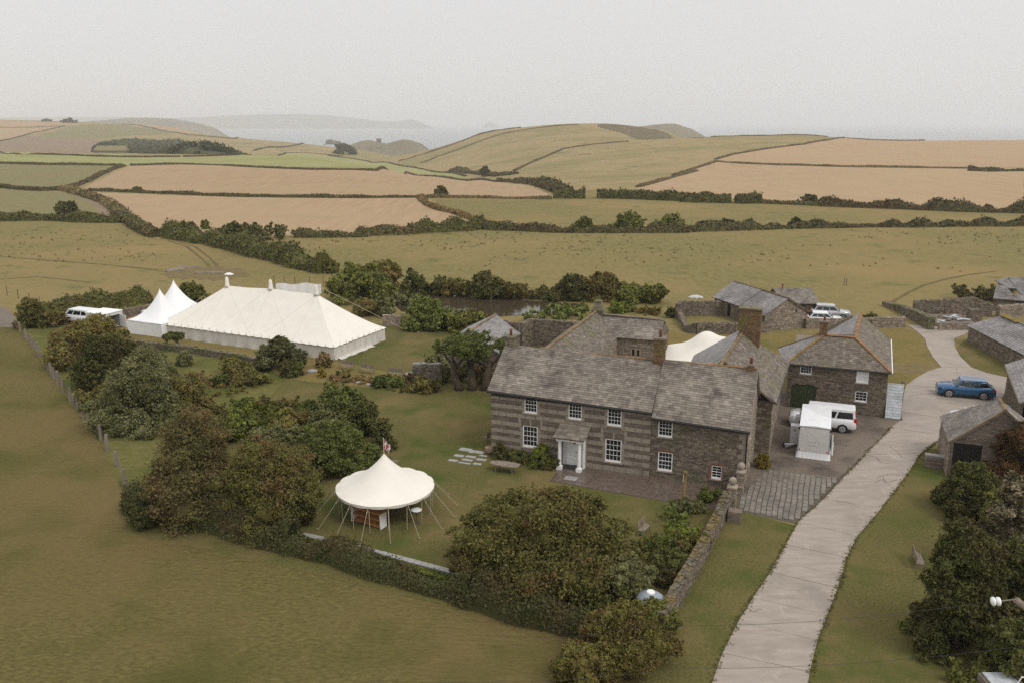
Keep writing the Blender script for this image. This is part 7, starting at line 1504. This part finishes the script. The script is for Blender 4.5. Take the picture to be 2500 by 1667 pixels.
# ------------------------------------------------------------------ pond and its banks
m, n, p, o = _mat('pond_water'); p.inputs['Base Color'].default_value = (.055, .042, .026, 1); p.inputs['Roughness'].default_value = .08
g = n.nodes.new('ShaderNodeNewGeometry'); b = n.nodes.new('ShaderNodeBump'); b.inputs['Distance'].default_value = .02; n.links.new(_noise(n, g.outputs['Position'], 1.2, 4), b.inputs['Height']); n.links.new(b.outputs[0], p.inputs['Normal']); M['pond'] = m
sheet('pond', 'pond', [(960, 742), (1010, 722), (1120, 722), (1240, 728), (1330, 738), (1420, 742), (1440, 760), (1360, 772), (1280, 768), (1180, 776), (1080, 770), (980, 760)], .05)
BK = 'trees and bushes behind the pond'
for i, (lb, m_, px, py, w_, h_, k_) in enumerate((
  ('broad mid-green tree at the left end of the pond', 'f_mid', 868, 745, 165, 100, 'tree'), ('dark olive tree behind the broad pond tree', 'f_olive', 925, 720, 110, 78, 'tree'), ('very dark tree at the head of the pond', 'f_dark', 1006, 724, 60, 68, 'dome'),
  ('ragged dark thicket on the pond bank, left', 'f_dark', 1060, 724, 64, 42, 'shrub'), ('thin dark sapling on the pond bank', 'f_dark', 1074, 712, 24, 46, 'shrub'), ('tangled bush on the pond bank', 'f_olive', 1110, 726, 70, 46, 'shrub'), ('tall dense tree midway along the pond', 'f_dark', 1185, 732, 86, 66, 'dome'), ('olive thicket right of the dense pond tree', 'f_olive', 1252, 732, 80, 52, 'shrub'), ('dark scrub behind the gunnera bed', 'f_dark', 1330, 738, 90, 44, 'shrub'), ('tall dark scrub left of the hall chimney', 'f_dark', 1400, 738, 96, 64, 'dome'), ('dark brown thicket right of the hall chimney', 'f_olive', 1472, 738, 90, 70, 'dome'), ('leafy thicket at the right end of the pond row', 'f_mid', 1560, 748, 110, 62, 'shrub'), ('end bush of the pond row by the enclosure', 'f_mid', 1600, 745, 60, 46, 'shrub'), ('rusty bush where the big hedge meets the pond trees', 'f_turn', 800, 668, 46, 36, 'dome'), ('pale bamboo clump behind the marquee end', 'f_grey', 945, 778, 50, 64, 'shrub'), ('big-leaved blue-green clump at the pond edge', 'f_grey', 990, 748, 66, 38, 'shrub'), ('dark shrubs under the pond tree by the marquee', 'f_olive', 895, 775, 70, 50, 'shrub'), ('fine-leaved green tree behind the side range', 'f_lush', 1045, 812, 120, 84, 'dome'), ('green shrub mass joining the side range roof', 'f_mid', 1130, 815, 100, 66, 'shrub'), ('small dark shrubs at the marquee far corner', 'f_dark', 890, 760, 50, 34, 'shrub'))):
    shrub('pond_bank_tree', lb, m_, px, py, w_, h_, k_ if k_ != 'tree' else 'dome', 'tree', BK, dens=1.05)
shrub('golden_conifer', 'golden cone-shaped conifer beside the pale blocked wall', 'f_yellow', 1003, 806, 26, 30, 'dome', 'conifer')
shrub('gunnera_bed', 'bed of big dark gunnera leaves between the pond and hall', 'f_lush', 1335, 786, 140, 36, 'shrub', 'shrub', 'gunnera by the pond', ls=.55, dens=.8)
shrub('gunnera_bed', 'second gunnera clump against the hall roof', 'f_lush', 1410, 782, 110, 40, 'shrub', 'shrub', 'gunnera by the pond', ls=.55, dens=.8)
shrub('gunnera_bed', 'yellowing gunnera clump above the green shrub mass', 'f_olive', 1150, 784, 80, 26, 'shrub', 'shrub', 'gunnera by the pond', ls=.5, dens=.8)
shrub('reed_bed', 'bright green reed bed between the hall chimney and enclosure', 'f_bright', 1525, 768, 90, 34, 'shrub', 'reeds', spiky=1)
shrub('reed_bed', 'dull green rushes right of the reed bed', 'f_olive', 1580, 772, 70, 26, 'shrub', 'reeds', spiky=1)
# ------------------------------------------------------------------ hedges and shrubs round the marquee yard
def bank(label, mat, pts, h, w_, **k): return hedge(label, mat, pts, h, w_, group=None, **k)
bank('ivy-covered yard wall left of the white peaked tents', 'f_dark', [(98, 772), (150, 764), (230, 755), (320, 748), (368, 738)], 2.0, 1.6, name='ivy_wall', cat='hedge')
bank('brambly pale scrub along the foot of the ivy wall', 'f_mid', [(120, 782), (200, 776), (290, 768), (340, 760)], .8, 1.8)
shrub('yard_bush', 'green bush between the peaked tents and marquee ridge', 'f_mid', 470, 752, 66, 66, 'dome')
shrub('yard_bush', 'low dark bush right of the green yard bush', 'f_olive', 515, 752, 60, 36)
stone_wall('old pale stone wall behind the fridge trailer', [P(250, 788), P(340, 768), P(400, 760)], 1.0, .5, 'rubble')
shrub('fence_bush', 'brown hedge bush at the top of the post fence', 'f_turn', 66, 805, 84, 74, 'dome')
shrub('fence_bush', 'green bush behind the brown fence bush', 'f_olive', 118, 800, 70, 46)
g1 = 'hawthorns along the orchard fence'
tree('hawthorn_tree', 'wide dark hawthorn hiding the foot of the fridge trailer', 'f_olive', 192, 902, 205, 126, 'dome', 'tree', g1, stems=2)
tree('hawthorn_tree', 'dark hawthorn in the middle of the orchard fence row', 'f_dark', 250, 950, 170, 125, 'dome', 'tree', g1, stems=2)
tree('hawthorn_tree', 'grey-leaved hawthorn with two bare leaning stems', 'f_grey', 318, 1062, 205, 205, 'dome', 'tree', g1, stems=2)
tree('willow_tree', 'small soft grey willow behind the bare-stemmed hawthorn', 'f_grey', 378, 950, 92, 95, 'dome', 'tree')
shrub('orchard_shrub', 'brown-tipped shrub filling the gap right of the hawthorn', 'f_olive', 425, 1020, 120, 120)
shrub('orchard_shrub', 'low dark undergrowth beneath the hawthorn stems', 'f_dark', 345, 1075, 80, 30)
wt = tree('windswept_tree', 'tiny windswept thorn with crown blown left beside the marquee', 'f_dark', 440, 856, 66, 46, 'flat', 'tree', trunk=.13, lean=-.32, d=50)
shrub('blue_shrub', 'small blue-green round shrub below the bank wall', 'f_grey', 448, 895, 38, 40, 'dome')
shrub('sapling', 'thin green sapling left of the bank wall end', 'f_mid', 300, 842, 30, 44)
gb = 'rough orchard bed shrubs'
for lb, m_, px, py, w_, h_ in (('purple-brown bush at the back of the orchard bed', 'f_turn', 572, 925, 90, 56), ('dry seeding perennials across the orchard bed', 'f_dry', 545, 945, 110, 30), ('green and rust mound right in the orchard bed', 'f_turn', 610, 945, 100, 44), ('low olive ground cover at the front of the orchard bed', 'f_olive', 520, 968, 140, 28), ('leafy green clump in the orchard bed centre', 'f_lush', 530, 945, 50, 30), ('pale grass clump left in the orchard bed', 'f_dry', 470, 940, 60, 30)):
    shrub('bed_shrub', lb, m_, px, py, w_, h_, 'shrub', 'shrub', gb)
shrub('eleagnus_shrub', 'broad pale-leaved shrub in front of the marquee wall', 'f_grey', 672, 912, 130, 84, 'dome', ls=.2)
shrub('dark_ball_shrub', 'dark rounded shrub at the foot of the pale-leaved shrub', 'f_dark', 710, 922, 56, 42, 'dome')
shrub('bronze_shrub', 'twiggy bronze shrub right of the dark rounded shrub', 'f_dry', 790, 900, 36, 44)
shrub('golden_ball', 'small clipped golden ball at the lawn corner', 'f_yellow', 784, 922, 20, 27, 'dome')
for lb, m_, px, py, w_, h_ in (('sprawling tan perennials along the flower border', 'f_dry', 830, 938, 90, 30), ('yellow-green border clump near the golden ball', 'f_bright', 838, 922, 34, 22), ('rust coloured flowers in the border middle', 'f_red', 1000, 945, 60, 34), ('tan seedheads below the garden benches', 'f_dry', 890, 938, 70, 24), ('first round green bush in the flower border', 'f_lush', 925, 948, 44, 36), ('second round green bush in the flower border', 'f_lush', 958, 950, 46, 36), ('long olive grasses at the border right end', 'f_olive', 1030, 962, 60, 44), ('dark bush against the pier wall foot', 'f_dark', 1062, 958, 36, 36), ('orange-brown low plants along the border edge', 'f_turn', 985, 960, 60, 22)):
    shrub('border_plant', lb, m_, px, py, w_, h_, 'shrub', 'shrub', 'plants in the long flower border', ls=.14)
# twisted pine by the house
tree('twisted_pine', 'twisted spreading pine with flat dark crown left of the farmhouse', 'f_lush', 1150, 962, 225, 165, 'flat', 'tree', trunk=.17, stems=3, dens=.55, lob=17, d=100)
shrub('ivy_mass', 'dark ivy thicket under the twisted pine', 'f_dark', 1105, 935, 100, 50, 'shrub')
shrub('ivy_mass', 'olive climbers between the pine and the farmhouse wall', 'f_olive', 1178, 940, 46, 66, 'shrub')
shrub('cordyline', 'pale flowering shrub behind the twisted pine', 'f_grey', 1075, 905, 90, 44, 'shrub')
shrub('wall_ivy', 'ivy cushion on top of the pier wall', 'f_dark', 1040, 915, 26, 40, 'dome')
# ------------------------------------------------------------------ big garden shrubs, left of the round tent
for nm, lb, m_, px, py, w_, h_, k_ in (
  ('bright_bush', 'bright green leafy bush in the middle of the orchard', 'f_bright', 585, 1030, 105, 58, 'dome'), ('yellow_bush', 'pale yellow-green shrub left of the bright bush', 'f_bright', 462, 1012, 46, 50, 'shrub'), ('brown_shrub', 'dusky brown shrub right of the yellow-green shrub', 'f_turn', 500, 1018, 70, 48, 'shrub'), ('fern_clump', 'bright fern clump left of the dusky shrub', 'f_bright', 448, 1030, 46, 26, 'shrub'), ('fern_clump', 'second bright fern clump under the hawthorn', 'f_bright', 400, 1040, 50, 22, 'shrub'),
  ('russet_thicket', 'russet thicket behind the bright bush, right', 'f_turn', 680, 1035, 110, 66, 'shrub'), ('russet_thicket', 'wide green thicket between the hawthorns and laurel', 'f_mid', 600, 1090, 210, 90, 'shrub'), ('russet_thicket', 'yellow-green thicket over the russet tree top', 'f_bright', 560, 1080, 120, 74, 'shrub'), ('russet_thicket', 'dull brown thicket left of variegated bush', 'f_olive', 700, 1085, 100, 90, 'shrub'),
  ('laurel', 'tall dark laurel with bright green crown', 'f_lush', 822, 1072, 130, 134, 'dome'), ('laurel', 'dark shoulder of the laurel clump, lower right', 'f_dark', 880, 1075, 90, 110, 'dome'), ('variegated_bush', 'pale variegated bush in front of the laurel', 'f_grey', 790, 1085, 140, 92, 'dome'), ('round_bush', 'large rounded green bush beside the round tent', 'f_lush', 805, 1165, 185, 132, 'dome'), ('dark_bush', 'dark loose bush behind the round tent peak', 'f_dark', 932, 1100, 62, 88, 'dome'), ('ball_bush', 'smooth dark green ball bush at the round tent peak', 'f_lush', 908, 1130, 46, 48, 'dome'), ('yellow_bush', 'glowing yellow-green bush between the two russet trees', 'f_bright', 535, 1195, 90, 60, 'shrub'), ('dark_bush', 'shaded bush under the rounded green bush', 'f_dark', 740, 1190, 110, 60, 'shrub')):
    shrub(nm, lb, m_, px, py, w_, h_, k_, 'shrub', 'garden shrubs left of the round tent')
tree('hawthorn_tree', 'big russet hawthorn at the garden corner by the fence', 'f_brown', 445, 1285, 285, 268, 'dome', 'tree', dens=1.1, lob=34, stems=2)
tree('hawthorn_tree', 'round brown-green hawthorn left of the round tent', 'f_turn', 652, 1318, 262, 232, 'dome', 'tree', dens=1.1, lob=34, stems=2)
bank('tall garden hedge along the meadow, left half', 'f_hedge', [(318, 1244), (420, 1270), (520, 1288), (620, 1312), (720, 1342)], 1.6, 1.6, wob=.45, ls=.13)
bank('tall garden hedge along the meadow, middle stretch', 'f_hedge', [(680, 1334), (800, 1366), (920, 1402), (1040, 1438), (1150, 1472)], 1.0, 1.2, wob=.5, ls=.12)
bank('shaded garden hedge under the big turning tree', 'f_hedge', [(1120, 1464), (1220, 1494), (1320, 1520), (1430, 1545)], 1.7, 1.6, wob=.4, ls=.13)
bank('bright grassy strip on top of the garden hedge bank', 'f_bright', [(715, 1324), (800, 1343), (900, 1370), (1000, 1399), (1090, 1426)], .35, 1.0, wob=.3, ls=.11)
# slate coping along the edge of the lawn
sc_ = thing('slate_edging', 'line of grey slate slabs along the lawn edge above the hedge', 'edging'); 
pts = [P(*q) for q in ((738, 1306), (830, 1326), (930, 1352), (1030, 1378), (1120, 1402))]
for i in range(len(pts) - 1):
    a, b = pts[i], pts[i + 1]; n_ = 6; u = ((b[0] - a[0]) / n_, (b[1] - a[1]) / n_); L_ = math.hypot(*u); nn = (-u[1] / L_ * .2, u[0] / L_ * .2)
    for k in range(n_):
        p0 = (a[0] + u[0] * k, a[1] + u[1] * k); q = [(p0[0] + u[0] * f + nn[0] * s_, p0[1] + u[1] * f + nn[1] * s_) for f, s_ in ((.02, -1), (.97, -1), (.97, 1), (.02, 1))]
        MB().prism(q, 0, .10 + random.uniform(0, .02)).build('slab', M['paleslab'], sc_)
tree('turning_tree', 'broad turning tree with rust patches in the foreground garden', 'f_turn', 1312, 1484, 480, 270, 'dome', 'tree', dens=1.1, lob=62, stems=3, ls=.118)
shrub('turning_shrub', 'rust leaved left skirt of the foreground tree', 'f_brown', 1150, 1440, 130, 110, 'dome')
shrub('grey_shrub', 'grey-brown loose shrub beside the grey conical lid', 'f_grey', 1530, 1475, 150, 130, 'shrub', lob=24)
shrub('bare_shrub', 'dark shrub between the foreground tree and the lid', 'f_dark', 1500, 1520, 150, 90, 'shrub')
shrub('ivy_mound', 'big ivy mound over the wall end at the picture foot', 'f_olive', 1520, 1670, 240, 175, 'dome', lob=34)
shrub('ivy_mound', 'ivy spilling over the near end of the garden wall', 'f_mid', 1590, 1560, 130, 90, 'dome')
shrub('ivy_mound', 'darker growth left of the ivy mound at picture foot', 'f_olive', 1430, 1720, 190, 130, 'dome')
# border inside the garden wall
gw_ = 'shrubs inside the mossy garden wall'
for lb, m_, px, py, w_, h_, sp in (('palm-like fans at the top of the wall border', 'f_lush', 1740, 1232, 70, 44, 1), ('grey-green spiky clump next in the wall border', 'f_grey', 1690, 1262, 90, 50, 1), ('second spiky fan in the wall border', 'f_lush', 1652, 1292, 80, 48, 1), ('lime green shrub in the wall border', 'f_bright', 1672, 1325, 90, 50, 0), ('purple-brown shrub against the wall', 'f_turn', 1690, 1362, 90, 64, 0), ('deep green glossy shrub in the wall border', 'f_lush', 1606, 1368, 90, 66, 0), ('dark shrub low in the wall border', 'f_dark', 1640, 1410, 110, 70, 0), ('red-brown shrub near the grey conical lid', 'f_brown', 1640, 1445, 90, 60, 0), ('twiggy tan shrub at the lawn end of the border', 'f_dry', 1580, 1350, 40, 50, 0)):
    shrub('border_shrub', lb, m_, px, py, w_, h_, 'shrub', 'shrub', gw_, spiky=sp)
gh = 'shrubs before the farmhouse front'
shrub('clipped_ball', 'clipped dark green ball at the left of the front bed', 'f_dark', 1222, 1122, 34, 50, 'dome', 'shrub', gh, ls=.09)
shrub('clipped_ball', 'clipped yellow-green ball under the lower left window', 'f_bright', 1322, 1140, 56, 58, 'dome', 'shrub', gh, ls=.09)
shrub('bed_shrub', 'low box hedge between the two clipped balls', 'f_dark', 1264, 1134, 74, 40, 'dome', 'shrub', gh, ls=.09)
shrub('bed_shrub', 'pale strappy plants at the front of the house bed', 'f_bright', 1302, 1146, 40, 22, 'shrub', 'shrub', gh, ls=.12, spiky=1)
shrub('bed_shrub', 'orange flowered plants beside the oval table', 'f_turn', 1265, 1138, 44, 18, 'shrub', 'shrub', gh, ls=.1)
shrub('bed_shrub', 'dark foliage beside the left porch column', 'f_dark', 1345, 1148, 46, 34, 'shrub', 'shrub', gh, ls=.1)
shrub('gable_shrub', 'yellow-leaved shrub in a tub by the gable wall', 'f_yellow', 1864, 1145, 36, 40, 'dome', ls=.12)
shrub('wall_creeper', 'dark green ivy hanging over the lane wall', 'f_dark', 2124, 800, 48, 34, 'dome')
shrub('wall_creeper', 'ivy on the left end of the tall enclosure wall', 'f_dark', 1640, 778, 26, 38, 'shrub')
shrub('bramble_mound', 'brown bramble mound behind the ruined pen', 'f_brown', 2405, 748, 130, 52, 'shrub')
shrub('bramble_mound', 'dark ivy on the ruined pen wall', 'f_dark', 2362, 765, 40, 34, 'shrub')
shrub('bramble_mound', 'tuft of bush behind the ruined roof', 'f_olive', 2462, 715, 60, 22, 'shrub')
shrub('court_plants', 'green plants below the stretch tent edge', 'f_lush', 1655, 885, 60, 22, 'shrub')
# ------------------------------------------------------------------ right-hand shrubs
tree('holly_tree', 'huge rounded dark evergreen at the lower right', 'f_dark', 2362, 1620, 215, 350, 'dome', 'tree', dens=1.15, lob=46, ls=.112, stems=1)
shrub('evergreen_bush', 'dense dark evergreen bush below the roadside shed', 'f_dark', 2385, 1275, 150, 135, 'dome', dens=1.1)
shrub('evergreen_bush', 'olive shrub against the shed right wall', 'f_olive', 2400, 1170, 90, 100, 'dome')
tree('copper_beech', 'rust-red beech at the right edge above the cream shrub', 'f_red', 2515, 1215, 150, 200, 'dome', 'tree', lob=30)
shrub('cream_shrub', 'cream flowered tall shrub at the right edge', 'f_cream', 2475, 1430, 130, 290, 'dome', lob=34)
shrub('evergreen_bush', 'dark bush at the right edge below the cream shrub', 'f_dark', 2490, 1590, 150, 260, 'dome')
shrub('scrub', 'green scrub beside the white lid at bottom right', 'f_mid', 2390, 1690, 120, 70, 'shrub')
shrub('scrub', 'brown scrub at the bottom right corner', 'f_brown', 2490, 1670, 110, 90, 'shrub')
shrub('fern_patch', 'bright green fern patch left of the huge evergreen', 'f_bright', 2232, 1548, 60, 26, 'shrub')
# ------------------------------------------------------------------ post fence along the orchard
x0, y0 = P(45, 802); fc = thing('post_fence', 'line of weathered concrete fence posts with slack wire along the meadow', 'fence', (x0, y0, 0)); fo = (x0, y0, 0)
FPX_ = [(44, 806), (50, 812), (64, 830), (73, 842), (83, 852), (93, 864), (97, 872), (118, 904), (127, 918), (134, 928), (143, 938), (155, 957), (172, 980), (182, 994), (190, 1000), (204, 1024), (224, 1044), (247, 1075), (262, 1100), (287, 1140), (305, 1186), (330, 1235)]
tops = []
for i, (px, py) in enumerate(FPX_):
    x, y = P(px, py); ln = random.uniform(-.06, .06); h = random.uniform(1.15, 1.4) if i else 1.2; w_ = random.uniform(.085, .125)
    MB().add([(x - w_, y - w_, -.1), (x + w_, y - w_, -.1), (x + w_, y + w_, -.1), (x - w_, y + w_, -.1), (x - w_ * .85 + ln, y - w_ * .85, h), (x + w_ * .85 + ln, y - w_ * .85, h - .02), (x + w_ * .85 + ln, y + w_ * .85, h), (x - w_ * .85 + ln, y + w_ * .85, h - .03)], [(0, 1, 5, 4), (1, 2, 6, 5), (2, 3, 7, 6), (3, 0, 4, 7), (4, 5, 6, 7)]).build('post', M['wood_grey'], fc, off=fo); tops.append((x, y, h))
mb = MB()
for f in (.35, .62, .9):
    for a, b in zip(tops, tops[1:]): mb.tube([(a[0], a[1], a[2] * f), (b[0], b[1], b[2] * f)], .008, 3)
mb.build('wire', M['ridge_grey'], fc, off=fo)
def posts(label, pts, h, mat='pole', r=.05):
    x0, y0 = P(*pts[0]); t = thing('wire_fence', label, 'fence', (x0, y0, 0)); tp = []
    for q in pts: x, y = P(*q); MB().tube([(x - x0, y - y0, 0), (x - x0, y - y0, h)], r, 5).build('post', M[mat], t); tp.append((x - x0, y - y0))
    mb = MB(); [mb.tube([(*a, h * f), (*b, h * f)], .008, 3) for f in (.5, .9) for a, b in zip(tp, tp[1:])]; mb.build('wire', M['trim'], t)
posts('three dark posts beside the gravel track at far left', [(18, 722), (45, 729), (73, 739), (98, 748)], 1.3)
posts('dark posts behind the marquee ridge and windbreak', [(670, 700), (695, 704), (721, 704), (757, 702), (790, 700)], 1.7)
posts('single short post in the big pasture', [(2060, 697), (2066, 698)], 1.1)
x, y = P(341, 862); pp_ = thing('short_post', 'short dark post in the dry grass by the marquee', 'post', (x, y, 0)); MB().tube([(0, 0, 0), (0, 0, .6)], .05, 6).build('shaft', M['pole'], pp_)
x, y = P(1668, 1225); sp_ = thing('rusty_post', 'leaning rusty post standing at the terrace edge', 'post', (x, y, 0)); MB().tube([(0, 0, 0), (.06, 0, 2.0)], .11, 8).build('shaft', M['f_dry'], sp_); MB().sphere((.06, 0, 2.05), .16, 8, 6).build('tip', M['f_dry'], sp_)
# dock and thistle clumps in the pasture, rough tufts in the meadow
def tufts(name, mat, pts_fn, n_, ls, seed, hgt):
    rg = np.random.default_rng(seed); Pt, Nm = [], []
    for _ in range(n_):
        q = pts_fn(rg)
        if q is None: continue
        for k in range(rg.integers(3, 7)): a, b = rg.normal(0, ls * .6, 2); Pt.append((q[0] + a, q[1] + b, height(q[0], q[1]) + rg.uniform(.02, hgt))); Nm.append((rg.normal() * .5, rg.normal() * .5 - .3, 1.0))
    v_, q_ = cards(np.array(Pt), np.array(Nm), ls, rg); npmesh(name, v_, q_, M[mat], kind='stuff')
M['f_dock'] = leafmat('dock_leaves', (.12, .105, .04), (.19, .165, .065), (.12, .08, .045), .3)
M['f_tuft'] = leafmat('meadow_tufts', (.108, .092, .030), (.150, .124, .042), (.100, .092, .028), .12)
def past(rg):
    px, py = rg.uniform(720, 2500), 560 + 110 * rg.beta(1.4, 2.6) + 0
    if math.sin(px * .021 + py * .09) + math.sin(px * .0047 - py * .05) + rg.normal(0, .5) < .3: return None
    return T(px, py)[:2]
tufts('dock_clumps', 'f_dock', past, 900, .24, 5, .22)
def past2(rg): return T(rg.uniform(0, 380), rg.uniform(560, 640))[:2]
tufts('dock_clumps', 'f_dock', past2, 150, .24, 6, .2)
def mead(rg):
    px, py = rg.uniform(-40, 1500), rg.uniform(830, 1700); q = P(px, py)
    return q if _in(q[0], q[1], _md) else None

for nm, lb, m_, px, py, w_, h_ in (
  ('orchard_shrub', 'olive shrub leaning on the fence below the dark hawthorn', 'f_olive', 232, 1010, 90, 90), ('orchard_shrub', 'grey-green shrub between the willow and the bed', 'f_grey', 420, 975, 80, 70), ('orchard_shrub', 'dark leafy shrub behind the bare-stemmed hawthorn', 'f_dark', 300, 985, 110, 90),
  ('russet_thicket', 'wiry brown thicket right of the fern clumps', 'f_turn', 520, 1075, 130, 70), ('russet_thicket', 'dull green thicket behind the big russet hawthorn', 'f_mid', 470, 1110, 140, 80), ('russet_thicket', 'grey-green thicket left of the rounded green bush', 'f_grey', 650, 1130, 150, 90), ('russet_thicket', 'dark thicket joining the two corner hawthorns', 'f_dark', 560, 1250, 120, 80), ('russet_thicket', 'straw-tinted thicket behind the bright bush', 'f_dry', 640, 1005, 90, 30),
  ('laurel', 'bright leafy shoulder left of the laurel clump', 'f_lush', 750, 1040, 80, 60), ('dark_bush', 'dark undergrowth at the fence end of the corner hawthorn', 'f_dark', 350, 1290, 130, 80), ('dark_bush', 'dark undergrowth between the hedge and round tent', 'f_dark', 720, 1290, 90, 90),
  ('evergreen_bush', 'dark green bush filling the gap below the shed door', 'f_lush', 2330, 1240, 70, 60), ('evergreen_bush', 'tall green shrub between the evergreen and right edge', 'f_mid', 2470, 1330, 110, 150), ('evergreen_bush', 'shaded shrub at the right edge beside the pole arm', 'f_dark', 2495, 1700, 150, 200)):
    shrub(nm, lb, m_, px, py, w_, h_, 'dome' if nm in ('laurel', 'evergreen_bush') else 'shrub', 'shrub')

EL = [l for l, r in W2[:14]]; ER = [r for l, r in W2[:14]]
def edge(rg):
    e = EL if rg.random() < .5 else ER; i = rg.integers(0, len(e) - 1); t = rg.random(); q = lerp2(e[i], e[i + 1], t); return (q[0] + rg.normal(0, .09), q[1] + rg.normal(0, .05))
M['f_verge'] = leafmat('verge_grass', (.085, .085, .025), (.13, .12, .04), (.12, .10, .04), .6)
tufts('verge_grass', 'f_verge', edge, 1500, .07, 9, .10)
